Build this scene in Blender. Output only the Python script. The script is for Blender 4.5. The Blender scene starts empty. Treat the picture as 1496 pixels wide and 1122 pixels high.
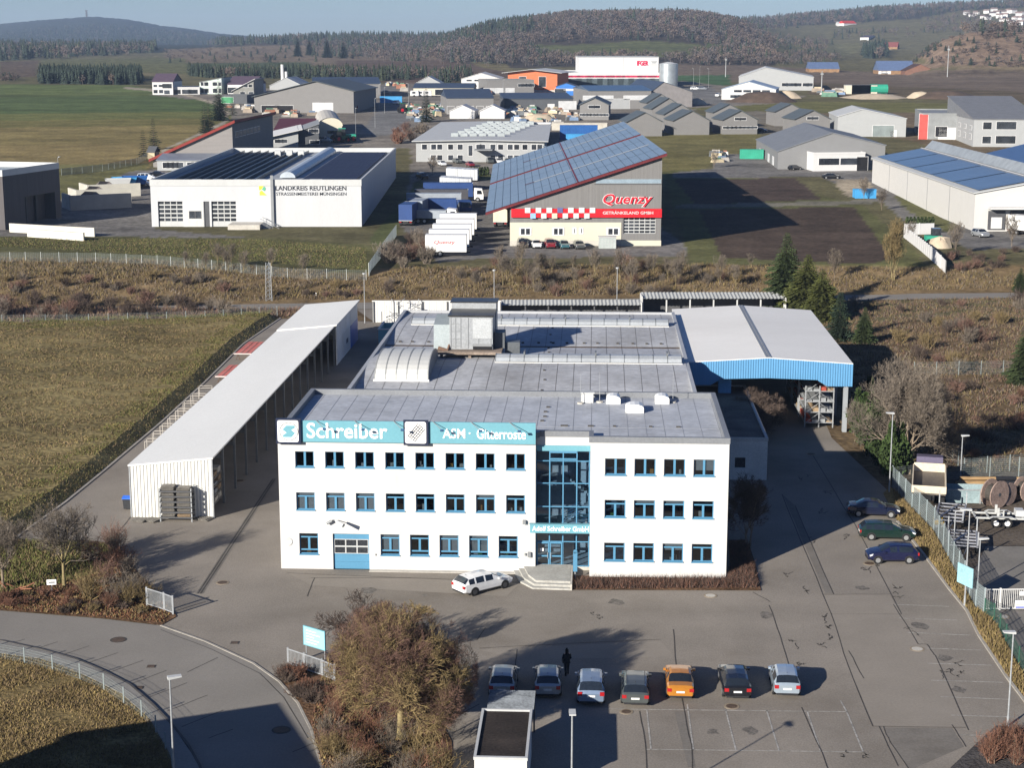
import bpy, math, random
import numpy as np
from mathutils import Vector, Matrix
S = bpy.context.scene
COL = S.collection
R = math.radians
# ------------------------------------------------ camera, sky, sun, exposure
F = 2450.0; HC = 41.0; TH = math.atan(501/2450.0)          # focal length in photo pixels, camera height, pitch
cd = bpy.data.cameras.new('camera'); cam = bpy.data.objects.new('camera', cd); COL.objects.link(cam)
cam.location = (0, 0, HC); cam.rotation_euler = (R(90)-TH, 0, 0)
cd.sensor_width = 36; cd.lens = F/1496*36; cd.clip_start = 1; cd.clip_end = 60000
S.camera = cam
SAZ, SEL = R(220), R(19.5)                                  # compass azimuth the sun stands at (from +Y to +X), elevation
w = bpy.data.worlds.new('World'); S.world = w; w.use_nodes = True
nt = w.node_tree; bgn = nt.nodes['Background']
sky = nt.nodes.new('ShaderNodeTexSky'); sky.sky_type = 'NISHITA'; sky.sun_disc = False
sky.sun_elevation = SEL; sky.sun_rotation = SAZ; sky.altitude = 700; sky.air_density = 1.0; sky.dust_density = .4; sky.ozone_density = 2.5
tint = nt.nodes.new('ShaderNodeMix'); tint.data_type = 'RGBA'; tint.blend_type = 'MULTIPLY'; tint.inputs['Factor'].default_value = 1; tint.inputs['B'].default_value = (.75, .92, 1.32, 1)
nt.links.new(sky.outputs[0], tint.inputs['A']); nt.links.new(tint.outputs['Result'], bgn.inputs[0]); bgn.inputs[1].default_value = 0.038
sd = bpy.data.lights.new('sun', 'SUN'); sd.energy = 5.0; sd.angle = R(0.5); sd.color = (1, .93, .82)
sun = bpy.data.objects.new('sun', sd); COL.objects.link(sun)
sdir = Vector((-math.sin(SAZ)*math.cos(SEL), -math.cos(SAZ)*math.cos(SEL), -math.sin(SEL)))
sun.rotation_euler = sdir.to_track_quat('-Z', 'Y').to_euler()
S.view_settings.view_transform = 'Standard'; S.view_settings.look = 'None'
S.view_settings.exposure = 1.0; S.view_settings.gamma = 1
S.cycles.max_bounces = 6; S.cycles.transparent_max_bounces = 12; S.cycles.volume_bounces = 0

# ------------------------------------------------ geometry of the place
FW = np.array([0, math.cos(TH), -math.sin(TH)]); UPV = np.array([0, math.sin(TH), math.cos(TH)])
def ray(px, py): return FW + np.array([1., 0, 0])*(px-748)/F - UPV*(py-561)/F
def at(px, py, z=0.0):
    r = ray(px, py); t = (z-HC)/r[2]; p = np.array([0, 0, HC]) + r*t
    return Vector(p)
def itp(x, pts):
    return np.interp(x, [p[0] for p in pts], [p[1] for p in pts])
def sm(t): t = np.clip(t, 0, 1); return t*t*(3-2*t)
def base_z(D, x):
    wv = D - 0.1*x
    e = itp(wv, [(0, 0), (267.5, 0), (284, 3), (360, 3), (1000, 14.5), (1500, 17.5), (2000, 20), (3000, 29), (4000, 33), (12000, 30)])
    return e
RIDGES = [  # centre distance, near width, far width, crest profile over azimuth (photo column at the camera, crest height)
    (7000, 2500, 3000, [(-600, 60), (-40, 95), (10, 107), (60, 122), (110, 132), (150, 139), (200, 128), (245, 104), (285, 92), (330, 72), (380, 60), (430, 50), (600, 20)]),
    (3300, 1100, 2500, [(250, 0), (330, 36), (400, 40), (470, 45), (560, 46), (660, 46), (760, 40), (900, 20)]),
    (2600, 1050, 1500, [(600, 20), (650, 40), (700, 58), (760, 68), (830, 77), (940, 79), (1010, 78), (1060, 68), (1100, 52), (1150, 36), (1250, 20)]),
    (4200, 1900, 3000, [(900, 20), (1040, 84), (1150, 97), (1250, 112), (1330, 121), (1420, 128), (1500, 136), (1700, 140), (2200, 120)]),
    (1520, 330, 700, [(1290, 0), (1330, 25), (1365, 42), (1405, 49), (1450, 50), (1520, 47), (1650, 42), (1900, 20)]),
    (2300, 420, 700, [(760, 20), (820, 30), (900, 33), (960, 31), (1040, 24), (1100, 20)]),
]
def terr(x, y):
    x = np.asarray(x, float); y = np.asarray(y, float)
    D = np.maximum(y, 1.0); a = 748 + F*x/np.maximum(D, 60)
    z = base_z(D, x)
    for (dc, wn, wf, pr) in RIDGES:
        h = itp(a, pr)
        k = np.where(D < dc, sm((D-dc+wn)/wn), sm((dc+wf-D)/wf)*.5+.5)
        z = np.maximum(z, z*(1-k) + h*k)
    return z
def tz(x, y): return float(terr(x, y))
_DS = np.geomspace(60, 11000, 5000)
def G(px, py):
    """ground point seen at photo pixel px,py on the terrain"""
    r = ray(px, py); k = r[1]
    xs = r[0]/k*_DS; zs = HC + r[2]/k*_DS
    below = np.nonzero(zs <= terr(xs, _DS))[0]
    i = below[0] if len(below) else len(_DS)-1
    return Vector((float(xs[i]), float(_DS[i]), float(terr(xs[i], _DS[i]))))
def proj(x, y, z):
    d = np.stack([x, y, z-HC], -1); k = d@FW
    return 748+F*d[..., 0]/k, 561-F*(d@UPV)/k
YAW = R(2.88)
O = at(411, 831)                                             # the office building's left front corner
UX = Vector((math.cos(YAW), -math.sin(YAW), 0)); VY = Vector((math.sin(YAW), math.cos(YAW), 0))
def L(u, v, z=0): return O + UX*u + VY*v + Vector((0, 0, z))

# ------------------------------------------------ materials
_M = {}
def M(name, col, rough=.75, metal=0, var=.14, scale=.5, fine=6, bump=0, spec=.25, stain=0, rnd=0, alpha=1, streak=None):
    if name in _M: return _M[name]
    m = bpy.data.materials.new(name); m.use_nodes = True; n = m.node_tree; b = n.nodes['Principled BSDF']
    b.inputs['Roughness'].default_value = rough; b.inputs['Metallic'].default_value = metal
    b.inputs['Specular IOR Level'].default_value = spec
    tc = n.nodes.new('ShaderNodeTexCoord'); src = tc.outputs['Object']
    if streak:
        mp = n.nodes.new('ShaderNodeMapping'); mp.inputs['Scale'].default_value = streak
        n.links.new(src, mp.inputs[0]); src = mp.outputs[0]
    a = n.nodes.new('ShaderNodeTexNoise'); a.inputs['Scale'].default_value = scale; a.inputs['Detail'].default_value = 5
    f = n.nodes.new('ShaderNodeTexNoise'); f.inputs['Scale'].default_value = fine; f.inputs['Detail'].default_value = 3
    n.links.new(src, a.inputs[0]); n.links.new(src, f.inputs[0])
    ad = n.nodes.new('ShaderNodeMath'); ad.operation = 'ADD'
    n.links.new(a.outputs[0], ad.inputs[0]); n.links.new(f.outputs[0], ad.inputs[1])
    mr = n.nodes.new('ShaderNodeMapRange'); mr.inputs[1].default_value = .65; mr.inputs[2].default_value = 1.35
    mr.inputs[3].default_value = 1-var*1.6; mr.inputs[4].default_value = 1+var*1.2
    n.links.new(ad.outputs[0], mr.inputs[0]); val = mr.outputs[0]
    if rnd:
        oi = n.nodes.new('ShaderNodeObjectInfo'); m2 = n.nodes.new('ShaderNodeMapRange')
        m2.inputs[3].default_value = 1-rnd; m2.inputs[4].default_value = 1+rnd
        n.links.new(oi.outputs['Random'], m2.inputs[0])
        mu = n.nodes.new('ShaderNodeMath'); mu.operation = 'MULTIPLY'
        n.links.new(val, mu.inputs[0]); n.links.new(m2.outputs[0], mu.inputs[1]); val = mu.outputs[0]
    mx = n.nodes.new('ShaderNodeVectorMath'); mx.operation = 'SCALE'; mx.inputs[0].default_value = col
    n.links.new(val, mx.inputs['Scale']); out = mx.outputs[0]
    if stain:
        s = n.nodes.new('ShaderNodeTexNoise'); s.inputs['Scale'].default_value = scale*.35; s.inputs['Detail'].default_value = 8; s.inputs['Roughness'].default_value = .7
        n.links.new(src, s.inputs[0])
        m3 = n.nodes.new('ShaderNodeMapRange'); m3.inputs[1].default_value = .5; m3.inputs[2].default_value = .72; m3.inputs[3].default_value = 0; m3.inputs[4].default_value = stain
        n.links.new(s.outputs[0], m3.inputs[0])
        mm = n.nodes.new('ShaderNodeMix'); mm.data_type = 'RGBA'
        n.links.new(m3.outputs[0], mm.inputs['Factor']); n.links.new(out, mm.inputs['A'])
        mm.inputs['B'].default_value = (col[0]*.42, col[1]*.38, col[2]*.33, 1); out = mm.outputs['Result']
    n.links.new(out, b.inputs['Base Color'])
    if bump:
        bp = n.nodes.new('ShaderNodeBump'); bp.inputs['Strength'].default_value = min(1, bump); bp.inputs['Distance'].default_value = .05*max(1, bump)
        n.links.new(f.outputs[0], bp.inputs['Height']); n.links.new(bp.outputs[0], b.inputs['Normal'])
    _M[name] = m; return m
def glass(name, tint=(.36, .42, .48), refl=.08):
    if name in _M: return _M[name]
    m = bpy.data.materials.new(name); m.use_nodes = True; n = m.node_tree; n.nodes.remove(n.nodes['Principled BSDF'])
    t = n.nodes.new('ShaderNodeBsdfTransparent'); t.inputs[0].default_value = (*tint, 1)
    g = n.nodes.new('ShaderNodeBsdfGlossy'); g.inputs['Roughness'].default_value = .03
    lw = n.nodes.new('ShaderNodeLayerWeight'); lw.inputs[0].default_value = .25
    ad = n.nodes.new('ShaderNodeMath'); ad.inputs[1].default_value = refl; n.links.new(lw.outputs['Fresnel'], ad.inputs[0])
    mx = n.nodes.new('ShaderNodeMixShader'); n.links.new(ad.outputs[0], mx.inputs[0])
    n.links.new(t.outputs[0], mx.inputs[1]); n.links.new(g.outputs[0], mx.inputs[2])
    n.links.new(mx.outputs[0], n.nodes['Material Output'].inputs[0]); _M[name] = m; return m
def paint(name, col, rough=.25, metal=0, coat=.6):
    if name in _M: return _M[name]
    m = M(name, col, rough, metal, .06, .4, 3, spec=.5)
    b = m.node_tree.nodes['Principled BSDF']; b.inputs['Coat Weight'].default_value = coat; b.inputs['Coat Roughness'].default_value = .06
    return m
white = M('white_render', (.475, .474, .468), .85, var=.04, scale=.5, fine=3, stain=.12, streak=(1, 1, .25))
whitem = M('white_metal', (.55, .55, .535), .5, var=.05, scale=.25)
blue = M('blue_paint', (.075, .21, .335), .45, var=.06)
cyan = M('cyan_panel', (.125, .30, .36), .45, var=.05)
navy = M('navy_trim', (.02, .025, .05), .4)
grey = M('grey_metal', (.24, .25, .26), .45, metal=.3, var=.08)
lgrey = M('light_grey_metal', (.42, .43, .43), .5, var=.06)
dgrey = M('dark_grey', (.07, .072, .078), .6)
galv = M('galvanised_steel', (.30, .315, .33), .5, metal=.3, var=.12, scale=1.5)
black = M('black_rubber', (.012, .012, .013), .7)
dark = M('dark_void', (.015, .015, .017), .9)
concrete = M('pale_concrete', (.42, .40, .36), .9, var=.14, scale=.8, stain=.35)
wood = M('weathered_wood', (.25, .17, .10), .85, var=.25, scale=1.2)
lettw = M('white_lettering', (.85, .85, .84), .5, var=.02)
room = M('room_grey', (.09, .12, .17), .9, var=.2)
blind = M('blind_fabric', (.42, .41, .39), .9, var=.1)
winglass = glass('window_glass')
darkpane = M('dark_pane', (.035, .04, .048), .08, var=.5, scale=.3, spec=.6, rnd=.4)

# ------------------------------------------------ mesh builder
class MB:
    def __init__(s, mat=None): s.v = []; s.f = []; s.m = []; s.cur = 0; s.M = mat
    def add(s, pts):
        i = len(s.v)
        s.v += [tuple(s.M @ Vector(p)) for p in pts] if s.M else [tuple(p) for p in pts]
        return i
    def poly(s, pts):
        i = s.add(pts); s.f.append(tuple(range(i, i+len(pts)))); s.m.append(s.cur)
    def faces(s, pts, fs):
        i = s.add(pts)
        for f in fs: s.f.append(tuple(i+k for k in f)); s.m.append(s.cur)
    def box(s, x0, x1, y0, y1, z0, z1):
        s.faces([(x0, y0, z0), (x1, y0, z0), (x1, y1, z0), (x0, y1, z0), (x0, y0, z1), (x1, y0, z1), (x1, y1, z1), (x0, y1, z1)],
                [(0, 3, 2, 1), (4, 5, 6, 7), (0, 1, 5, 4), (1, 2, 6, 5), (2, 3, 7, 6), (3, 0, 4, 7)])
    def prism(s, prof, y0, y1, axis='y'):
        """profile in (x,z) swept along y (or (y,z) swept along x)"""
        n = len(prof)
        if axis == 'y': P = [(p[0], y0, p[1]) for p in prof]+[(p[0], y1, p[1]) for p in prof]
        elif axis == 'x': P = [(y0, p[0], p[1]) for p in prof]+[(y1, p[0], p[1]) for p in prof]
        else: P = [(p[0], p[1], y0) for p in prof]+[(p[0], p[1], y1) for p in prof]
        s.faces(P, [tuple(range(n)), tuple(range(2*n-1, n-1, -1))]+[(i, n+i, n+(i+1) % n, (i+1) % n) for i in range(n)])
    def tube(s, pts, rad, n=6, cap=True):
        pts = [Vector(p) for p in pts]
        if not isinstance(rad, (list, tuple)): rad = [rad]*len(pts)
        base = len(s.v); P = []
        for i, p in enumerate(pts):
            d = (pts[min(i+1, len(pts)-1)]-pts[max(i-1, 0)])
            if d.length < 1e-9: d = Vector((0, 0, 1))
            d.normalize(); a = d.orthogonal().normalized()
            if abs(d.z) < .95: a = Vector((0, 0, 1)).cross(d).normalized()
            b = d.cross(a)
            P += [p + (a*math.cos(2*math.pi*k/n)+b*math.sin(2*math.pi*k/n))*rad[i] for k in range(n)]
        fs = [(i*n+k, i*n+(k+1) % n, (i+1)*n+(k+1) % n, (i+1)*n+k) for i in range(len(pts)-1) for k in range(n)]
        if cap and n > 3: fs += [tuple(range(n))[::-1], tuple(range((len(pts)-1)*n, len(pts)*n))]
        s.faces(P, fs)
    def wall(s, x0, x1, z0, z1, y, t, ops):
        """wall in the plane y facing -y with openings (xa,xb,za,zb) that are t deep"""
        xs = sorted({x0, x1, *[o[0] for o in ops], *[o[1] for o in ops]}); zs = sorted({z0, z1, *[o[2] for o in ops], *[o[3] for o in ops]})
        for i in range(len(xs)-1):
            for j in range(len(zs)-1):
                cx = (xs[i]+xs[i+1])/2; cz = (zs[j]+zs[j+1])/2
                if any(o[0] < cx < o[1] and o[2] < cz < o[3] for o in ops): continue
                s.poly([(xs[i], y, zs[j]), (xs[i+1], y, zs[j]), (xs[i+1], y, zs[j+1]), (xs[i], y, zs[j+1])])
        for a, b, c, d in ops:
            e = y+t
            s.poly([(a, y, c), (a, e, c), (a, e, d), (a, y, d)]); s.poly([(b, y, d), (b, e, d), (b, e, c), (b, y, c)])
            s.poly([(a, y, d), (a, e, d), (b, e, d), (b, y, d)]); s.poly([(a, e, c), (a, y, c), (b, y, c), (b, e, c)])
    def build(s, name, mats, parent=None, smooth=False, kind=None, angle=40):
        me = bpy.data.meshes.new(name); me.from_pydata(s.v, [], s.f)
        if not isinstance(mats, (list, tuple)): mats = [mats]
        for m in mats: me.materials.append(m)
        if len(mats) > 1: me.polygons.foreach_set('material_index', s.m)
        if smooth:
            me.polygons.foreach_set('use_smooth', [True]*len(me.polygons)); me.set_sharp_from_angle(angle=R(angle))
        me.update(); o = bpy.data.objects.new(name, me); COL.objects.link(o)
        if parent: o.parent = parent
        if kind: o['kind'] = kind
        return o
def npmesh(name, V, Fc, mats, parent=None, kind=None, midx=None):
    """fast mesh from arrays, all faces with the same number of corners"""
    me = bpy.data.meshes.new(name); k = Fc.shape[1]
    me.vertices.add(len(V)); me.vertices.foreach_set('co', np.ascontiguousarray(V, np.float32).ravel())
    me.loops.add(Fc.size); me.loops.foreach_set('vertex_index', np.ascontiguousarray(Fc, np.int32).ravel())
    me.polygons.add(len(Fc)); me.polygons.foreach_set('loop_start', np.arange(0, Fc.size, k, dtype=np.int32))
    for m in (mats if isinstance(mats, (list, tuple)) else [mats]): me.materials.append(m)
    if midx is not None: me.polygons.foreach_set('material_index', midx.astype(np.int32))
    me.update(calc_edges=True)
    o = bpy.data.objects.new(name, me); COL.objects.link(o)
    if parent: o.parent = parent
    if kind: o['kind'] = kind
    return o
def tag(o, label, cat, group=None):
    o['label'] = label; o['category'] = cat
    if group: o['group'] = group
    return o
def thing(name, label, cat, loc=(0, 0, 0), rz=0, group=None):
    o = bpy.data.objects.new(name, None); o.empty_display_size = .5; COL.objects.link(o)
    o.location = loc; o.rotation_euler = (0, 0, rz); return tag(o, label, cat, group)
def dup(root, loc, rz=0, label=None, group=None, sc=1):
    r = root.copy(); COL.objects.link(r); r.location = loc; r.rotation_euler = (0, 0, rz); r.scale = (sc, sc, sc)
    if label: r['label'] = label
    if group: r['group'] = group
    for ch in list(root.children):
        c = ch.copy(); COL.objects.link(c); c.parent = r
        for g in list(ch.children):
            d = g.copy(); COL.objects.link(d); d.parent = c
    return r
def lettering(s, x, z, wid, hgt, y, mat, parent, bold=.02, shear=0, depth=.03, name='lettering', right=False):
    """text standing in the plane y facing -y, its box at x..x+wid, z..z+hgt"""
    cu = bpy.data.curves.new(name, 'FONT'); cu.body = s; cu.offset = bold; cu.extrude = .02; cu.resolution_u = 3
    ob = bpy.data.objects.new('t', cu); me = bpy.data.meshes.new_from_object(ob); bpy.data.objects.remove(ob); bpy.data.curves.remove(cu)
    me.name = name; P = np.empty(len(me.vertices)*3, np.float32); me.vertices.foreach_get('co', P); P = P.reshape(-1, 3)
    P[:, 0] += shear*P[:, 1]; lo = P.min(0); hi = P.max(0); Q = np.empty_like(P)
    Q[:, 0] = x+(P[:, 0]-lo[0])/(hi[0]-lo[0])*wid; Q[:, 2] = z+(P[:, 1]-lo[1])/(hi[1]-lo[1])*hgt
    Q[:, 1] = y-(P[:, 2]-lo[2])/max(hi[2]-lo[2], 1e-6)*depth
    me.vertices.foreach_set('co', Q.ravel()); me.materials.clear(); me.materials.append(mat); me.update()
    o = bpy.data.objects.new(name, me); COL.objects.link(o); o.parent = parent; return o
def sheet(name, pts, z, mat, kind='structure', pix=True, thick=0):
    P = [at(*p) for p in pts] if pix else [Vector((p[0], p[1], 0)) for p in pts]
    m = MB(); m.poly([(p.x, p.y, z) for p in P])
    if sum(P[i].x*P[(i+1) % len(P)].y-P[(i+1) % len(P)].x*P[i].y for i in range(len(P))) < 0: m.f[0] = m.f[0][::-1]
    if thick:
        n = len(P)
        for i in range(n):
            a, b = P[i], P[(i+1) % n]; m.poly([(a.x, a.y, z-thick), (b.x, b.y, z-thick), (b.x, b.y, z), (a.x, a.y, z)])
    return m.build(name, mat, kind=kind)
def ribbon(name, pts, wid, z, mat, kind='structure', pix=True, h=0):
    """flat strip (or kerb of height h) along a path of photo ground pixels"""
    P = [at(*p) for p in pts] if pix else [Vector((p[0], p[1], 0)) for p in pts]
    m = MB(); Lf = []; Rt = []
    for i, p in enumerate(P):
        d = (P[min(i+1, len(P)-1)]-P[max(i-1, 0)]).normalized(); n = Vector((-d.y, d.x, 0))*wid/2
        Lf.append(p+n); Rt.append(p-n)
    for i in range(len(P)-1):
        a, b, c, d = Rt[i], Rt[i+1], Lf[i+1], Lf[i]
        m.poly([(q.x, q.y, z+h) for q in (a, b, c, d)])
        if h:
            m.poly([(a.x, a.y, z), (b.x, b.y, z), (b.x, b.y, z+h), (a.x, a.y, z+h)]); m.poly([(c.x, c.y, z), (d.x, d.y, z), (d.x, d.y, z+h), (c.x, c.y, z+h)])
    return m.build(name, mat, kind=kind)
def inpoly(px, py, poly):
    c = np.zeros(np.shape(px), bool); n = len(poly)
    for i in range(n):
        x1, y1 = poly[i]; x2, y2 = poly[(i+1) % n]
        if y1 == y2: continue
        c ^= ((y1 > py) != (y2 > py)) & (px < (x2-x1)*(py-y1)/(y2-y1)+x1)
    return c

def each(name, boxes, mat, parent):
    """every box a part of its own, sharing one look"""
    for b in boxes:
        m = MB(); m.box(*b); m.build(name, mat, parent)
# ------------------------------------------------ terrain, one sheet to the horizon
def build_ground():
    aa = np.concatenate([np.arange(-2200, -60, 80), np.arange(-60, 1560, 4.5), np.arange(1560, 3800, 80)])
    dd = np.concatenate([np.array([4, 30, 55, 75, 95, 120, 150, 190, 225, 245]), np.geomspace(252, 1100, 190), np.geomspace(1112, 3000, 110), np.geomspace(3050, 11000, 70)])
    A, D = np.meshgrid(aa, dd); X = (A-748)/F*D; Z = terr(X, D)
    rng = np.random.default_rng(3)
    Z += np.where(D > 1200, (rng.random(D.shape)-.5)*D*.0006, 0)
    Z = np.where(D < 255, -.05, Z)
    V = np.stack([X, D, Z], -1).reshape(-1, 3); px, py = proj(V[:, 0], V[:, 1], V[:, 2])
    n, k = A.shape; idx = np.arange(n*k).reshape(n, k)
    Fc = np.stack([idx[:-1, :-1], idx[:-1, 1:], idx[1:, 1:], idx[1:, :-1]], -1).reshape(-1, 4)
    C = np.zeros((len(V), 3)); Dv = V[:, 1]; C[:] = (.105, .095, .050)
    jx = px+(rng.random(len(px))-.5)*5; jy = py+(rng.random(len(px))-.5)*.8
    def zone(poly, col, j=True): C[inpoly(jx if j else px, jy if j else py, poly)] = col
    C[(Dv > 1900)] = (.115, .105, .06)
    C[(Dv > 4300) & (px < 620)] = (.030, .038, .034)
    C[(Dv > 2500) & (px < 660)] = (.032, .038, .032)
    zone([(300, 66), (460, 30), (640, 40), (830, 0), (1060, 0), (1110, 40), (1150, 70), (1130, 96), (1000, 98), (860, 97), (700, 100), (620, 90), (560, 78), (460, 66)], (.055, .046, .038))
    zone([(765, 64), (830, 66), (930, 59), (1010, 63), (1060, 75), (1010, 84), (880, 82), (800, 86)], (.085, .092, .042))
    zone([(1050, 30), (1500, -40), (1500, 10), (1410, 14), (1330, 28), (1230, 33), (1150, 38), (1060, 44)], (.045, .043, .038))
    zone([(1110, 60), (1190, 64), (1260, 62), (1250, 84), (1170, 84), (1120, 72)], (.125, .118, .06))
    zone([(1030, 62), (1100, 64), (1120, 78), (1040, 84)], (.075, .095, .04))
    C[(Dv < 1900) & (Dv > 1180) & (px > 1290) & (py < 99)] = (.20, .145, .105)
    zone([(1250, 78), (1330, 72), (1360, 92), (1200, 96), (1180, 90)], (.11, .098, .05))
    zone([(380, 66), (520, 64), (640, 66), (640, 90), (430, 96), (240, 92), (240, 72)], (.145, .112, .078))
    zone([(60, 86), (270, 84), (275, 110), (60, 104)], (.105, .105, .05)); zone([(270, 92), (450, 90), (470, 104), (280, 108)], (.066, .082, .042))
    zone([(0, 90), (58, 87), (50, 112), (0, 112)], (.10, .075, .055)); zone([(60, 100), (270, 108), (270, 112), (60, 106)], (.14, .12, .07))
    zone([(490, 88), (640, 86), (720, 98), (760, 112), (600, 124), (490, 112)], (.098, .070, .053))
    zone([(690, 90), (740, 92), (750, 106), (700, 98)], (.13, .11, .055))
    zone([(965, 93), (1100, 95), (1260, 104), (1500, 98), (1500, 150), (1200, 128), (960, 112)], (.128, .100, .076))
    zone([(1180, 120), (1496, 134), (1496, 150), (1180, 138)], (.10, .078, .05))
    zone([(1370, 95), (1500, 96), (1500, 103), (1400, 101)], (.17, .135, .085)); zone([(985, 110), (1066, 109), (1068, 124), (985, 124)], (.055, .10, .045))
    # the big field on the left
    big = [(-60, 122), (190, 124), (340, 150), (336, 178), (236, 226), (215, 246), (90, 262), (-60, 262)]
    s = inpoly(px, py, big)
    for y0, y1, c in [(100, 137, (.10, .125, .045)), (137, 142, (.09, .11, .04)), (142, 166, (.075, .10, .038)), (166, 176, (.115, .12, .042)), (176, 186, (.145, .13, .048)), (186, 212, (.18, .145, .06)), (212, 300, (.195, .152, .066))]:
        C[s & (py+px*.012 > y0) & (py+px*.012 <= y1)] = c
    zone([(-60, 262), (90, 240), (215, 238), (225, 262), (90, 300), (-60, 300)], (.125, .118, .05))
    # industrial estate
    zone([(218, 138), (300, 132), (560, 122), (1000, 118), (1180, 140), (1130, 152), (1000, 162), (960, 205), (820, 210), (740, 262), (600, 262), (600, 215), (225, 246), (345, 185), (330, 150)], (.17, .152, .13))
    zone([(545, 125), (575, 125), (590, 160), (600, 175), (585, 195), (545, 200), (530, 190), (560, 150)], (.15, .148, .145), False)
    zone([(1000, 128), (1040, 126), (1060, 150), (1010, 153)], (.15, .148, .145), False)
    zone([(180, 126), (260, 133), (318, 150), (338, 165), (330, 175), (312, 152), (258, 136), (180, 129)], (.30, .26, .20), False)
    zone([(336, 172), (330, 180), (250, 215), (238, 224), (236, 219), (300, 190)], (.30, .27, .22), False)
    zone([(1000, 158), (1190, 148), (1500, 152), (1500, 162), (1190, 165), (1105, 165)], (.12, .115, .045)); zone([(1110, 166), (1330, 164), (1500, 162), (1500, 260), (1330, 205)], (.135, .103, .066))
    zone([(905, 198), (985, 192), (1110, 195), (1120, 215), (1040, 232), (1034, 248), (965, 262)], (.135, .12, .05))
    zone([(1040, 165), (1105, 162), (1225, 175), (1225, 200), (1130, 195), (1040, 195)], (.155, .138, .11))
    # winter service yard, drinks market yard
    zone([(-60, 360), (-60, 300), (88, 292), (190, 250), (245, 246), (228, 335), (420, 352), (370, 352), (150, 348)], (.150, .142, .134), False)
    zone([(598, 262), (612, 246), (800, 238), (830, 262), (860, 262), (1000, 356), (1003, 374), (700, 378), (640, 384), (585, 330)], (.150, .142, .134), False)
    zone([(538, 352), (612, 262), (622, 268), (582, 330), (568, 372)], (.085, .095, .04))
    zone([(608, 244), (800, 240), (806, 258), (640, 262)], (.17, .155, .135), False); zone([(640, 257), (810, 252), (810, 262), (660, 264)], (.12, .118, .05), False)
    # ploughed plot and grass beside it
    zone([(965, 250), (1040, 246), (1260, 300), (1345, 372), (1350, 392), (1010, 392), (1000, 350)], (.098, .098, .042))
    zone([(985, 262), (1162, 260), (1200, 291), (1017, 299)], (.062, .046, .038), False); zone([(1021, 306), (1248, 302), (1304, 378), (1268, 386), (1054, 376)], (.066, .049, .038), False)
    zone([(985, 299), (1275, 292), (1275, 298), (985, 305)], (.16, .15, .12), False)
    zone([(1040, 246), (1052, 226), (1120, 222), (1180, 246), (1266, 246), (1400, 330), (1500, 340), (1500, 362), (1420, 365), (1330, 330), (1290, 296), (1262, 290), (1200, 258), (985, 260), (985, 252)], (.150, .143, .135), False)
    zone([(1215, 262), (1265, 262), (1285, 288), (1240, 288)], (.30, .255, .19)); zone([(1305, 285), (1330, 285), (1400, 332), (1385, 342), (1330, 310)], (.11, .11, .05))
    # scrub bank above the road
    wv = Dv-.1*V[:, 0]
    bank = (wv > 265.6) & (wv < 285.5) & ~((px > 1000) & (py < 388)) & ~((px > 585) & (px < 1003) & (py < 376)); C[bank] = (.150, .108, .060)
    zone([(-60, 345), (390, 347), (540, 358), (560, 375), (535, 402), (380, 386), (-60, 364)], (.088, .085, .038))
    me_o = npmesh('ground', V, Fc, [], kind='structure'); me = me_o.data
    at_ = me.color_attributes.new('soil', 'FLOAT_COLOR', 'POINT'); at_.data.foreach_set('color', np.concatenate([C, np.ones((len(C), 1))], 1).astype(np.float32).ravel())
    m = bpy.data.materials.new('ground_cover'); m.use_nodes = True; n = m.node_tree; b = n.nodes['Principled BSDF']; b.inputs['Roughness'].default_value = .95; b.inputs['Specular IOR Level'].default_value = .05
    ca = n.nodes.new('ShaderNodeVertexColor'); ca.layer_name = 'soil'
    tc = n.nodes.new('ShaderNodeTexCoord'); val = None
    for sc, str_ in (((.9, .9, .9), .35), ((.11, .11, .11), .3), ((.012, .05, .02), .28)):
        mp = n.nodes.new('ShaderNodeMapping'); mp.inputs['Scale'].default_value = sc; n.links.new(tc.outputs['Object'], mp.inputs[0])
        no = n.nodes.new('ShaderNodeTexNoise'); no.inputs['Scale'].default_value = 1; no.inputs['Detail'].default_value = 6; no.inputs['Roughness'].default_value = .62; n.links.new(mp.outputs[0], no.inputs[0])
        mr = n.nodes.new('ShaderNodeMapRange'); mr.inputs[1].default_value = .3; mr.inputs[2].default_value = .7; mr.inputs[3].default_value = 1-str_; mr.inputs[4].default_value = 1+str_
        n.links.new(no.outputs[0], mr.inputs[0])
        if val is None: val = mr.outputs[0]; bp = n.nodes.new('ShaderNodeBump'); bp.inputs['Distance'].default_value = .25; bp.inputs['Strength'].default_value = .7; n.links.new(no.outputs[0], bp.inputs['Height']); n.links.new(bp.outputs[0], b.inputs['Normal'])
        else:
            mu = n.nodes.new('ShaderNodeMath'); mu.operation = 'MULTIPLY'; n.links.new(val, mu.inputs[0]); n.links.new(mr.outputs[0], mu.inputs[1]); val = mu.outputs[0]
    vs = n.nodes.new('ShaderNodeVectorMath'); vs.operation = 'SCALE'; n.links.new(ca.outputs[0], vs.inputs[0]); n.links.new(val, vs.inputs['Scale']); n.links.new(vs.outputs[0], b.inputs['Base Color'])
    me.materials.append(m)
build_ground()

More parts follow.
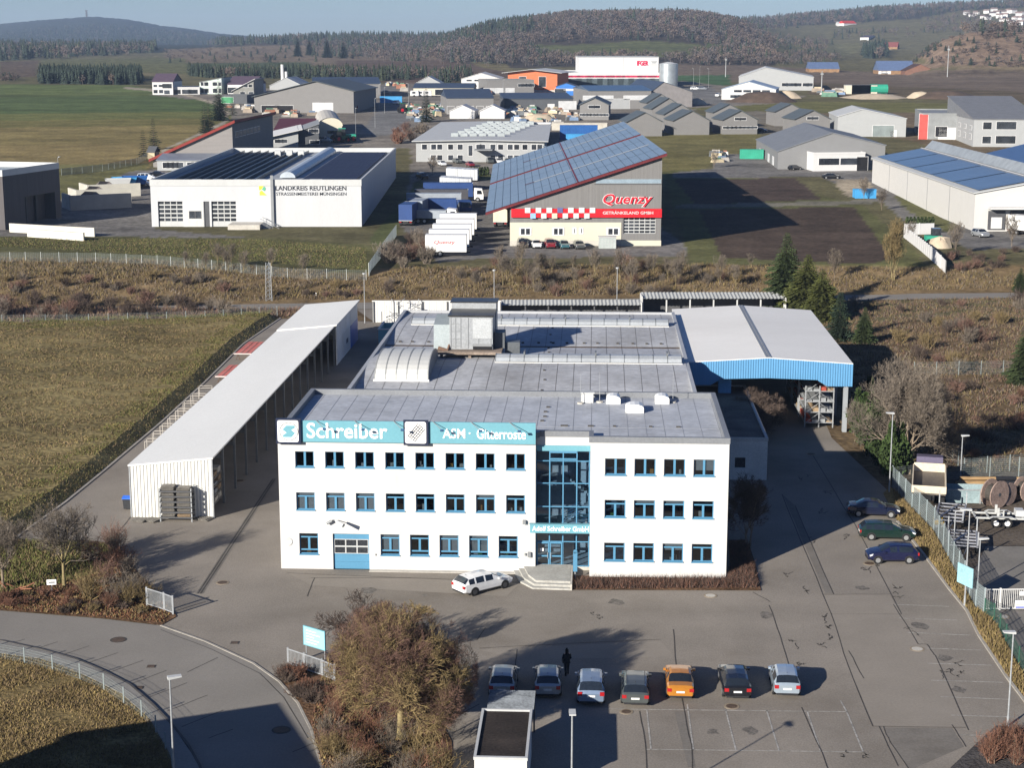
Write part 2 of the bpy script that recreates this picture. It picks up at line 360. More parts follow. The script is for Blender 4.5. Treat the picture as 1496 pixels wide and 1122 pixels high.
# ------------------------------------------------ site surfaces
asphalt = M('asphalt', (.218, .196, .170), .92, var=.17, scale=.16, fine=9, stain=.42, bump=.25, spec=.1)
asphalt2 = M('street_asphalt', (.205, .192, .174), .92, var=.10, scale=.18, fine=11, stain=.18, bump=.2, spec=.1)
paving = M('pavement_asphalt', (.215, .207, .192), .92, var=.1, scale=.4, stain=.2, spec=.1)
kerbst = M('kerb_stone', (.30, .28, .25), .9, var=.15, scale=1)
tar = M('tar_joint', (.060, .055, .050), .8, var=.2)
linep = M('worn_line_paint', (.30, .29, .27), .8, var=.35, scale=1.2, fine=5)
lawn = M('winter_lawn', (.185, .148, .070), .95, var=.5, scale=.07, fine=1.3, bump=4, stain=.5, spec=.05)
verge = M('dry_verge', (.18, .135, .062), .95, var=.4, scale=.5, fine=4, bump=2, spec=.05)
bedm = M('leaf_litter', (.125, .075, .045), .95, var=.5, scale=.7, fine=5, bump=2, spec=.05)
dirt = M('yard_dirt', (.105, .088, .072), .95, var=.3, scale=.3, fine=3, bump=1, stain=.4, spec=.05)
scrubm = M('scrub_soil', (.140, .10, .058), .95, var=.45, scale=.16, fine=1.4, bump=3, stain=.4, spec=.05)
slab = M('yard_concrete', (.175, .165, .15), .92, var=.12, scale=.3, stain=.3, spec=.1)

sheet('yard', [(20, 789), (95, 735), (150, 690), (235, 618), (300, 558), (355, 503), (415, 462), (440, 440), (1145, 440), (1215, 640), (1300, 720), (1311, 763), (1351, 813), (1386, 861), (1412, 893), (1430, 930), (1470, 990), (1530, 1070), (1600, 1180), (300, 1180), (250, 960), (200, 850), (165, 795)], .02, asphalt)
sheet('street', [(-60, 884), (0, 893), (150, 905), (235, 915), (300, 938), (370, 970), (408, 997), (435, 1028), (455, 1068), (470, 1122), (480, 1200), (310, 1200), (292, 1122), (250, 1060), (190, 1003), (110, 965), (0, 938), (-60, 932)], .04, asphalt2)
sheet('pavement', [(-60, 932), (0, 938), (110, 965), (190, 1003), (250, 1060), (292, 1122), (310, 1200), (262, 1200), (255, 1122), (246, 1100), (218, 1052), (178, 1016), (118, 986), (60, 965), (0, 957), (-60, 950)], .13, paving, thick=.13)
ribbon('kerb', [(-60, 932), (0, 938), (60, 951), (110, 965), (150, 982), (190, 1003), (222, 1031), (250, 1060), (274, 1090), (292, 1122), (310, 1200)], .16, .03, M('dark_kerb', (.09, .085, .08), .9), h=.12)
ribbon('kerb', [(235, 915), (300, 938), (370, 970), (408, 997), (435, 1028), (455, 1068), (470, 1122), (480, 1200)], .16, .03, kerbst, h=.05)
sheet('lawn', [(-60, 957), (0, 957), (60, 965), (118, 986), (178, 1016), (218, 1052), (246, 1100), (255, 1122), (262, 1200), (-60, 1200)], .10, verge)
# the meadow lies a good metre above the drive; its bank falls to the kerb
MZ = .85
BANK_FOOT = [at(*q)+Vector((-.15, 0, .05)) for q in [(-30, 815), (20, 789), (95, 735), (150, 690), (235, 618), (300, 558), (355, 503), (408, 466)]]
BANK_TOP = [q+Vector((-1.5, .3, MZ-.05)) for q in BANK_FOOT]
MEADOW = [tuple(q) for q in BANK_TOP[::-1]]+[tuple(at(-220, 850, MZ)), tuple(at(-220, 462, MZ)), tuple(at(0, 472, MZ)), tuple(at(300, 464, MZ))]
m = MB(); m.poly(MEADOW[::-1]); m.build('meadow', lawn, kind='structure'); m = MB()
for a, b_, c, d in zip(BANK_FOOT[:-1], BANK_FOOT[1:], BANK_TOP[1:], BANK_TOP[:-1]): m.poly([a, b_, c, d])
e = [tuple(q) for q in MEADOW[7:]]; e = [MEADOW[7]]+MEADOW[8:]+[MEADOW[0]]
for a, b_ in zip(e[:-1], e[1:]): m.poly([a, b_, (b_[0]*1.01, b_[1]*(1.012 if b_[1] > 180 else .985), 0), (a[0]*1.01, a[1]*(1.012 if a[1] > 180 else .985), 0)])
m.build('grass_bank', M('bank_grass_soil', (.15, .13, .058), .95, var=.45, scale=.3, fine=2, bump=3), kind='structure')
ribbon('kerb', [(20, 789), (95, 735), (150, 690), (235, 618), (300, 558), (355, 503), (410, 465)], .22, .03, kerbst, h=.08)
sheet('planting_bed', [(-200, 880), (-30, 815), (20, 789), (60, 791), (120, 790), (165, 795), (185, 818), (215, 852), (252, 890), (258, 902), (235, 915), (150, 905), (0, 893), (-60, 884)], .07, bedm)
sheet('planting_bed', [(405, 985), (422, 974), (470, 976), (500, 962), (560, 960), (600, 1010), (640, 1045), (660, 1085), (664, 1200), (480, 1200), (470, 1122), (455, 1068), (435, 1028)], .07, bedm)
sheet('planting_bed', [(832, 863), (1112, 864), (1104, 826), (1092, 790), (1064, 790), (1068, 846), (862, 843), (836, 842)], .07, bedm)
sheet('planting_bed', [(1390, 1122), (1405, 1108), (1455, 1062), (1500, 1066), (1560, 1122), (1560, 1200), (1330, 1200)], .07, M('dark_mulch', (.06, .055, .054), .95, var=.4, fine=5, bump=2))
sheet('verge', [(1301, 712), (1290, 722), (1311, 763), (1351, 813), (1386, 861), (1412, 893), (1430, 930), (1470, 990), (1530, 1070), (1570, 1070), (1496, 985), (1450, 905), (1425, 888), (1364, 776)], .08, verge)
ribbon('kerb', [(1311, 763), (1351, 813), (1386, 861), (1412, 893), (1430, 930), (1470, 990), (1530, 1070)], .2, .03, kerbst, h=.1)
sheet('works_yard', [(1301, 712), (1364, 776), (1425, 888), (1450, 905), (1496, 985), (1570, 1070), (1700, 1070), (1700, 690), (1310, 690)], .05, dirt)
sheet('concrete_apron', [(1425, 888), (1450, 905), (1496, 985), (1570, 1070), (1700, 1070), (1700, 800), (1440, 800), (1412, 860)], .09, slab)
sheet('hedge_bank', [(1145, 470), (1215, 640), (1300, 720), (1310, 690), (1700, 690), (1700, 470)], .03, scrubm)
sheet('scrub_bank', [(-200, 447), (0, 449), (330, 450), (520, 452), (545, 470), (415, 466), (300, 474), (150, 480), (0, 482), (-200, 474)], .05, scrubm)
pat = M('asphalt_patch', (.228, .205, .177), .93, var=.07, scale=.3, stain=.15, spec=.1); pad = M('asphalt_patch_dark', (.165, .152, .136), .92, var=.12, scale=.5, stain=.4, spec=.1)
for q in ([(1214, 898), (1317, 899), (1366, 958), (1412, 1064), (1277, 1062), (1240, 975)], [(1204, 870), (1300, 869), (1316, 897), (1214, 897)], [(420, 838), (760, 853), (740, 872), (455, 856)], [(700, 950), (965, 937), (985, 960), (760, 965)]): sheet('asphalt_patch', q, .026, pat)
for q in ([(1290, 1064), (1391, 1065), (1408, 1092), (1330, 1126), (1310, 1100)], [(985, 1040), (1001, 1040), (1016, 1122), (1005, 1122)], [(1144, 724), (1162, 740), (1218, 868), (1206, 868)], [(297, 868), (352, 783), (404, 702), (396, 702), (343, 781), (286, 868)]): sheet('asphalt_patch', q, .027, pad)
rs = random.Random(8); oil = M('oil_stain', (.14, .127, .112), .85, var=.4, scale=2)
for (cx, cy) in [(800, 1012), (862, 1020), (930, 1022), (996, 1012), (1078, 1012), (1150, 1010), (1040, 1070), (1096, 1068), (1380, 962), (1400, 1008), (1345, 915), (1260, 860), (620, 870), (540, 862), (1120, 900), (900, 880)]:
    p = at(cx, cy); k = rs.uniform(.25, .7); sheet('oil_stain', [(p.x+k*rs.uniform(.5, 1.2)*math.cos(a*.63), p.y+k*1.3*rs.uniform(.5, 1.2)*math.sin(a*.63)) for a in range(10)], .0285, oil, pix=False)
# country road along the bank
road_pts = [(-20, 466), (200, 455), (350, 449), (440, 446), (530, 441)]
def roadline(pts, wid, z, mat, name):
    P = [at(a, b) for a, b in pts]; A, B = P[0], P[-1]
    return ribbon(name, [(A.x, A.y), (B.x, B.y)], wid, z, mat, pix=False)
rA, rB = at(-300, 461), at(1900, 424)
cty = ribbon('country_road', [(rA.x, rA.y), (rB.x, rB.y)], 6.6, .09, asphalt2, pix=False)
dv = (rB-rA).normalized(); nv = Vector((-dv.y, dv.x, 0))
for off in (3.0, -3.0):
    ribbon('road_marking', [(rA.x+nv.x*off, rA.y+nv.y*off), (rB.x+nv.x*off, rB.y+nv.y*off)], .16, .10, linep, pix=False)
mk = MB()
for i in range(0, int((rB-rA).length), 12):
    a = rA+dv*i; b = a+dv*4
    mk.poly([(a.x-nv.x*.08, a.y-nv.y*.08, .10), (b.x-nv.x*.08, b.y-nv.y*.08, .10), (b.x+nv.x*.08, b.y+nv.y*.08, .10), (a.x+nv.x*.08, a.y+nv.y*.08, .10)])
mk.build('road_marking', linep, kind='structure')

# parking bay lines, tar joints, cracks
def strips(name, lines, wid, z, mat):
    m = MB()
    for ln in lines:
        P = [at(*p) for p in ln]
        for a, b in zip(P[:-1], P[1:]):
            d = (b-a).normalized(); n = Vector((-d.y, d.x, 0))*wid/2; a = a-d*wid*.3; b = b+d*wid*.3
            m.poly([(q.x, q.y, z) for q in (a-n, b-n, b+n, a+n)])
    return m.build(name, mat, kind='structure')
strips('parking_lines', [[(885, 1037), (1237, 1041)], [(945, 1096), (1262, 1100)], [(1004, 1030), (1013, 1097)], [(1060, 1038), (1075, 1097)], [(1120, 1039), (1138, 1098)], [(1179, 1040), (1199, 1099)], [(1228, 1025), (1237, 1041), (1261, 1100)], [(945, 1038), (951, 1096)],
    [(1306, 884), (1386, 887)], [(1314, 904), (1398, 907)], [(1325, 925), (1417, 929)], [(1355, 948), (1435, 951)], [(1355, 970), (1448, 973)], [(1361, 995), (1464, 998)], [(1375, 1019), (1476, 1023)], [(1390, 1046), (1490, 1049)], [(1404, 1075), (1440, 1076)]], .10, .032, linep)
rc = random.Random(5)
def wob(pts, n=5, j=1.6):
    o = []
    for a, b in zip(pts[:-1], pts[1:]):
        for k in range(n): t = k/n; o.append((a[0]+(b[0]-a[0])*t+rc.uniform(-j, j), a[1]+(b[1]-a[1])*t+rc.uniform(-j, j)*.5))
    return o+[pts[-1]]
J = [[(1187, 665), (1248, 766), (1317, 898)], [(1306, 884), (1341, 942), (1355, 942), (1365, 958)], [(1142, 723), (1169, 787), (1214, 898), (1240, 975), (1275, 1062)], [(1161, 739), (1218, 869)], [(1204, 869), (1300, 869)],
     [(984, 920), (988, 975), (998, 1030), (1010, 1090), (1013, 1140)], [(935, 1040), (944, 1100), (946, 1150)], [(700, 948), (850, 940), (965, 935)], [(191, 756), (160, 793)], [(1276, 1062), (1410, 1064)], [(1391, 1060), (1411, 1092)], [(1290, 1062), (1300, 1085), (1328, 1125)], [(1284, 1062), (1312, 1120)],
     [(1124, 885), (1140, 930), (1153, 975)], [(460, 845), (449, 872)], [(697, 936), (709, 918)], [(755, 950), (752, 985)], [(235, 900), (300, 880)], [(1171, 1035), (1200, 1100), (1215, 1140)], [(1240, 952), (1262, 992)], [(420, 838), (620, 846), (760, 852)], [(1366, 958), (1415, 1068)], [(455, 845), (600, 845)],
     [(640, 1062), (700, 1030)], [(1100, 866), (1125, 880)]]
strips('tar_joints', [wob(j, 4, .8) for j in J], .07, .034, tar)
strips('tar_joints', [[(399, 700), (345, 782), (289, 868)], [(402, 700), (349, 782), (293, 868)]], .12, .036, tar)
cr = []
for (cx, cy) in [(1201, 745), (1187, 790), (1236, 783), (1259, 833), (1276, 828), (1310, 858), (1314, 872), (1180, 865), (1160, 940), (1200, 944), (1166, 970), (1390, 980), (1395, 968), (1400, 985), (1378, 983), (1330, 920), (1264, 1104), (1234, 1104), (1202, 899), (1212, 916), (1216, 930), (870, 900), (1145, 843), (1175, 700), (1205, 720)]:
    for k in range(3):
        x, y = cx+rc.uniform(-4, 4), cy+rc.uniform(-3, 3); ln = [(x, y)]
        for q in range(4): x += rc.uniform(-4.5, 5.5); y += rc.uniform(-2.5, 3.2); ln.append((x, y))
        cr.append(ln)
strips('crack_seals', cr, .06, .035, tar)
strips('street_joints', [wob(j, 3, .5) for j in [[(0, 946), (36, 935)], [(38, 954), (84, 939)], [(80, 962), (130, 945)], [(118, 973), (172, 955)], [(157, 985), (209, 966)], [(190, 1001), (243, 981)], [(218, 1020), (273, 999)], [(245, 1040), (303, 1017)], [(266, 1063), (326, 1039)], [(305, 1080), (340, 1067)], [(274, 983), (318, 962)], [(428, 1100), (464, 1085)]]], .07, .046, tar)
strips('street_joints', [wob([(235, 921), (310, 950), (380, 985), (415, 1020), (450, 1080)], 3, .6)], .06, .047, tar)
strips('works_yard_lines', [[(1440, 800), (1500, 799)], [(1440, 915), (1475, 890)], [(1460, 945), (1500, 915)]], .08, .10, tar)
iron = M('cast_iron', (.085, .06, .045), .7, var=.3, scale=2, fine=9); ironrim = M('manhole_rim', (.23, .19, .14), .85)
def manhole(px, py, lab, z=.036, r=.38, ring=False, square=False, pale=False):
    p = at(px, py); t = thing('manhole_cover' if not square else 'drain_grate', lab, 'manhole' if not square else 'drain', (p.x, p.y, z))
    m = MB(); k = MB()
    if square: m.box(-.28, .28, -.25, .25, -.02, .012); k.box(-.22, .22, -.19, .19, -.01, .02); m.build('frame', tar, t); k.build('grate', iron, t); return
    m.tube([(0, 0, -.03), (0, 0, .008)], r+.13, 20); k.tube([(0, 0, -.02), (0, 0, .014)], r, 20)
    m.build('rim', ironrim if not ring else tar, t); k.build('lid', iron if not pale else concrete, t)
manhole(1038, 871, 'round manhole cover beside the hedge corner in front of the white office', pale=True)
manhole(1340, 949, 'round manhole cover with a pale lid among the parking bays by the fence', pale=True)
manhole(1270, 824, 'rust brown manhole cover in front of the blue hatchback')
manhole(325, 852, 'manhole cover in the tree shadow by the left gate')
manhole(350, 703, 'manhole cover in the dark lane beside the long white shed')
manhole(1185, 664, 'manhole cover in the shaded lane leading under the blue canopy')
manhole(915, 1041, 'dark manhole cover behind the dark silver estate car', r=.3)
manhole(1069, 1033, 'dark manhole cover behind the black estate car', r=.36)
manhole(1465, 903, 'round manhole cover behind the white sliding gate', z=.10, pale=True)
manhole(173, 936, 'manhole cover in a tarred ring on the curved street', z=.05, ring=True, r=.45)
manhole(411, 1068, 'manhole cover in a tarred ring at the street shadow edge', z=.05, ring=True, r=.45)
manhole(343, 940, 'square drain grate in the yard by the street kerb', square=True)
manhole(203, 1006, 'square drain grate at the inner kerb of the street', z=.05, square=True)
manhole(221, 975, 'small square drain grate in the middle of the street', z=.05, square=True)
# ------------------------------------------------ the office building
def window_set(parent, x0, x1, z0, z1, y, rows='low', blindp=0, seed=0, framemat=None, depth=.16):
    """two-leaf window in the wall plane y: frame > pane, sill; optional roller blind behind"""
    fm = framemat or blue; f = MB(); e = y+depth; w_ = .075; t = e+.06
    f.box(x0, x0+w_, e, t, z0, z1); f.box(x1-w_, x1, e, t, z0, z1); f.box(x0+w_, x1-w_, e, t, z1-w_, z1); f.box(x0+w_, x1-w_, e, t, z0, z0+w_*1.2)
    xm = (x0+x1)/2; zt = z1
    if rows in ('transom', 'three'):
        zt = z1-.34; f.box(x0+w_, x1-w_, e-.002, t, zt-w_*.7, zt+w_*.7)
    zb = z0
    if rows == 'three':
        zb = z0+.36; f.box(x0+w_, x1-w_, e-.002, t, zb-w_*.8, zb+w_*.8)
    f.box(xm-w_*1.15, xm+w_*1.15, e-.004, t, zb+w_*.8, zt-w_*.6)
    f.box(x0-.04, x1+.04, y-.07, y+depth+.01, z0-.05, z0+.035)
    fo = f.build('window_frame', fm, parent); g = MB(); g.poly([(x0+.02, e+.03, z0+.02), (x1-.02, e+.03, z0+.02), (x1-.02, e+.03, z1-.02), (x0+.02, e+.03, z1-.02)])
    g.build('pane', winglass, fo)
    if blindp:
        b = MB(); zz = z1-(z1-z0)*blindp; b.poly([(x0+.05, e+.12, zz), (x1-.05, e+.12, zz), (x1-.05, e+.12, z1), (x0+.05, e+.12, z1)]); b.build('blind', blind, fo)
    return fo
rw = random.Random(11)
def office():
    t = thing('office_building', 'three storey white office building with blue window frames and a glazed stairwell', 'office building', O, -YAW)
    roofm = M('roof_membrane', (.37, .39, .425), .6, var=.14, scale=.35, fine=2, stain=.35, spec=.3)
    top = 11.2; D = 16.0
    xl = [1.34+i*2.36 for i in range(8)]
    r3 = [(x, x+1.47, 8.32, 9.6) for x in xl]; r2 = [(x, x+1.47, 4.85, 6.28) for x in xl]
    xg = [1.50]+[7.95+i*2.33 for i in range(5)]
    r1 = [(x, x+1.5, 1.22, 2.95) for x in xg]; door = (4.16, 7.04, .02, 2.95)
    xr = [25.53+i*2.26 for i in range(4)]
    s3 = [(x, x+1.62, 8.26, 9.58) for x in xr]; s2 = [(x, x+1.62, 4.88, 6.28) for x in xr]; s1 = [(x, x+1.6, 1.36, 2.84) for x in xr]
    m = MB(); gl = (20.15, 24.4)
    m.wall(0, gl[0], 0, top, 0, .16, r3+r2+r1+[door])
    m.wall(gl[1], 35, 0, top, -1, .16, s3+s2+s1)
    m.poly([(gl[1], .6, 0), (gl[1], -1, 0), (gl[1], -1, top), (gl[1], .6, top)]); m.poly([(gl[0], 0, 0), (gl[0], .6, 0), (gl[0], .6, top), (gl[0], 0, top)])
    m.poly([(gl[0], .75, 10.15), (gl[1], .75, 10.15), (gl[1], .75, top), (gl[0], .75, top)])
    m.poly([(0, D, 0), (0, 0, 0), (0, 0, top), (0, D, top)]); m.poly([(35, -1, 0), (35, D, 0), (35, D, top), (35, -1, top)]); m.poly([(35, D, 0), (0, D, 0), (0, D, top), (35, D, top)])
    m.build('wall', white, t)
    # storeys behind the glass
    f = MB()
    for z in (.05, 3.45, 7.0):
        f.box(.05, gl[0]-.02, .3, 7, z-.25, z); f.box(gl[1]+.05, 34.9, -.7, 7, z-.25, z)
    f.box(.05, gl[0]-.02, .3, 7, 10.25, 10.4); f.box(gl[1]+.05, 34.9, -.7, 7, 10.25, 10.4)
    for x in (4.1, 8.8, 13.5, 18.2, 27.4, 31.9): f.box(x-.6+.3, x-.6+.4, 1.2, 7, .05, 10.2)
    f.box(.05, 34.9, 6.9, 7.1, .05, 10.2); f.build('floor_slab', room, t)
    rf = MB(); zr = top-.35
    rf.poly([(.3, .3, zr), (gl[0]+.1, .3, zr), (gl[0]+.1, 1.05, zr), (gl[1]-.1, 1.05, zr), (gl[1]-.1, -.7, zr), (34.7, -.7, zr), (34.7, D-.3, zr), (.3, D-.3, zr)]); ro = rf.build('roof', roofm, t)
    sm_ = MB()
    for i in range(24): x = 1.2+i*1.45; sm_.box(x, x+.045, .4 if x < 20 else (1.2 if x < 24.6 else -.6), D-.4, zr, zr+.012)
    sm_.box(.5, 34.6, 4.0, 4.05, zr, zr+.014); sm_.build('roof_seam', M('roof_seam', (.26, .275, .30), .7), ro)
    c = MB()
    for a in ((-.06, .34, -.06, D+.06), (34.66, 35.06, -1.06, D+.06)): c.box(a[0], a[1], a[2], a[3], top-.36, top+.1)
    c.box(.34, 34.66, D-.34, D+.06, top-.36, top+.1); c.box(.34, gl[0]+.12, -.06, .3, top-.36, top+.1); c.box(gl[1]-.12, 34.66, -1.06, -.7, top-.36, top+.1)
    c.box(gl[0]-.06, gl[0]+.3, .3, 1.1, top-.36, top+.1); c.box(gl[1]-.12, gl[1]+.24, -.7, 1.1, top-.36, top+.1); c.box(gl[0]+.3, gl[1]-.12, .7, 1.1, top-.36, top+.1)
    c.build('parapet', M('zinc_coping', (.19, .2, .215), .5, metal=.2, var=.1, stain=.2), t)
    kb = []
    for x in [1.5+i*2.5 for i in range(13)]: x += rw.uniform(-.5, .5); kb.append((x, x+rw.uniform(.25, .6), 4.3, 4.5, zr, zr+.09))
    for y in (6, 7.6, 9.4, 11.2): x = 20.5+rw.uniform(-.2, .2); kb.append((x, x+.3, y, y+.25, zr, zr+.08))
    each('walkway_block', kb, tar, ro)
    for i, (x0, x1, z0, z1) in enumerate(r3): window_set(t, x0, x1, z0, z1, 0, 'low', seed=i)
    for i, (x0, x1, z0, z1) in enumerate(r2): window_set(t, x0, x1, z0, z1, 0, 'transom', blindp=(.95 if i < 3 else (.25 if i in (6,) else 0)))
    for i, (x0, x1, z0, z1) in enumerate(r1): window_set(t, x0, x1, z0, z1, 0, 'three', blindp=(.8 if i in (1, 3, 4) else 0))
    for i, (x0, x1, z0, z1) in enumerate(s3): window_set(t, x0, x1, z0, z1, -1, 'low', blindp=.7 if i == 3 else 0)
    for i, (x0, x1, z0, z1) in enumerate(s2): window_set(t, x0, x1, z0, z1, -1, 'transom', blindp=.22 if i in (1, 2) else 0)
    for i, (x0, x1, z0, z1) in enumerate(s1): window_set(t, x0, x1, z0, z1, -1, 'transom', blindp=.4 if i == 2 else 0)
    sc = [M('sill_%d' % i, q, .7) for i, q in enumerate([(.55, .52, .48), (.45, .22, .06), (.10, .22, .06), (.5, .48, .42)])]
    for i, o in enumerate([q for q in t.children if q.name.startswith('window_frame')]):
        x0, x1, z0, z1 = (r3+r2+r1+s3+s2+s1)[i]; y = (.45 if x0 < 21 else -.55)
        for k in range(rw.choice([0, 1, 2, 3] if i in (1, 2, 3, 4, 5) else [0, 0, 1, 2])): q = MB(); x = rw.uniform(x0+.1, x1-.4); q.box(x, x+rw.uniform(.15, .35), y, y+.2, z0+.06, z0+rw.uniform(.2, .5)); q.build('sill_item', rw.choice(sc), o)
    # sectional door
    d = MB(); d.cur = 0; x0, x1, z0, z1 = door; e = .16
    for j in range(5): d.box(x0, x1, e, e+.06, z0+j*.586+.005, z0+j*.586+.58)
    do = d.build('sectional_door', blue, t)
    q = MB(); p = MB()
    for r in range(2):
        for cc in range(3):
            a = x0+.12+cc*.9; b = z0+1.30+r*.60; q.box(a-.04, a+.88, e-.012, e+.01, b-.035, b+.555); p.box(a+.02, a+.82, e-.022, e+.01, b+.02, b+.50)
    q.build('door_light_frame', lgrey, do); p.build('pane', darkpane, do)
    # glazed stairwell
    g = MB(); y = .75; x0, x1 = gl
    for x in (x0+.04, x0+1.08, x0+2.13, x0+3.2, x1-.06): g.box(x-.045, x+.045, y-.06, y+.06, .35, 9.72)
    for z in (9.72, 8.9, 7.1, 5.2, 3.55, 2.35, .35): g.box(x0, x1, y-.05, y+.05, z-.035, z+.035)
    g.box(x0+1.08, x0+3.2, y-.09, y+.05, 9.0, 9.12); g.box(x0+1.08, x0+3.2, y-.09, y+.05, 9.55, 9.72)
    go = g.build('curtain_wall', blue, t)
    h = MB(); h.box(x0, x1, y-.1, y+.1, 9.72, 10.15); h.build('panel', cyan, go)
    h = MB(); h.poly([(x0, y+.02, .35), (x1, y+.02, .35), (x1, y+.02, 9.72), (x0, y+.02, 9.72)]); h.build('pane', glass('stair_glass', (.46, .60, .73), .11), go)
    s = MB()
    s.box(x0, x1, 4.6, 5.0, .1, 10.4); s.box(x0, x0+1.6, 1.2, 4.6, 3.2, 3.4); s.box(x0, x0+1.6, 1.2, 4.6, 6.8, 7.0); s.box(x0, x1, 1.0, 5, .0, .34); s.box(x0, x1, .86, 4.8, 10.15, 10.4)
    for i in range(9): s.box(x0+2.0+i*.25, x0+2.25+i*.25, 2.2, 3.4, 3.3+i*.19, 3.48+i*.19); s.box(x0+2.0+i*.25, x0+2.25+i*.25, 3.5, 4.5, 6.9-i*.19, 7.08-i*.19)
    s.box(x0+2.2, x1-.05, 1.3, 2.2, 3.55, 3.75); s.box(x0+2.1, x1-.05, 1.15, 1.3, 5.0, 5.2)
    so = s.build('staircase', M('pale_stair', (.46, .48, .48), .8), go)
    r_ = MB()
    for k in range(5): r_.tube([(x0+2.0, 1.15, 3.8+k*.22), (x0+3.6, 1.15, 4.7+k*.22)], .02, 4); r_.tube([(x0+3.0, 1.15, 3.7+k*.2), (x1-.1, 1.15, 3.7+k*.2)], .02, 4)
    r_.build('banister', blue, so)
    # doors
    d = MB()
    for a in (x0+.08, x0+1.1):
        d.box(a, a+.09, y-.12, y-.03, .4, 2.3); d.box(a+.9, a+.99, y-.12, y-.03, .4, 2.3)
        for z in (.4, 1.12, 2.2): d.box(a+.09, a+.9, y-.12, y-.03, z, z+.11)
    do = d.build('entrance_door', blue, t); hh = MB()
    for a in (x0+.95, x0+1.2): hh.tube([(a, y-.2, 1.0), (a, y-.2, 1.5)], .025, 6); hh.tube([(a, y-.2, 1.05), (a, y-.11, 1.05)], .02, 4); hh.tube([(a, y-.2, 1.45), (a, y-.11, 1.45)], .02, 4)
    hh.build('handle', galv, do); n = MB(); n.box(x0+.35, x0+.62, y-.05, y-.035, 1.55, 1.8); n.build('notice', lettw, do)
    wv = MB(); wv.box(x0, x1, y-.02, y+.12, 0, .35); wv.build('plinth', concrete, t)
    each('junction_box', [(7.5, 7.6, -.05, -.002, 1.2, 1.35), (19.3, 19.42, -.12, -.002, 1.4, 1.6), (19.15, 19.4, -.25, -.002, 4.0, 4.3), (19.55, 19.8, -.2, -.002, 1.3, 1.7)], grey, t)
    r = MB(); r.box(7.06, 20.0, -.55, -.02, 0, .06); r.build('gravel_strip', concrete, t)
office()
def roof_thing(name, lab, cat, u, v, z): return thing(name, lab, cat, L(u, v, z), -YAW)
rz = 10.85
for (px_, py_, lab, sx) in [(896, 588, 'white dome skylight nearest the roof middle on the flat office roof', 1.6), (927, 601, 'white dome skylight set forward on the flat office roof', 2.0), (967, 588, 'white dome skylight nearest the right parapet of the office roof', 1.6)]:
    p = at(px_, py_, rz); t = thing('roof_skylight', lab, 'skylight', (p.x, p.y, rz), -YAW, 'dome skylights on the office roof')
    m = MB(); m.box(-sx/2*.75, sx/2*.75, -.7, .7, 0, .42); m.build('kerb_frame', whitem, t)
    m = MB(); n = 6; w2 = sx/2*.75
    for i in range(n):
        a0, a1 = math.pi*i/n, math.pi*(i+1)/n
        m.poly([(-math.cos(a0)*w2, -.7, .42+.3*math.sin(a0)), (-math.cos(a1)*w2, -.7, .42+.3*math.sin(a1)), (-math.cos(a1)*w2, .7, .42+.3*math.sin(a1)), (-math.cos(a0)*w2, .7, .42+.3*math.sin(a0))])
    for y in (-.7, .7): m.poly([(-math.cos(math.pi*i/n)*w2, y, .42+.3*math.sin(math.pi*i/n)) for i in range(n+1)][::(1 if y > 0 else -1)])
    m.build('dome', M('acrylic_dome', (.66, .67, .66), .35, var=.05), t)
for (px_, py_, lab) in [(876, 588, 'thin lightning rod left of the dome skylights'), (983, 588, 'thin lightning rod right of the dome skylights'), (848, 590, 'thin lightning rod by the roof edge box')]:
    p = at(px_, py_, rz); t = thing('lightning_rod', lab, 'lightning rod', (p.x, p.y, rz), -YAW, 'lightning rods on the office roof')
    m = MB(); m.tube([(0, 0, 0), (0, 0, 2.6)], [.03, .015], 5); m.build('rod', galv, t); m = MB(); m.tube([(0, 0, 0), (0, 0, .12)], .28, 10); m.build('base', concrete, t)
p = at(858, 587, rz); t = thing('roof_vent', 'white boxy roof vent beside the back parapet of the office roof', 'vent', (p.x, p.y, rz), -YAW)
m = MB(); m.box(-.5, .5, -.4, .4, 0, .8); m.build('vent_body', whitem, t); m = MB(); m.box(-.6, .6, -.5, .5, .8, .9); m.build('vent_cap', lgrey, t)
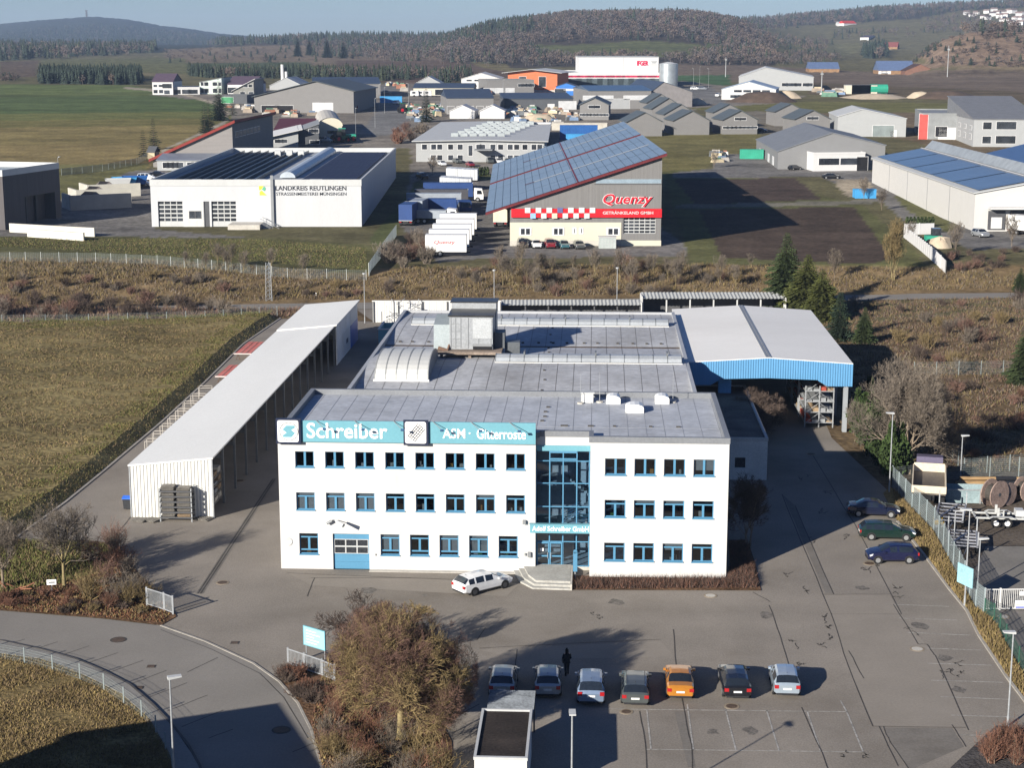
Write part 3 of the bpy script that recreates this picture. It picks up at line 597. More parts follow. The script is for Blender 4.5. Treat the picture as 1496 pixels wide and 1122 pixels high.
# ------------------------------------------------ signs on the facade
def signs():
    z0, z1 = 10.42, 12.12
    t = thing('sign_band', 'long cyan sign band along the office roof edge with white company lettering', 'sign', L(0, 0, 0), -YAW)
    m = MB(); m.box(1.62, 20.15, -.22, -.07, z0, z1); m.build('board', cyan, t)
    lettering('Schreiber', 2.35, z0+.32, 6.3, 1.22, -.225, lettw, t, .012)
    lettering('ASM', 12.95, z0+.42, 1.75, .78, -.225, lettw, t, .012); lettering('·', 14.98, z0+.78, .13, .13, -.225, lettw, t, 0); lettering('Gitterroste', 15.6, z0+.40, 3.8, .82, -.225, lettw, t, .012)
    for x in (3, 8, 13, 18): m = MB(); m.tube([(x, -.05, z1-.1), (x, 1.1, 11.2)], .03, 4); m.build('bracket', galv, t)
    for i, (x, lab) in enumerate([(.05, 'square white logo board with a cyan S in a ring at the left roof corner'), (10.0, 'square white logo board with a drawn grating in the middle of the sign band')]):
        b = thing('logo_board', lab, 'sign', L(x, 0, 0), -YAW); w_ = 1.85; c = z0-.12
        m = MB(); m.box(-.08, w_, -.42, -.06 if i == 0 else -.225, c, c+1.98); m.build('frame', navy, b)
        m = MB(); pr = []
        for (cx, cz, a0) in ((w_-.32, c+.3, -90), (w_-.32, c+1.72, 0), (.2, c+1.72, 90), (.2, c+.3, 180)):
            for k in range(4): a = R(a0+k*30); pr.append((cx+.15*math.cos(a), cz+.15*math.sin(a)))
        m.prism(pr, -.445, -.40); m.build('panel', lettw, b)
        if i == 0:
            cx, cz = .93, c+.99; m = MB(); n = 28
            for k in range(n):
                a, a2 = 2*math.pi*k/n, 2*math.pi*(k+1)/n
                m.poly([(cx+.74*math.cos(a), -.455, cz+.74*math.sin(a)), (cx+.74*math.cos(a2), -.455, cz+.74*math.sin(a2)), (cx+.68*math.cos(a2), -.455, cz+.68*math.sin(a2)), (cx+.68*math.cos(a), -.455, cz+.68*math.sin(a))])
            m.build('ring', dgrey, b)
            m = MB(); q = [(-.5, .15), (-.2, .48), (.45, .48), (.5, .3), (.2, .12), (.5, -.12), (.2, -.46), (-.45, -.46), (-.5, -.3), (-.18, -.1)]
            m.prism([(cx+a, cz+b_) for a, b_ in q], -.462, -.44); m.build('emblem', cyan, b)
        else:
            m = MB()
            for k in range(5): m.tube([(.28+k*.13, -.455, c+.75-k*.11), (1.05+k*.13, -.455, c+1.72-k*.11)], .034, 4)
            for k in range(7): s = k/6; m.tube([(.28+s*.77, -.455, c+.75+s*.97), (.8+s*.77, -.455, c+.31+s*.97)], .026, 4)
            m.build('emblem', dgrey, b)
    for i, x in enumerate([3.05, 6.05, 9.1, 12.15, 15.1, 18.1]):
        b = thing('sign_lamp', 'slim sign floodlight on an arm above ' + ['the letter c of the sign', 'the middle of the first word', 'the last letter of the first word', 'the gap right of the grating logo', 'the dot between the words', 'the end of the last word'][i], 'lamp', L(x, 0, z1), -YAW, 'sign floodlights on the roof edge')
        m = MB(); m.tube([(0, -.1, -.15), (.0, -.12, .05), (.75, -1.15, -.35)], .028, 5); m.build('arm', grey, b)
        m = MB(M_ := Matrix.Translation((.85, -1.25, -.42)) @ Matrix.Rotation(R(35), 4, 'X')); m.box(-.14, .14, -.08, .08, -.05, .05); m.build('lamp_head', M('lamp_blue', (.04, .10, .2), .4), b)
    t = thing('entrance_sign', 'cyan sign board with the company name above the glazed entrance', 'sign', L(19.75, -.35, 4.05-.6), -YAW)
    m = MB(); m.box(0, 4.75, -.35, 0, 0, .68); m.box(-.05, 4.8, -.38, .0, .68, .72); m.build('board', cyan, t)
    lettering('Adolf Schreiber GmbH', .18, .17, 4.4, .40, -.355, lettw, t, .012)
    each('bracket', [(.2, .3, 0, .33, .1, .6), (4.3, 4.4, 0, 1.0, .1, .6)], galv, t)
    t = thing('wall_lamp', 'grey street lamp head on a curved arm above the blue garage door', 'lamp', L(4.3, 0, 4.0), -YAW)
    m = MB(); m.tube([(-.0, 0, 0), (0, -.5, .25), (.35, -1.0, .25)], .035, 6); m.build('arm', galv, t); m = MB(Matrix.Translation((-.15, -.2, 0))); m.tube([(-.4, -.1, -.15), (0, 0, .05)], [.1, .13], 8); m.build('bracket', grey, t)
    m = MB(); m.tube([(.3, -.95, .27), (.95, -1.35, .02)], [.10, .17], 8); m.build('lamp_head', lgrey, t)
    t = thing('round_sign', 'round faded grey sign with a pale bar left of the ground floor windows', 'sign', L(.62, -.02, 2.25), -YAW)
    m = MB(); m.tube([(0, 0, 0), (0, -.03, 0)], .33, 20); m.build('disc', lgrey, t); m = MB(); m.box(-.24, .24, -.045, -.032, -.06, .06); m.build('bar', lettw, t)
    # entrance steps, polygonal
    t = thing('entrance_steps', 'grey stone entrance steps with a cut corner below the glazed stairwell', 'steps', L(20.2, 0, 0), -YAW)
    for i, (o, h) in enumerate([(0, .17), (.38, .34), (.76, .51)]):
        m = MB(); pr = [(-1.9+o*1.1, .6), (-1.2+o*.9, -2.6+o*.7), (-.1+o*.3, -4.2+o), (2.75, -4.35+o), (2.75, .6)]
        m.prism(pr, .03 if i == 0 else h-.17, h, 'z'); m.build('step', M('granite', (.34, .335, .31), .8, var=.18, scale=1.2, stain=.3), t)
    m = MB(); m.box(2.76, 2.9, -4.35, .5, .03, .5); m.build('side_wall', concrete, t)
    t = thing('name_post', 'slim blue post with a rounded top beside the entrance steps', 'post', L(23.3, -1.5, .03), -YAW)
    m = MB(); m.box(-.16, .16, -.05, .05, .6, 2.2); m.tube([(0, -.05, 2.2), (0, .05, 2.2)], .16, 14); m.build('panel', blue, t); m = MB(); m.tube([(0, .07, 0), (0, .07, 1.9)], .05, 6); m.build('support', galv, t)
signs()

# ------------------------------------------------ production hall
def hall():
    t = thing('production_hall', 'large grey roofed production hall behind the white office building', 'hall', L(0, 0, 0), -YAW)
    x0, x1, y0, y1 = .8, 34.4, 16.1, 80.2; rm = M('hall_roof', (.36, .37, .39), .62, var=.17, scale=.22, fine=1.5, stain=.55, spec=.3)
    prof = [(16.1, 8.75), (20, 8.78), (24, 8.73), (27.2, 8.56), (28.3, 8.44), (29.4, 8.56), (32, 8.78), (36.5, 9.06), (40.5, 9.15), (44, 9.04), (48, 8.81), (51.6, 8.56), (52.7, 8.44), (53.8, 8.56), (57, 8.78), (61, 9.00), (64, 9.03), (68, 8.94), (73.8, 8.75)]
    vv = lambda v: (v+127.5)*1.03125-127.5
    prof = [(16.1, 7.75)]+[(vv(a), z-1) for a, z in prof[1:-1]]+[(80, 7.75)]
    m = MB()
    for (a, za), (b, zb) in zip(prof[:-1], prof[1:]): m.poly([(x0+.3, a, za), (x1-.3, a, za), (x1-.3, b, zb), (x0+.3, b, zb)])
    ro = m.build('roof', rm, t, smooth=True)
    s = MB()
    for k in range(19):
        x = x0+1.3+k*1.7
        for (a, za), (b, zb) in zip(prof[:-1], prof[1:]): s.poly([(x, a, za+.015), (x+.05, a, za+.015), (x+.05, b, zb+.015), (x, b, zb+.015)])
    s.build('roof_seam', M('hall_seam', (.16, .155, .15), .7), ro)
    g = MB()
    for y in (vv(28.3), vv(52.7)): g.box(x0+.3, x1-.3, y-.35, y+.35, 7.36, 7.50)
    g.build('valley_gutter', M('gutter_dirt', (.10, .075, .055), .9, var=.5, scale=.5, fine=3), ro)
    rr = random.Random(4); o = []
    for y in (vv(26.6), vv(54.2)):
        for k in range(18): x = x0+1.5+k*1.75+rr.uniform(-.3, .3); o.append((x, x+.3, y, y+.3, 7.5, 7.72))
    for k in range(16): y = 19+k*3.75; z = np.interp(y, [p[0] for p in prof], [p[1] for p in prof]); o.append((19.4+(k % 2)*.15, 19.65+(k % 2)*.15, y, y+.45, z, z+.06))
    each('roof_bracket', o, tar, ro)
    w = MB(); zb = 7.2
    for (xa, xb) in ((x0, x0+.12), (x1-.12, x1)): w.box(xa, xb, y0, y1, 0, zb)
    w.box(x0+.12, x1-.12, y1-.12, y1, 0, zb); w.build('wall', whitem, t)
    w = MB(); pz = lambda y: float(np.interp(y, [p[0] for p in prof], [p[1] for p in prof]))+.25
    for (xa, xb) in ((x0-.05, x0+.32), (x1-.32, x1+.05)):
        for (a, za), (b, zb_) in zip(prof[:-1], prof[1:]):
            w.faces([(xa, a, 7.0), (xb, a, 7.0), (xb, b, 7.0), (xa, b, 7.0), (xa, a, 8.1), (xb, a, 8.1), (xb, b, 8.1), (xa, b, 8.1)], [(4, 5, 6, 7), (0, 4, 7, 3), (1, 2, 6, 5)])
    w.box(x0+.32, x1-.32, y1-.2, y1+.08, 7.1, 8.02); w.build('parapet', M('parapet_metal', (.36, .37, .385), .5, metal=.2, var=.08, stain=.2), t)
    # ridge skylight strips
    for (yc, xa, xb) in ((vv(41.2), 14.3, 33.7), (vv(64.4), 2.9, 33.3)):
        m = MB(); hw = 1.15; z0 = pz(yc)-.42; n = 5
        m.box(xa-.05, xb+.05, yc-hw-.12, yc-hw, z0-.3, z0+.26); m.box(xa-.05, xb+.05, yc+hw, yc+hw+.12, z0-.3, z0+.26); m.box(xa-.05, xa+.03, yc-hw, yc+hw, z0-.3, z0+.26); m.box(xb-.03, xb+.05, yc-hw, yc+hw, z0-.3, z0+.26)
        ko = m.build('skylight_kerb', whitem, t); c = MB(); N = int((xb-xa)/1.45); dx = (xb-xa)/N; rb = MB()
        ar = [(-math.cos(math.pi*i/n)*hw, .62*math.sin(math.pi*i/n)) for i in range(n+1)]
        for k in range(N):
            for (ya, za), (yb, zb2) in zip(ar[:-1], ar[1:]): c.poly([(xa+k*dx+.04, yc+ya, z0+.3+za), (xa+k*dx+dx-.04, yc+ya, z0+.3+za), (xa+k*dx+dx-.04, yc+yb, z0+.3+zb2), (xa+k*dx+.04, yc+yb, z0+.3+zb2)])
            for (ya, za), (yb, zb2) in zip(ar[:-1], ar[1:]): rb.poly([(xa+k*dx-.04, yc+ya, z0+.33+za), (xa+k*dx+.04, yc+ya, z0+.33+za), (xa+k*dx+.04, yc+yb, z0+.33+zb2), (xa+k*dx-.04, yc+yb, z0+.33+zb2)])
            if k % 5 == 2: rb.box(xa+k*dx-.08, xa+k*dx+.08, yc-.4, yc+.8, z0+.8, z0+1.2)
        for x in (xa, xb): c.poly([(x, yc+a, z0+.3+b) for a, b in (ar if x == xb else ar[::-1])])
        c.build('skylight_vault', M('skylight_sheet', (.28, .30, .32), .35, var=.10, scale=.5, spec=.5), ko); rb.build('rib', M('skylight_rib', (.12, .13, .14), .5), ko)
hall()
def roof_plant():
    # half barrel light
    t = thing('barrel_rooflight', 'large pale half barrel rooflight at the left of the hall roof', 'rooflight', L(5.4, 42.3, 7.85), -YAW)
    hw, ln, hh = 5.4, 5.4, 2.0; m = MB(); n = 14; rb = MB()
    ar = [(-math.cos(math.pi*i/n)*hw, hh*math.sin(math.pi*i/n)**.8 if 0 < i < n else 0) for i in range(n+1)]
    for (ya, za), (yb, zb) in zip(ar[:-1], ar[1:]): m.poly([(-ln/2, ya, za), (ln/2, ya, za), (ln/2, yb, zb), (-ln/2, yb, zb)])
    m.build('vault', M('barrel_sheet', (.47, .475, .46), .45, var=.06, scale=.4, stain=.1), t, smooth=True)
    e = MB()
    for x in (-ln/2, ln/2): e.poly([(x, a, b) for a, b in (ar if x > 0 else ar[::-1])])
    e.build('end_wall', grey, t)
    for k in range(6):
        x = -ln/2+.05+k*(ln-.1)/5
        for (ya, za), (yb, zb) in zip(ar[:-1], ar[1:]): rb.poly([(x-.05, ya, za+.03), (x+.05, ya, za+.03), (x+.05, yb, zb+.03), (x-.05, yb, zb+.03)])
    rb.build('rib', M('barrel_rib', (.25, .26, .26), .6), t); b = MB(); b.box(-ln/2-.1, ln/2+.1, -hw-.15, -hw+.1, -.7, .12); b.box(-ln/2-.1, ln/2+.1, hw-.1, hw+.1, -.7, .12); b.build('kerb_frame', whitem, t)
    # ventilation unit
    t = thing('ventilation_unit', 'big galvanised ventilation unit with dark roofs standing on the hall roof', 'ventilation unit', L(11.4, 50.2, 7.95), -YAW)
    z0 = .9
    b = MB(); b.box(-3.6, 3.4, -2.6, 6.5, z0-.35, z0-.05)
    for x in (-3, 0, 3):
        for y in (-2, 5.8): b.box(x-.15, x+.15, y-.15, y+.15, -.3, z0-.35)
    b.build('base_frame', M('rusty_frame', (.20, .16, .13), .8, var=.3), t)
    b = MB(); b.box(-2.2, 2.4, -1.3, 3.2, z0, z0+3.55); b.build('casing', galv, t)
    b = MB(); b.box(-2.35, 2.5, 3.2, 6.0, z0, z0+4.3); b.build('rear_casing', galv, t)
    fl = MB(); fl.prism([(-1.3, z0), (3.0, z0), (2.4, z0+3.2), (-1.0, z0+2.6)], -3.9, -2.2, 'x'); fl.build('intake_hood', M('hood_metal', (.30, .34, .35), .5, metal=.3, var=.1), t)
    r_ = MB(); r_.box(-2.35, 2.55, -1.5, 3.18, z0+3.55, z0+3.68); r_.box(-2.5, 2.65, 3.2, 6.2, z0+4.3, z0+4.42); r_.build('roof_cover', M('wet_bitumen', (.035, .033, .03), .35, var=.5, scale=.6), t)
    p = MB()
    for x in (-2.05, -1.55, -1.0, -.2, .9, 2.2): p.box(x-.03, x+.03, -1.34, -1.3, z0+.1, z0+3.4)
    for z in (.3, 1.1, 1.9, 2.7): p.box(-2.05, -1.0, -1.335, -1.302, z0+z, z0+z+.05)
    p.box(.25, 2.3, -1.42, -1.3, z0+.35, z0+.6); p.build('panel_seam', grey, t)
    l = MB(); l.box(.3, 2.3, -1.40, -1.305, z0, z0+.33); l.build('louvre', dark, t); s = MB(); s.box(.3, 2.3, -1.36, -1.3, z0+1.2, z0+3.3); s.build('access_panel', M('bright_panel', (.46, .48, .49), .4, metal=.3), t)
    d = MB(); d.box(2.5, 3.6, 0, 2.2, z0-.1, z0+1.6); d.box(3.6, 5.2, .4, 1.8, z0-.9, z0+.5); d.build('duct', M('dark_duct', (.10, .11, .12), .5, metal=.3), t)
    pp = MB()
    for k in range(3): pp.tube([(-3.4, -1.8+k*.5, z0+.2), (-2.4, -1.8+k*.5, z0-.1), (-2.2, -1.0, z0+.6)], .14, 8)
    pp.build('pipe', M('rust_pipe', (.16, .10, .07), .8), t)
roof_plant()
# ------------------------------------------------ sheds, canopy and other structures on the site
def corr(m, x0, x1, z0f, z1f, y, pitch=.25, dep=.04):
    """corrugated sheet in the plane y; z0f,z1f functions of x"""
    n = max(2, int((x1-x0)/pitch)); p = (x1-x0)/n
    for i in range(n):
        a = x0+i*p; q = [(a, y), (a+p*.45, y), (a+p*.55, y-dep), (a+p*.95, y-dep), (a+p, y)]
        for (xa, ya), (xb, yb) in zip(q[:-1], q[1:]): m.poly([(xa, ya, z0f(xa)), (xb, yb, z0f(xb)), (xb, yb, z1f(xb)), (xa, ya, z1f(xa))])
shedm = M('shed_sheet', (.50, .50, .48), .55, var=.05, scale=.3, stain=.08)
roofw = M('white_sheet_roof', (.68, .68, .65), .55, var=.045, scale=.12, stain=.10, streak=(1, .3, 1))
def long_shed():
    t = thing('open_storage_shed', 'long white open storage shed with a mono pitch roof left of the office', 'shed', L(-15.8, 13.9, 0), -YAW)
    W, D = 7.2, 90; zl, zr = 4.64, 5.35; z = lambda x: zl+(zr-zl)*x/W
    m = MB(); corr(m, 0, W, lambda x: .02, lambda x: z(x)-.02, .0, .29, .05); m.build('gable_wall', shedm, t)
    m = MB(); m.box(0, .12, .05, D, 0, zl-.05); m.box(0, W, D-.1, D, 0, zl-.1); m.build('rear_wall', whitem, t)
    m = MB(); D1 = 70
    m.faces([(-.15, -.12, z(-.15)), (W+.15, -.12, z(W+.15)), (W+.15, D1, z(W+.15)), (-.15, D1, z(-.15)), (-.15, -.12, z(-.15)+.14), (W+.15, -.12, z(W+.15)+.14), (W+.15, D1, z(W+.15)+.14), (-.15, D1, z(-.15)+.14)], [(0, 3, 2, 1), (4, 5, 6, 7), (0, 1, 5, 4), (1, 2, 6, 5), (2, 3, 7, 6), (3, 0, 4, 7)])
    m.build('roof', roofw, t)
    m = MB(); k = .14; m.faces([(-.1, D1-1, z(0)+k), (W+.4, D1-1, z(W)+k), (W+.4, D+.1, z(W)+k), (-.1, D+.1, z(0)+k), (-.1, D1-1, z(0)+k+.14), (W+.4, D1-1, z(W)+k+.14), (W+.4, D+.1, z(W)+k+.14), (-.1, D+.1, z(0)+k+.14)], [(0, 3, 2, 1), (4, 5, 6, 7), (0, 1, 5, 4), (1, 2, 6, 5), (2, 3, 7, 6), (3, 0, 4, 7)])
    m.build('end_roof', roofw, t)
    tr = MB(); tr.box(W-.02, W+.1, -.06, .06, 0, z(W)-.03); tr.box(-.1, .0, -.06, .06, 0, z(0)-.03); tr.build('corner_trim', galv, t)
    st = M('shed_steel', (.13, .14, .155), .5, metal=.3)
    for k in range(1, 15):
        y = k*5.0; m = MB(); m.box(W-.25, W-.05, y-.12, y+.12, 0, z(W)-.05); m.box(.15, W-.25, y-.06, y+.06, z(0)-.45, z(0)-.1); m.build('column', st, t)
    # closed end bays
    m = MB(); m.box(W-.08, W+.05, 71, 83, 0, z(W)+.2); m.build('side_panel', M('panel_white', (.62, .63, .63), .5), t)
    m = MB(); m.box(W-.08, W+.07, 83.1, 90, .0, 3.1); m.build('blue_panel', M('deep_blue_panel', (.03, .12, .42), .45), t); m = MB(); m.box(W-.08, W+.06, 83.1, 90, 3.1, z(W)+.2); m.build('side_panel', whitem, t)
    m = MB(); m.box(W+.02, W+.09, 76, 82, .3, 3.2); d = m.build('roller_door', whitem, t); m = MB(); m.box(W+.08, W+.11, 79.0, 80.6, 1.4, 2.0); m.build('plate', navy, d)
long_shed()
rk = random.Random(21)
def store_rack(u, v, rz_, n, lab, ln=4.2, dep=1.6, hh=3.6, group='storage racks inside the long shed'):
    t = thing('storage_rack', lab, 'rack', L(u, v, .02), -YAW+rz_, group)
    for x in (0, ln):
        for y in (0, dep): m = MB(); m.box(x-.05, x+.05, y-.05, y+.05, 0, hh); m.build('upright', M('rack_steel', (.20, .19, .18), .6, metal=.3), t)
    for k in range(n):
        z = .4+k*(hh-.5)/n; m = MB(); m.box(0, ln, 0, dep, z, z+.08); s = m.build('shelf', M('rack_steel', (.2, .19, .18)), t)
        for q in range(3):
            x = .15+q*ln/3; h = rk.uniform(.12, .5); m = MB(); m.box(x, x+ln/3-.25, .1, dep-.15, z+.081, z+.08+h); m.build('stored_goods', [M('stored_wood', (.26, .19, .12), .85, var=.3), galv, M('stored_rust', (.14, .09, .06), .85, var=.3), concrete][rk.randrange(4)], s)
store_rack(-9.1, 15.2+.6, R(90), 4, 'dark storage rack just inside the open side of the shed front')
for k in range(1, 7): store_rack(-13.2+rk.uniform(-.3, .3), 15.2+k*8, R(90), 4, 'dark storage rack full of bars deep inside the long shed')

def canopy():
    t = thing('loading_canopy', 'wide white loading canopy with a blue corrugated fascia right of the hall', 'canopy', L(34.6, 49.9, 0), -YAW)
    W, D, xr = 17.15, 36, 8.5; zt = lambda x: 7.42+.55*(1-abs(x-xr)/(xr if x < xr else W-xr))
    m = MB()
    for a, b in ((-.2, xr), (xr, W+.25)):
        m.faces([(a, -.05, zt(a)), (b, -.05, zt(b)), (b, D, zt(b)), (a, D, zt(a)), (a, -.05, zt(a)+.12), (b, -.05, zt(b)+.12), (b, D, zt(b)+.12), (a, D, zt(a)+.12)], [(0, 3, 2, 1), (4, 5, 6, 7), (0, 1, 5, 4), (2, 3, 7, 6)]+([(3, 0, 4, 7)] if a < 0 else [(1, 2, 6, 5)]))
    ro = m.build('roof', M('canopy_roof', (.66, .65, .62), .55, var=.05, scale=.1, stain=.16, streak=(.4, 1, 1)), t)
    m = MB(); m.box(xr-.28, xr-.05, 0, D-.1, zt(xr)+.08, zt(xr)+.17); m.box(xr+.05, xr+.28, 0, D-.1, zt(xr)+.08, zt(xr)+.17); m.build('ridge_flashing', grey, ro)
    lo = lambda x: (5.62+.25*(1-abs(x-xr)/xr)) if 3.4 < x < W-3.4 else max(5.05, 5.62-.4*abs(min(x, W-x)-3.4) if False else (5.05 if min(x, W-x) < 2.4 else 5.05+.6*(min(x, W-x)-2.4)))
    m = MB(); corr(m, -.2, W+.25, lo, lambda x: zt(x)+.06, -.12, .26, .06); m.build('fascia', M('fascia_blue', (.095, .25, .43), .45, var=.05, stain=.05), t)
    m = MB(); m.box(W+.1, W+.25, -.1, D, 6.1, 7.4); m.build('side_fascia', M('fascia_blue', (.095, .25, .43)), t)
    for k in range(5):
        y = k*7.9; m = MB(); m.box(W-.6, W-.15, y, y+.12, .02, 7.3); m.box(W-.6, W-.15, y+.4, y+.52, .02, 7.3); m.box(W-.42, W-.33, y+.12, y+.4, .02, 7.3); m.build('column', M('column_grey', (.27, .29, .31), .5, metal=.2, var=.08), t)
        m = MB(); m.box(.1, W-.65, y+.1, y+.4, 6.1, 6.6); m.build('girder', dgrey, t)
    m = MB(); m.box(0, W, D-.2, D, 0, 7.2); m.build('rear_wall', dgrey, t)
    m = MB(); m.box(W-.3, W-.2, 9, D, 2.2, 6); m.build('side_wall', lgrey, t)
canopy()
for k, (v, z, lab) in enumerate([(52, 0, 'steel cantilever rack of red bars just inside the canopy column'), (58.5, 0, 'second steel rack of red bars under the canopy'), (65, 0, 'rear steel rack under the canopy')]):
    t = thing('cantilever_rack', lab, 'rack', L(47.4, v, .03), -YAW, 'steel racks under the loading canopy')
    for x in (0, 1.5, 3.0):
        for y in (0, 5.4):
            m = MB(); m.box(x-.06, x+.06, y-.06, y+.06, 0, 4.6); m.build('upright', galv, t)
    for j in range(4):
        z = .5+j*1.15; m = MB(); m.box(-.05, 3.1, -.05, 5.5, z, z+.09); s = m.build('shelf', galv, t)
        for q in range(4):
            h = rk.uniform(.12, .45); m = MB(); m.box(.1+q*.75, .7+q*.75, .1, 5.2, z+.091, z+.09+h); m.build('stored_goods', [M('red_bars', (.30, .06, .04), .7, var=.3), M('stored_wood', (.26, .19, .12)), galv][rk.randrange(3)], s)
    m = MB()
    for j in range(4): z = .5+j*1.15; m.tube([(0, -.06, z), (1.5, -.06, z+1.1)], .03, 4); m.tube([(1.5, -.06, z+1.1), (3, -.06, z)], .03, 4)
    m.build('brace', galv, t)
def annex():
    t = thing('flat_roofed_annex', 'low flat roofed annex in shadow between the office and the canopy lane', 'annex', L(35.06, 29.4, 0), -YAW)
    W, D, h = 6.05, 25, 4.0; m = MB(); m.wall(0, W, 0, h, 0, .15, [(1.2, 2.2, .9, 2.1), (3.0, 4.0, 1.2, 2.2)]); m.poly([(W, 0, 0), (W, D, 0), (W, D, h), (W, 0, h)]); m.poly([(W, D, 0), (0, D, 0), (0, D, h), (W, D, h)]); m.build('wall', M('annex_render', (.5, .5, .48), .85, stain=.3), t)
    m = MB(); m.box(0.2, W-.2, .2, D-.2, h-.1, h); m.build('roof', M('annex_roof', (.12, .105, .095), .9, var=.4, scale=.4, stain=.4), t)
    m = MB(); m.box(W-.22, W+.05, -.05, D+.05, h-.2, h+.15); m.box(0, W-.22, -.05, .2, h-.2, h+.15); m.box(0, W-.22, D-.2, D+.05, h-.2, h+.15); m.build('parapet', M('parapet_stone', (.42, .41, .39), .8, stain=.3), t)
    for x in (1.2, 3.0): m = MB(); m.poly([(x, .12, .9), (x+1, .12, .9), (x+1, .12, 2.2), (x, .12, 2.2)]); m.build('window', darkpane, t)
    t = thing('chimney_duct', 'blue boxed chimney with two flue caps standing on the annex roof', 'chimney', L(38.6, 51.2, 4.0), -YAW)
    m = MB(); m.box(-.68, .68, -.5, .5, 0, 2.7); m.build('casing', M('duct_blue', (.095, .26, .44), .5), t)
    for x in (-.35, .35): m = MB(); m.tube([(x, 0, 2.7), (x, 0, 2.95), (x, 0, 2.95), (x, 0, 3.1)], [.14, .14, .24, .2], 10); m.build('flue_cap', galv, t)
annex()
def container_house():
    t = thing('site_cabin', 'white flat roofed cabin with a dark roof at the front of the parking row', 'cabin', L(18.35, -41.4, 0), -YAW)
    W, D, h = 2.85, 6.7, 2.9; m = MB(); m.wall(0, W, .1, h-.05, 0, .08, [(1.9, 2.5, 1.0, 2.3)]); m.poly([(W, 0, .1), (W, D, .1), (W, D, h-.05), (W, 0, h-.05)]); m.poly([(W, D, .1), (0, D, .1), (0, D, h-.05), (W, D, h-.05)]); m.poly([(0, D, .1), (0, 0, .1), (0, 0, h-.05), (0, D, h-.05)]); m.build('wall', whitem, t)
    m = MB(); m.poly([(1.9, .06, 1.0), (2.5, .06, 1.0), (2.5, .06, 2.3), (1.9, .06, 2.3)]); m.build('window', darkpane, t)
    m = MB(); m.box(.1, W-.1, .14, D-.1, h-.12, h-.06); m.build('roof', M('mossy_bitumen', (.032, .025, .021), .85, var=.5, scale=.5, stain=.5), t)
    m = MB(); m.box(-.05, W+.05, -.06, .14, h-.12, h+.05); m.box(-.05, W+.05, D-.1, D+.05, h-.12, h+.05); m.box(-.05, .1, .14, D-.1, h-.12, h+.05); m.box(W-.1, W+.05, .14, D-.1, h-.12, h+.05); m.build('roof_edge', lgrey, t)
    t = thing('carport_roof', 'corrugated grey lean-to roof on posts attached behind the cabin', 'lean-to', L(18.55, -34.65, 0), -YAW)
    m = MB(); n = 24; D = 3.6
    for i in range(n):
        y0 = i*D/n; y1 = (i+1)*D/n; ym = (y0+y1)/2; a = 2.62; m.poly([(0, y0, a), (2.75, y0, a), (2.75, ym, a+.05), (0, ym, a+.05)]); m.poly([(0, ym, a+.05), (2.75, ym, a+.05), (2.75, y1, a), (0, y1, a)])
    m.build('roof_sheet', M('corrugated_grey', (.20, .22, .24), .45, metal=.3, var=.3, scale=1.2), t)
    for x in (.08, 2.67): m = MB(); m.box(x-.05, x+.05, D-.15, D-.05, .02, 2.6); m.build('post', dgrey, t)
    each('beam', [(0, 2.75, D-.16, D-.04, 2.5, 2.6), (0, .08, .05, D-.2, 2.5, 2.6)], dgrey, t)
container_house()
# back boundary wall and rail sheds
def back_walls():
    a = at(545, 471); b = at(731, 471); t = thing('boundary_wall', 'white ribbed boundary wall with dark posts behind the production hall', 'wall', a, 0)
    W = (b-a).length; m = MB(); corr(m, 0, W, lambda x: 0, lambda x: 3.15, 0, .35, .04); m.build('wall_panel', whitem, t); m = MB(); m.box(-.1, W+.1, -.1, .15, 3.15, 3.3); m.build('coping', whitem, t)
    for k in range(6): x = .15+k*W/5.2; m = MB(); m.box(x-.09, x+.09, -.16, -.05, 0, 3.12); m.build('post', dgrey, t)
    for (p0, p1, yb, h, dep, lab) in [(733, 936, 468, 2.35, 2.0, 'low corrugated rail shelter behind the middle of the hall'), (938, 1146, 462, 2.75, 3.2, 'taller corrugated rail shelter behind the loading canopy')]:
        a = at(p0, yb); b = at(p1, yb); W = b.x-a.x; t = thing('rail_shelter', lab, 'shelter', a, 0, 'rail shelters at the back boundary'); m = MB(); n = int(W/.55); p = W/n
        for i in range(n):
            x = i*p
            for (xa, za), (xb, zb) in (((x, 0), (x+p/2, .09)), ((x+p/2, .09), (x+p, 0))): m.poly([(xa, -.6, h+za), (xb, -.6, h+zb), (xb, dep, h+.45+zb), (xa, dep, h+.45+za)])
        m.build('roof_sheet', M('fibre_cement', (.36, .37, .36), .7, var=.1, stain=.2), t); m = MB(); m.box(0, W, dep-.15, dep, 0, h+.3); m.build('rear_wall', dgrey, t)
        for k in range(7): x = .1+k*(W-.2)/6; m = MB(); m.box(x-.1, x+.1, -.1, .1, 0, h); m.build('post', lgrey if dep > 3 else dgrey, t)
        m = MB(); m.box(-.12, .0, -.6, dep, 0, h+.4); m.box(W, W+.12, -.6, dep, 0, h+.4); m.build('end_wall', whitem, t)
back_walls()
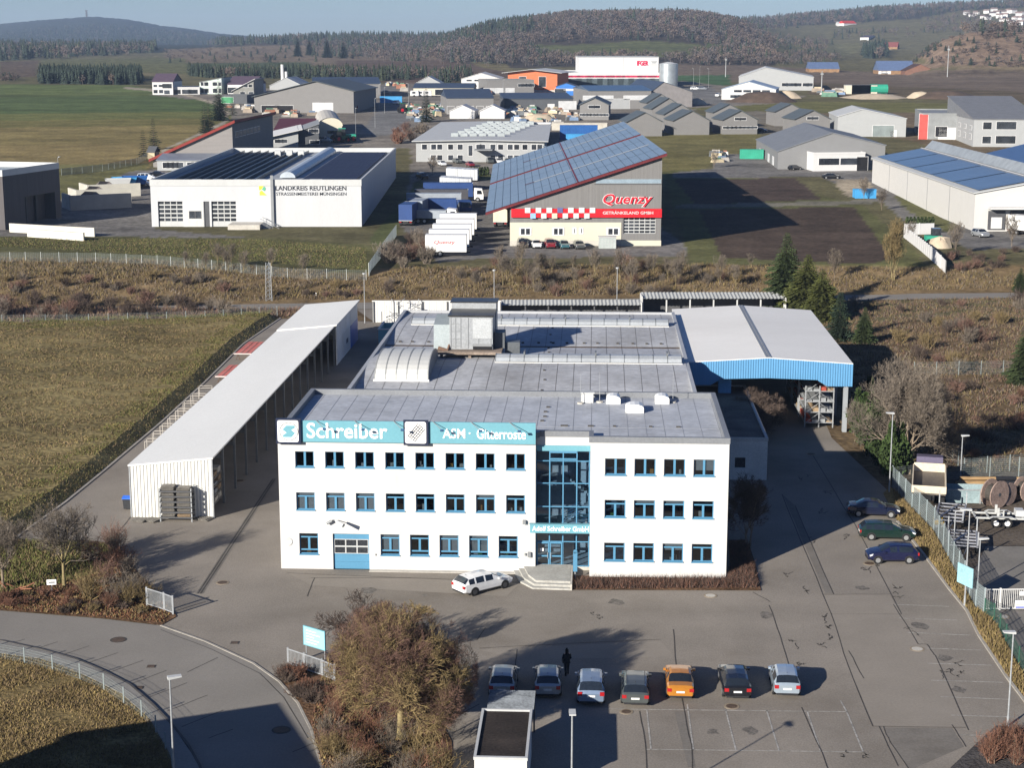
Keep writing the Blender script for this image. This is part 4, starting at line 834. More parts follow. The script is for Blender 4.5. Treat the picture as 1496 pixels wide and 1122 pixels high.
# ------------------------------------------------ lamps, fences, gates
def lamp_proto(h, lab, loc, rz_, style, group=None, name='street_lamp'):
    t = thing(name, lab, 'street lamp', loc, rz_, group); m = MB(); m.tube([(0, 0, 0), (0, 0, h*.12), (0, 0, h*.12), (0, 0, h)], [.085, .08, .06, .045], 8); m.build('pole', galv, t)
    m = MB()
    if style == 'flat': m.prism([(-.12, h-.02), (.62, h+.06), (.62, h+.13), (-.12, h+.13)], -.17, .17)
    elif style == 'top': m.tube([(0, 0, h-.05), (0, 0, h), (0, 0, h+.18), (0, 0, h+.22)], [.05, .2, .26, .1], 12)
    else: m.tube([(0, 0, h-.02), (.5, 0, h+.1)], .04, 6); m.prism([(.4, h+.04), (1.15, h+.14), (1.15, h+.2), (.4, h+.2)], -.15, .15)
    m.build('lamp_head', lgrey, t); return t
p = at(248, 992, 7.6); lamp_proto(7.6, 'street lamp with a flat head beside the curved street', (p.x, p.y, 0), R(20), 'flat')
p = at(836, 1041, 7.6); lamp_proto(7.6, 'street lamp in front of the parked car row', (p.x, p.y, 0), R(-90), 'flat')
p = at(1472, 1062); lamp_proto(6.0, 'street lamp at the right end of the parking bays', p, R(180), 'flat')
p = at(1299, 720); lamp_proto(7.5, 'street lamp by the dark hedge at the canopy lane', p, R(180), 'flat')
p = at(1409, 887); tL = lamp_proto(7.4, 'tall street lamp at the fence with a pale blue board on its pole', p, R(180), 'flat')
p = at(1403, 700); lamp_proto(4.2, 'short street lamp behind the tipper body in the works yard', p, R(0), 'flat')
p = at(1428, 862); lamp_proto(4.0, 'short street lamp beside the sliding gate', p, R(0), 'flat')
p = at(1393, 802); lamp_proto(3.2, 'short grey lamp pole between the trailer frames', p, R(0), 'arm')
for (px_, yb, lab) in [(533, 472, 'slender lamp post behind the far end of the long shed'), (722, 466, 'slender lamp post behind the ventilation unit'), (901, 462, 'slender lamp post behind the rail shelter')]:
    p = at(px_, yb); lamp_proto(7.3, lab, p, 0, 'top', 'lamp posts along the back boundary')
t = thing('blue_notice_board', 'pale blue notice board mounted low on the fence lamp pole', 'sign', at(1409, 887), R(-68)); m = MB(); m.box(-.9, .9, -.12, -.06, 1.7, 3.2); m.build('board', M('pale_cyan', (.24, .42, .47), .5), t)
each('clamp', [(-.1, .1, -.06, .1, 1.9, 1.96), (-.1, .1, -.06, .1, 2.9, 2.96)], galv, t)

fence_g = M('fence_wire', (.21, .245, .245), .6); fence_gr = M('fence_green', (.035, .10, .07), .55)
def fence(name, lab, pts, h, mat, sp=2.5, rod=.10, cat='fence', rw_=.005, group=None, ground=True, post=None):
    P = [Vector(p) for p in pts]; t = thing(name, lab, cat, P[0], 0, group); o = P[0]; first = True
    for a, b in zip(P[:-1], P[1:]):
        d = b-a; ln = math.hypot(d.x, d.y); n = max(1, round(ln/sp)); ux, uy = d.x/ln, d.y/ln
        for k in range(n+1):
            if k == 0 and not first: continue
            q = a+d*(k/n)-o; m = MB(); m.box(q.x-.035, q.x+.035, q.y-.035, q.y+.035, q.z-.1, q.z+h+.08); m.build('post', post or mat, t)
        first = False
        for k in range(n):
            q = a+d*(k/n)-o; e = a+d*((k+1)/n)-o; m = MB(); L_ = ln/n; N = max(3, int(L_/rod))
            for j in range(1, N):
                s = j/N; x, y, z = q.x+(e.x-q.x)*s, q.y+(e.y-q.y)*s, q.z+(e.z-q.z)*s; w2 = rw_
                m.poly([(x-ux*w2, y-uy*w2, z+.05), (x+ux*w2, y+uy*w2, z+.05), (x+ux*w2, y+uy*w2, z+h), (x-ux*w2, y-uy*w2, z+h)])
            for j in range(int(h/.2)+1):
                z = .06+j*.2; z = min(z, h); w2 = rw_*1.2; m.poly([(q.x, q.y, q.z+z-w2), (e.x, e.y, e.z+z-w2), (e.x, e.y, e.z+z+w2), (q.x, q.y, q.z+z+w2)])
            m.build('mesh_panel', mat, t)
    return t
A_ = lambda x, y, z=.03: at(x, y)+Vector((0, 0, z))
fence('mesh_fence', 'tall grey mesh fence between the car park and the works yard', [A_(1303, 712), A_(1364, 776), A_(1425, 889), A_(1437, 899)], 2.0, M('fence_blue_grey', (.26, .31, .32), .6), 2.5, .06, rw_=.012)
fence('mesh_fence', 'grey mesh fence along the back of the works yard behind the tipper', [A_(1303, 712), A_(1403, 700), A_(1530, 696)], 1.9, fence_g, 2.5, .09)
fence('mesh_fence', 'slanting grey mesh fence behind the short lamp of the works yard', [A_(1375, 655), A_(1408, 694), A_(1540, 684)], 1.6, fence_g, 2.5, .12)
fence('mesh_fence', 'low green mesh fence below the sliding gate', [A_(1438, 900), A_(1452, 908), A_(1498, 990), A_(1540, 1060)], 1.25, fence_gr, 2.4, .07, rw_=.012)
fence('mesh_fence', 'distant grey mesh fence across the brown scrub at the right', [A_(1335, 549), A_(1530, 546)], 1.7, fence_g, 3, .16)
fence('mesh_fence', 'curved grey mesh fence around the dry lawn by the street', [A_(*q, .08) for q in [(-40, 957), (36, 971), (77, 982), (117, 995), (152, 1010), (181, 1030), (207, 1050), (228, 1073), (242, 1098), (252, 1124), (258, 1160)]], 1.05, fence_g, 2.6, .10, rw_=.004)
fence('mesh_fence', 'thin mesh fence at the far edge of the brown meadow', [A_(-60, 478), A_(130, 476), A_(300, 471), A_(405, 464)], 1.7, fence_g, 3, .2)
gp = [G(*q) for q in [(-30, 383), (60, 383), (140, 384), (230, 388), (330, 397), (420, 407), (535, 410)]]
fence('mesh_fence', 'long mesh fence along the top of the scrub bank below the winter service yard', gp, 1.75, fence_g, 3.0, .3, rw_=.008, post=M('fence_post_pale', (.42, .45, .44), .6))
gp = [G(*q) for q in [(539, 404), (556, 378), (579, 345)]]
fence('panel_fence', 'pale panel fence climbing between the white hall and the parked trucks', gp, 2.2, M('pale_fence', (.55, .60, .58), .6), 2.5, .11, rw_=.045)
fence('mesh_fence', 'distant mesh fence around the grass behind the dark hall', [G(*q) for q in [(90, 256), (150, 250), (200, 240), (215, 232)]], 1.8, fence_g, 3.5, .5, rw_=.03)
def gate(name, lab, pts, h, mat, bar=.12, sp=None, cat='gate'):
    P = [Vector(p) for p in pts]; t = thing(name, lab, cat, P[0]); o = P[0]
    for i, p in enumerate(P):
        q = p-o; m = MB(); m.box(q.x-.06, q.x+.06, q.y-.06, q.y+.06, 0, h+.12); m.build('post', mat, t)
    for a, b in zip(P[:-1], P[1:]):
        a = a-o; b = b-o; d = b-a; n = int(d.length/bar); u = d.normalized()
        f = MB(); f.tube([a+u*.07+Vector((0, 0, h)), b-u*.07+Vector((0, 0, h))], .045, 4); f.tube([a+u*.07+Vector((0, 0, .15)), b-u*.07+Vector((0, 0, .15))], .045, 4); fo = f.build('gate_frame', mat, t); g = MB()
        for k in range(1, n): q = a+d*(k/n); g.tube([q+Vector((0, 0, .15)), q+Vector((0, 0, h))], .022, 4, cap=False)
        g.build('bars', mat, fo)
    return t
gate('metal_gate', 'grey barred gate pushed open into the shrubs at the left drive', [A_(215, 886), A_(240, 894), A_(253, 899)], 1.35, galv)
gate('metal_gate', 'grey barred gate under the light blue company board', [A_(421, 973), A_(444.5, 981), A_(470.5, 990), A_(489, 998)], 1.15, galv)
sg = gate('sliding_gate', 'white barred sliding gate of the works yard with a small white sign', [A_(1438, 893), A_(1460, 893), A_(1540, 892)], 1.62, whitem, .14)
m = MB(); m.box(2.2, 4.6, -.12, -.08, .2, .8); pl = m.build('sign_plate', lettw, sg); m = MB(); m.box(2.25, 4.55, -.135, -.121, .24, .36); m.build('blue_stripe', M('stripe_blue', (.05, .08, .4), .5), pl); m = MB(); m.box(2.25, 4.55, -.135, -.121, .44, .5); m.build('red_stripe', M('stripe_red', (.5, .08, .05), .5), pl)
m = MB(); m.box(2.5, 3.4, -.12, -.08, 1.2, 1.5); m.build('sign_plate', lettw, sg)
a, b = A_(442, 980), A_(470.5, 989); d = b-a; t = thing('company_board', 'light blue company board on two posts above the grey gate', 'sign', a, math.atan2(d.y, d.x)); ln = d.length
m = MB(); m.box(-.05, ln+.05, .25, .31, 1.75, 3.0); bo = m.build('board', M('board_light', (.24, .45, .52), .4, var=.03), t); m = MB(); m.box(-.1, -.05, .24, .32, 1.7, 3.05); m.box(ln+.05, ln+.1, .24, .32, 1.7, 3.05); m.box(-.05, ln+.05, .24, .32, 1.7, 1.75); m.box(-.05, ln+.05, .24, .32, 3.0, 3.05); m.build('frame', cyan, bo)
m = MB()
for k, (x0, x1) in enumerate([(.1, .6), (.1, .8), (.1, .5), (.1, .75), (.1, .65)]): m.box(ln*x0, ln*x1, .242, .249, 2.75-k*.2, 2.79-k*.2)
m.build('text_lines', lettw, bo)
for x in (.05, ln-.05): m = MB(); m.tube([(x, .36, 0), (x, .36, 2.9)], .04, 6); m.build('post', galv, t)
# ------------------------------------------------ stored goods by the long shed
gratm = M('grating_steel', (.17, .16, .145), .6, metal=.4, var=.25, scale=2)
def grating(m, x0, x1, y0, y1, z):
    n = 8
    for k in range(n+1): x = x0+(x1-x0)*k/n; m.box(x-.03, x+.03, y0, y1, z, z+.035)
    for k in range(5): y = y0+(y1-y0)*k/4; m.box(x0, x1, y-.05, y+.05, z+.036, z+.06)
def grating_rack():
    p = at(240, 757)-VY*1.2; t = thing('grating_rack', 'galvanised rack of six shelves standing against the white shed gable', 'rack', (p.x, p.y, .02), -YAW)
    for x in (0, 2.75):
        for y in (0, 1.0): m = MB(); m.box(x-.05, x+.05, y-.05, y+.05, 0, 3.1 if y else 3.0); m.build('upright', galv, t)
    for j in range(6):
        z = .35+j*.47; m = MB(); m.box(-.05, 2.8, -.05, 1.05, z-.05, z+.07); m.build('shelf', dgrey, t)
    for x in (0, 2.75): m = MB(); m.tube([(x, 0, 3.0), (x-.25, .5, 2.7)], .015, 4); m.tube([(x, 1, 3.1), (x+.6, 1, 2.7)], .012, 4); m.build('brace', galv, t)
    for j in range(6):
        for q in range(2):
            o = MB(); z = 0
            for k in range(rk.randint(3, 6)): dx = rk.uniform(-.06, .06); grating(o, dx, dx+1.1, 0, .8, z); z += .065
            g = o.build('grating_stack', gratm if not (j == 0 and q) else M('stored_wood', (.26, .19, .12))); l = Vector((.1+q*1.4, .1, .421+j*.47)); g.location = t.location+Vector((UX*l.x+VY*l.y))+Vector((0, 0, l.z)); g.rotation_euler = (0, 0, -YAW)
            tag(g, 'small stack of steel gratings on a shelf of the galvanised rack' if not (j == 0 and q) else 'yellowish wooden frame stack on the lowest shelf of the galvanised rack', 'grating stack', 'grating stacks on the rack' if not (j == 0 and q) else None)
    for (px_, py_, lab) in [(203, 762, 'flat grating stack on the ground at the left corner of the shed gable'), (222, 762, 'flat grating stack on the ground between the shed corner and the rack'), (297, 760, 'flat grating pieces on the ground right of the rack')]:
        o = MB(); z = 0
        for k in range(3): dx = rk.uniform(-.15, .15); grating(o, dx-.55, dx+.6, -.4, .5, z); z += .065
        g = o.build('grating_stack', gratm); g.location = at(px_, py_)+Vector((0, 0, .03)); g.rotation_euler = (0, 0, rk.uniform(-.5, .5)); tag(g, lab, 'grating stack')
grating_rack()
p = at(187, 744); t = thing('wheelie_bin', 'dark wheelie bin with a bright blue lid at the shed corner', 'bin', (p.x, p.y, .02), -YAW)
m = MB(); m.faces([(-.3, -.32, .08), (.3, -.32, .08), (.3, .32, .08), (-.3, .32, .08), (-.36, -.4, 1.0), (.36, -.4, 1.0), (.36, .4, 1.0), (-.36, .4, 1.0)], [(0, 3, 2, 1), (0, 1, 5, 4), (1, 2, 6, 5), (2, 3, 7, 6), (3, 0, 4, 7)]); m.build('body', M('bin_dark', (.03, .032, .036), .5), t)
m = MB(); m.prism([(-.42, 1.0), (.42, 1.0), (.42, 1.08), (.1, 1.22), (-.42, 1.1)], -.4, .4, 'x'); m.build('lid', M('bin_blue', (.04, .14, .6), .4), t)
for x in (-.27, .27): m = MB(); m.tube([(x-.04, .3, .12), (x+.04, .3, .12)], .12, 10); m.build('wheel', black, t)
first = None
for k in range(8):
    px_, py_ = 212+k*11.2, 664-k*11.5; p = at(px_, py_)
    lab = 'pale wire cage frame in the row along the left of the long shed'
    if first is None:
        first = t = thing('cage_frame', lab, 'cage', (p.x, p.y, .03), -YAW+.1, 'wire cage frames beside the shed')
        m = MB(); W, D, h = 1.5, 1.3, 1.3
        for x in (0, W):
            for y in (0, D): m.tube([(x, y, 0), (x, y, h)], .035, 4)
        for z in (.08, h):
            for a, b in (((0, 0), (W, 0)), ((W, 0), (W, D)), ((W, D), (0, D)), ((0, D), (0, 0))): m.tube([(*a, z), (*b, z)], .035, 4)
        m.build('frame', M('cage_paint', (.42, .39, .35), .7), t); m = MB()
        for z in (.4, .7, 1.0): m.tube([(0, D, z), (W, D, z)], .015, 4); m.tube([(0, 0, z), (0, D, z)], .015, 4)
        m.build('bars', galv, t)
    else: dup(first, (p.x, p.y, .03), -YAW+rk.uniform(0, .2))
redm = M('faded_red_sheet', (.42, .13, .11), .7, var=.2, scale=.5)
for (px_, py_, W, D, lab) in [(316, 561, 3.6, 7.5, 'faded red metal sheet lying on trestles beside the shed middle'), (343, 527, 4.2, 9, 'larger faded red metal sheet beside the far part of the shed')]:
    p = at(px_, py_); t = thing('red_metal_sheet', lab, 'metal sheet', (p.x, p.y, .03), -YAW+.0); m = MB(); n = 12
    for i in range(n): x = i*W/n; m.poly([(x, 0, .9), (x+W/n, 0, .95 if i % 2 else .9), (x+W/n, D, .95 if i % 2 else .9), (x, D, .9)])
    m.build('sheet', redm, t); m = MB(); m.box(-.1, W+.1, -.12, .0, .84, .98); m.build('edge', M('pale_edge', (.5, .42, .4), .7), t)
    for y in (.6, D-.6):
        m = MB(); m.box(.2, W-.2, y-.08, y+.08, .72, .84)
        for x in (.3, W-.3): m.tube([(x-.25, y, 0), (x, y, .75)], .04, 4); m.tube([(x+.25, y, 0), (x, y, .75)], .04, 4)
        m.build('trestle', M('stored_rust', (.14, .09, .06)), t)
p = at(553, 505); t = thing('steel_container', 'white and blue open skip of scrap behind the hall corner', 'skip', (p.x, p.y, .03), -YAW)
for a in ((0, 3.2, 0, .1), (0, 3.2, 5.9, 6), (0, .1, .1, 5.9), (3.1, 3.2, .1, 5.9)): m = MB(); m.box(a[0], a[1], a[2], a[3], .2, 2.2); m.build('side_wall', cyan, t)
m = MB(); m.box(-.08, 3.28, -.08, .14, 2.2, 2.36); m.box(-.08, .14, .14, 6.08, 2.2, 2.36); m.box(3.06, 3.28, .14, 6.08, 2.2, 2.36); m.build('rim', whitem, t); m = MB(); m.box(.1, 3.1, .1, 5.9, .2, .35); m.build('floor', dgrey, t)
t = thing('steel_stillage', 'tangle of galvanised steel frames stacked behind the hall corner', 'steel frames', at(558, 492)+Vector((0, 0, .03)), -YAW); m = MB()
for k in range(34): x, y, z = rk.uniform(0, 4), rk.uniform(0, 12), rk.uniform(.2, 3.4); q = Vector((x, y, z)); e = q+Vector((rk.uniform(-1.6, 1.6), rk.uniform(-2.5, 2.5), rk.uniform(-.6, .8))); e.z = max(.05, e.z); m.tube([q, e], .06, 4)
m.build('bars', galv, t)
for x in (0, 4):
    for y in (0, 6, 12): m = MB(); m.tube([(x, y, 0), (x, y, 3.6)], .06, 4); m.build('upright', galv, t)
# lattice mast on the bank, road marker posts, small plates
g = G(393, 440); t = thing('lattice_mast', 'short three sided lattice mast beside the country road', 'mast', g); m = MB(); h = 6.2
for x, y in ((-.5, 0), (.5, 0), (0, .8)): m.tube([(x, y, 0), (x*.7, y*.7, h)], .05, 4)
m.build('leg', galv, t); m = MB()
for k in range(9):
    z0, z1 = k*h/9, (k+1)*h/9; s = 1-.3*k/9; c = [(-.5*s, 0), (.5*s, 0), (0, .8*s)]
    for i in range(3): a, b = c[i], c[(i+1) % 3]; m.tube([(*a, z0), (*b, z1)], .022, 3); m.tube([(*b, z0), (*a, z1)], .022, 3)
m.build('brace', galv, t)
mp0 = None
for (px_, py_) in [(462, 438), (1058, 425), (1363, 422)]:
    p = at(px_, py_)
    if mp0 is None:
        mp0 = thing('marker_post', 'white roadside marker post with a black band on the country road verge', 'marker post', (p.x, p.y, 0), 0, 'marker posts along the road'); m = MB(); m.prism([(-.07, -.06), (.07, -.06), (0, .07)], 0, 1.15, 'z'); m.build('post', lettw, mp0); m = MB(); m.prism([(-.074, -.064), (.074, -.064), (0, .075)], .8, 1.0, 'z'); m.build('band', black, mp0)
    else: dup(mp0, (p.x, p.y, 0))
p = at(76, 866); t = thing('small_sign', 'small white sign plate on a post in the leaf litter', 'sign', (p.x, p.y, .07), R(8)); m = MB(); m.box(-.35, .35, -.02, .02, .55, .95); m.build('plate', lettw, t); m = MB(); m.box(-.04, .04, .02, .06, 0, .9); m.build('post', galv, t); m = MB(); m.box(-.22, .25, -.03, -.021, .68, .80); m.build('text_line', grey, t)
t = thing('fallen_rail', 'fallen rusty metal rails lying in the leaf litter by the street', 'metal rails', at(28, 862)+Vector((0, 0, .08))); 
for k in range(7): m = MB(); q = Vector((rk.uniform(-2.5, 2.5), rk.uniform(-1, 1), .1)); m.tube([q, q+Vector((rk.uniform(-1.5, 1.5), rk.uniform(-.8, .8), rk.uniform(.1, .8)))], .05, 4); m.build('rail', M('rust_bars', (.22, .10, .06), .85, var=.3), t)

t = thing('neighbour_house', 'tall flat roofed neighbour house standing left of the street outside the picture', 'house', (-29.3, 82.1, 0), R(202)); m = MB(); m.box(0, 12, 0, 12, 0, 7.6); m.build('wall', whitem, t); m = MB(); m.box(-.3, 12.3, -.3, 12.3, 7.6, 8); m.build('roof', dgrey, t)
for k in range(3): m = MB(); m.box(1.5+k*4, 3.1+k*4, -.06, -.005, 3.2, 4.6); m.build('window', darkpane, t)
# ------------------------------------------------ vehicles
tyre = M('tyre', (.014, .014, .015), .85); rim_m = M('alloy_rim', (.38, .39, .40), .35, metal=.6, var=.05); rim_d = M('dark_rim', (.05, .05, .055), .4)
carglass = M('car_glass', (.012, .016, .022), .06, var=.1, spec=.8); plate_m = M('number_plate', (.62, .62, .60), .5); red_l = M('tail_lamp_red', (.32, .012, .015), .25, spec=.6); clear_l = M('head_lamp_clear', (.55, .57, .60), .15, spec=.7); trim_m = M('car_trim', (.02, .02, .022), .6)
CARS = {  # length, width, height, stations: (t, top height fraction, half width factor, kind) front to rear; g glasshouse, p pillar, n none
 'estate': (4.65, 1.80, 1.46, [(0, .46, .78, 'n'), (.03, .52, .92, 'n'), (.10, .60, .98, 'n'), (.27, .68, 1, 'n'), (.42, .965, 1, 'g'), (.57, 1, 1, 'g'), (.585, 1, 1, 'p'), (.60, 1, 1, 'g'), (.76, .99, 1, 'g'), (.775, .985, 1, 'p'), (.79, .98, 1, 'g'), (.90, .95, .99, 'g'), (.972, .69, .97, 'n'), (1, .62, .88, 'n')]),
 'hatch': (4.05, 1.74, 1.50, [(0, .44, .78, 'n'), (.035, .52, .92, 'n'), (.11, .60, .98, 'n'), (.25, .68, 1, 'n'), (.42, .96, 1, 'g'), (.56, 1, 1, 'g'), (.58, 1, 1, 'p'), (.60, 1, 1, 'g'), (.76, .98, 1, 'g'), (.79, .975, .995, 'p'), (.88, .94, .98, 'g'), (.965, .68, .96, 'n'), (1, .58, .86, 'n')]),
 'van': (4.20, 1.79, 1.64, [(0, .42, .78, 'n'), (.035, .48, .92, 'n'), (.10, .56, .98, 'n'), (.20, .63, 1, 'n'), (.40, .965, 1, 'g'), (.54, 1, 1, 'g'), (.555, 1, 1, 'p'), (.57, 1, 1, 'g'), (.76, .99, 1, 'g'), (.78, .985, 1, 'p'), (.91, .95, .98, 'g'), (.972, .64, .97, 'n'), (1, .52, .88, 'n')]),
 'sedan': (4.55, 1.79, 1.43, [(0, .46, .78, 'n'), (.03, .53, .92, 'n'), (.10, .61, .98, 'n'), (.28, .68, 1, 'n'), (.43, .96, .99, 'g'), (.54, 1, .99, 'g'), (.555, 1, .99, 'p'), (.57, 1, .99, 'g'), (.68, .98, .99, 'g'), (.70, .97, .99, 'p'), (.84, .735, .98, 'n'), (.965, .705, .95, 'n'), (1, .60, .86, 'n')]),
 'suv': (4.5, 1.86, 1.70, [(0, .46, .80, 'n'), (.03, .54, .93, 'n'), (.10, .61, .98, 'n'), (.25, .66, 1, 'n'), (.38, .96, 1, 'g'), (.55, 1, 1, 'g'), (.57, 1, 1, 'p'), (.59, 1, 1, 'g'), (.77, .99, 1, 'g'), (.79, .985, 1, 'p'), (.92, .95, .98, 'g'), (.975, .66, .97, 'n'), (1, .56, .88, 'n')]),
}
def car(lab, kind, loc, heading, col, group=None, cname='car', rim=None, roof=None, detail=True, cat='car', roofrails=False, trim=None, name='parked_car'):
    Lc, Wc, H, st = CARS[kind]; t = thing(name, lab, cat, loc, heading, group); hw = Wc/2
    body, wind, rear, sideL, sideR = MB(), MB(), MB(), MB(), MB(); paint_m = col; roofm = roof or None; rfm = MB()
    rows = []
    for (tt, hf, wf, kd) in st:
        x = Lc/2-tt*Lc; w_ = hw*wf; top = H*hf; belt = H*.635+.02*tt; zb = .24 if .06 < tt < .94 else .32
        if kd == 'n': b3 = min(belt, top-.04); r = [(w_*.86, zb), (w_*.985, zb+.10), (w_, H*.42), (w_*.97, b3), (w_*.86, top-.012), (w_*.5, top+.012), (0, top+.02)]
        else: r = [(w_*.86, zb), (w_*.985, zb+.10), (w_, H*.42), (w_*.97, belt), (w_*.77, top-.085), (w_*.62, top-.012), (0, top+.018)]
        rows.append((x, r, kd))
    for i in range(len(rows)-1):
        xa, ra, ka = rows[i]; xb, rb, kb = rows[i+1]; ga = ka != 'n'; gb = kb != 'n'
        for s in (1, -1):
            for j in range(6):
                q = [(xa, s*ra[j][0], ra[j][1]), (xb, s*rb[j][0], rb[j][1]), (xb, s*rb[j+1][0], rb[j+1][1]), (xa, s*ra[j+1][0], ra[j+1][1])]
                if s > 0: q = q[::-1]
                if ga != gb and j >= 4: (wind if gb else rear).poly(q)
                elif ga != gb and j == 3: body.poly(q)
                elif ga and gb and j == 3: ((sideL if s > 0 else sideR) if abs(xa-xb) > .12 else body).poly(q)
                elif ga and gb and j >= 4 and roofm: rfm.poly(q)
                else: body.poly(q)
    for e, sgn in ((0, 1), (-1, -1)):
        x, r, k = rows[e]; pts = [(x, p[0], p[1]) for p in r]+[(x, -p[0], p[1]) for p in r[-2::-1]]
        body.poly(pts if sgn > 0 else pts[::-1])
    body.poly([(rows[0][0], hw*.7, .3), (rows[-1][0], hw*.75, .3), (rows[-1][0], -hw*.75, .3), (rows[0][0], -hw*.7, .3)])
    body.build('body', paint_m, t, smooth=True, angle=32); wind.build('windscreen', carglass, t, smooth=True); rear.build('rear_window', carglass, t, smooth=True); sideL.build('side_windows', carglass, t); sideR.build('side_windows', carglass, t)
    if roofm: rfm.build('roof', roofm, t, smooth=True)
    r_ = .315 if H < 1.6 else .34
    for fx in (.185, .80):
        for s in (1, -1):
            x = Lc/2-fx*Lc; m = MB(); m.tube([(x, s*(hw-.19), r_), (x, s*(hw+.012), r_)], r_, 14); o = m.build('wheel', tyre, t); m = MB(); m.tube([(x, s*(hw-.02), r_), (x, s*(hw+.02), r_)], r_*.64, 10); m.build('rim', rim or rim_m, o)
            if detail: m = MB(); m.tube([(x, s*(hw-.1), r_+.015), (x, s*(hw+.004), r_+.015)], r_+.055, 14); m.build('wheel_arch', trim_m, t)
    if not detail: return t
    for s in (1, -1):
        m = MB(); a = s*hw; m.prism([(Lc*.5-.10, H*.40), (Lc*.5-.50, H*.50), (Lc*.5-.36, H*.555), (Lc*.5-.09, H*.485)], min(a*.60, a*.94), max(a*.60, a*.94)); m.build('headlight', clear_l, t)
        m = MB(); m.box(-Lc/2-.012, -Lc/2+.16, min(a*.62, a*.93), max(a*.62, a*.93), H*.45, H*.60); m.build('tail_light', red_l, t)
        m = MB(); x = Lc/2-.31*Lc; m.box(x-.09, x+.10, min(a*.98, a*1.16), max(a*.98, a*1.16), H*.62, H*.62+.14); m.build('mirror', paint_m, t)
        if roofrails: m = MB(); m.tube([(Lc*.07, a*.66, H-.01), (Lc*.05, a*.66, H+.05), (-Lc*.36, a*.66, H+.03), (-Lc*.38, a*.66, H-.04)], .022, 4); m.build('roof_rail', trim_m, t)
    m = MB(); m.box(-Lc/2-.02, -Lc/2+.05, -.26, .26, H*.40, H*.40+.12); m.build('number_plate', plate_m, t)
    each('bumper_trim', [(-Lc/2-.014, -Lc/2+.1, -hw*.78, hw*.78, .26, .38), (Lc/2-.08, Lc/2+.01, -hw*.62, hw*.62, .28, .44)], trim or trim_m, t)
    m = MB(); m.tube([(-Lc*.33, 0, H-.03), (-Lc*.36, 0, H+.09)], .012, 4); m.build('aerial', trim_m, t)
    return t
P_ = lambda n, c, **k: paint(n, c, **k)
silver = P_('paint_silver', (.34, .36, .38), rough=.3, metal=.5); blue_s = P_('paint_blue_silver', (.22, .29, .40), rough=.3, metal=.5); dksil = P_('paint_dark_silver', (.10, .115, .115), rough=.3, metal=.5); gold = P_('paint_orange_gold', (.50, .20, .025), rough=.3, metal=.35); blk = P_('paint_black', (.008, .009, .012), rough=.15)
ice = P_('paint_ice_blue', (.36, .43, .50), rough=.3, metal=.45); pwhite = P_('paint_white', (.62, .63, .64)); navyp = P_('paint_navy', (.006, .009, .026)); greenp = P_('paint_green', (.006, .020, .016)); bluep = P_('paint_blue', (.006, .008, .035)); redp = P_('paint_red', (.16, .012, .02)); tealp = P_('paint_teal', (.03, .10, .12))
fwd = math.atan2(VY.y, VY.x)
def park(px_, py_, kind, **k):
    p = at(px_, py_); Lc = CARS[kind][0]; return p+VY*(Lc/2)+Vector((0, 0, .02))
for (px_, py_, kind, colr, lab, kw) in [
    (733, 1023, 'hatch', silver, 'silver car half hidden behind the corrugated lean-to roof of the cabin', {}),
    (799, 1023, 'hatch', silver, 'silver hatchback beside the walking person', {}),
    (863, 1034, 'van', blue_s, 'blue grey compact van in the car row with a pale sticker in its rear window', {}),
    (929, 1036, 'estate', dksil, 'dark silver estate car with roof rails parked left of the orange car', {'roofrails': True}),
    (995, 1026, 'sedan', gold, 'orange gold saloon car in the middle of the car row', {}),
    (1077, 1026, 'estate', blk, 'black estate car parked between the orange saloon and the pale hatchback', {}),
    (1151, 1022, 'hatch', ice, 'pale ice blue hatchback at the right end of the car row', {})]:
    car(lab, kind, park(px_, py_, kind), fwd+random.Random(px_).uniform(-.03, .03), colr, 'cars in the front parking row', **kw)
p = at(705, 866); car('white estate car with black rear window and black roof panel by the entrance steps', 'estate', (p.x+.0, p.y+.7, .02), R(38), pwhite, rim=rim_d, roof=carglass if False else None)
p = at(1279, 757); car('dark navy saloon car in the building shadow by the fence', 'sedan', (p.x, p.y+.9, .02), R(-7), navyp)
p = at(1299, 791); car('dark green estate car between two dark blue cars by the fence', 'estate', (p.x, p.y+.9, .02), R(-5), greenp)
p = at(1306, 825); car('dark blue hatchback parked nose to the left by the fence', 'hatch', (p.x, p.y+.9, .02), R(180), bluep)
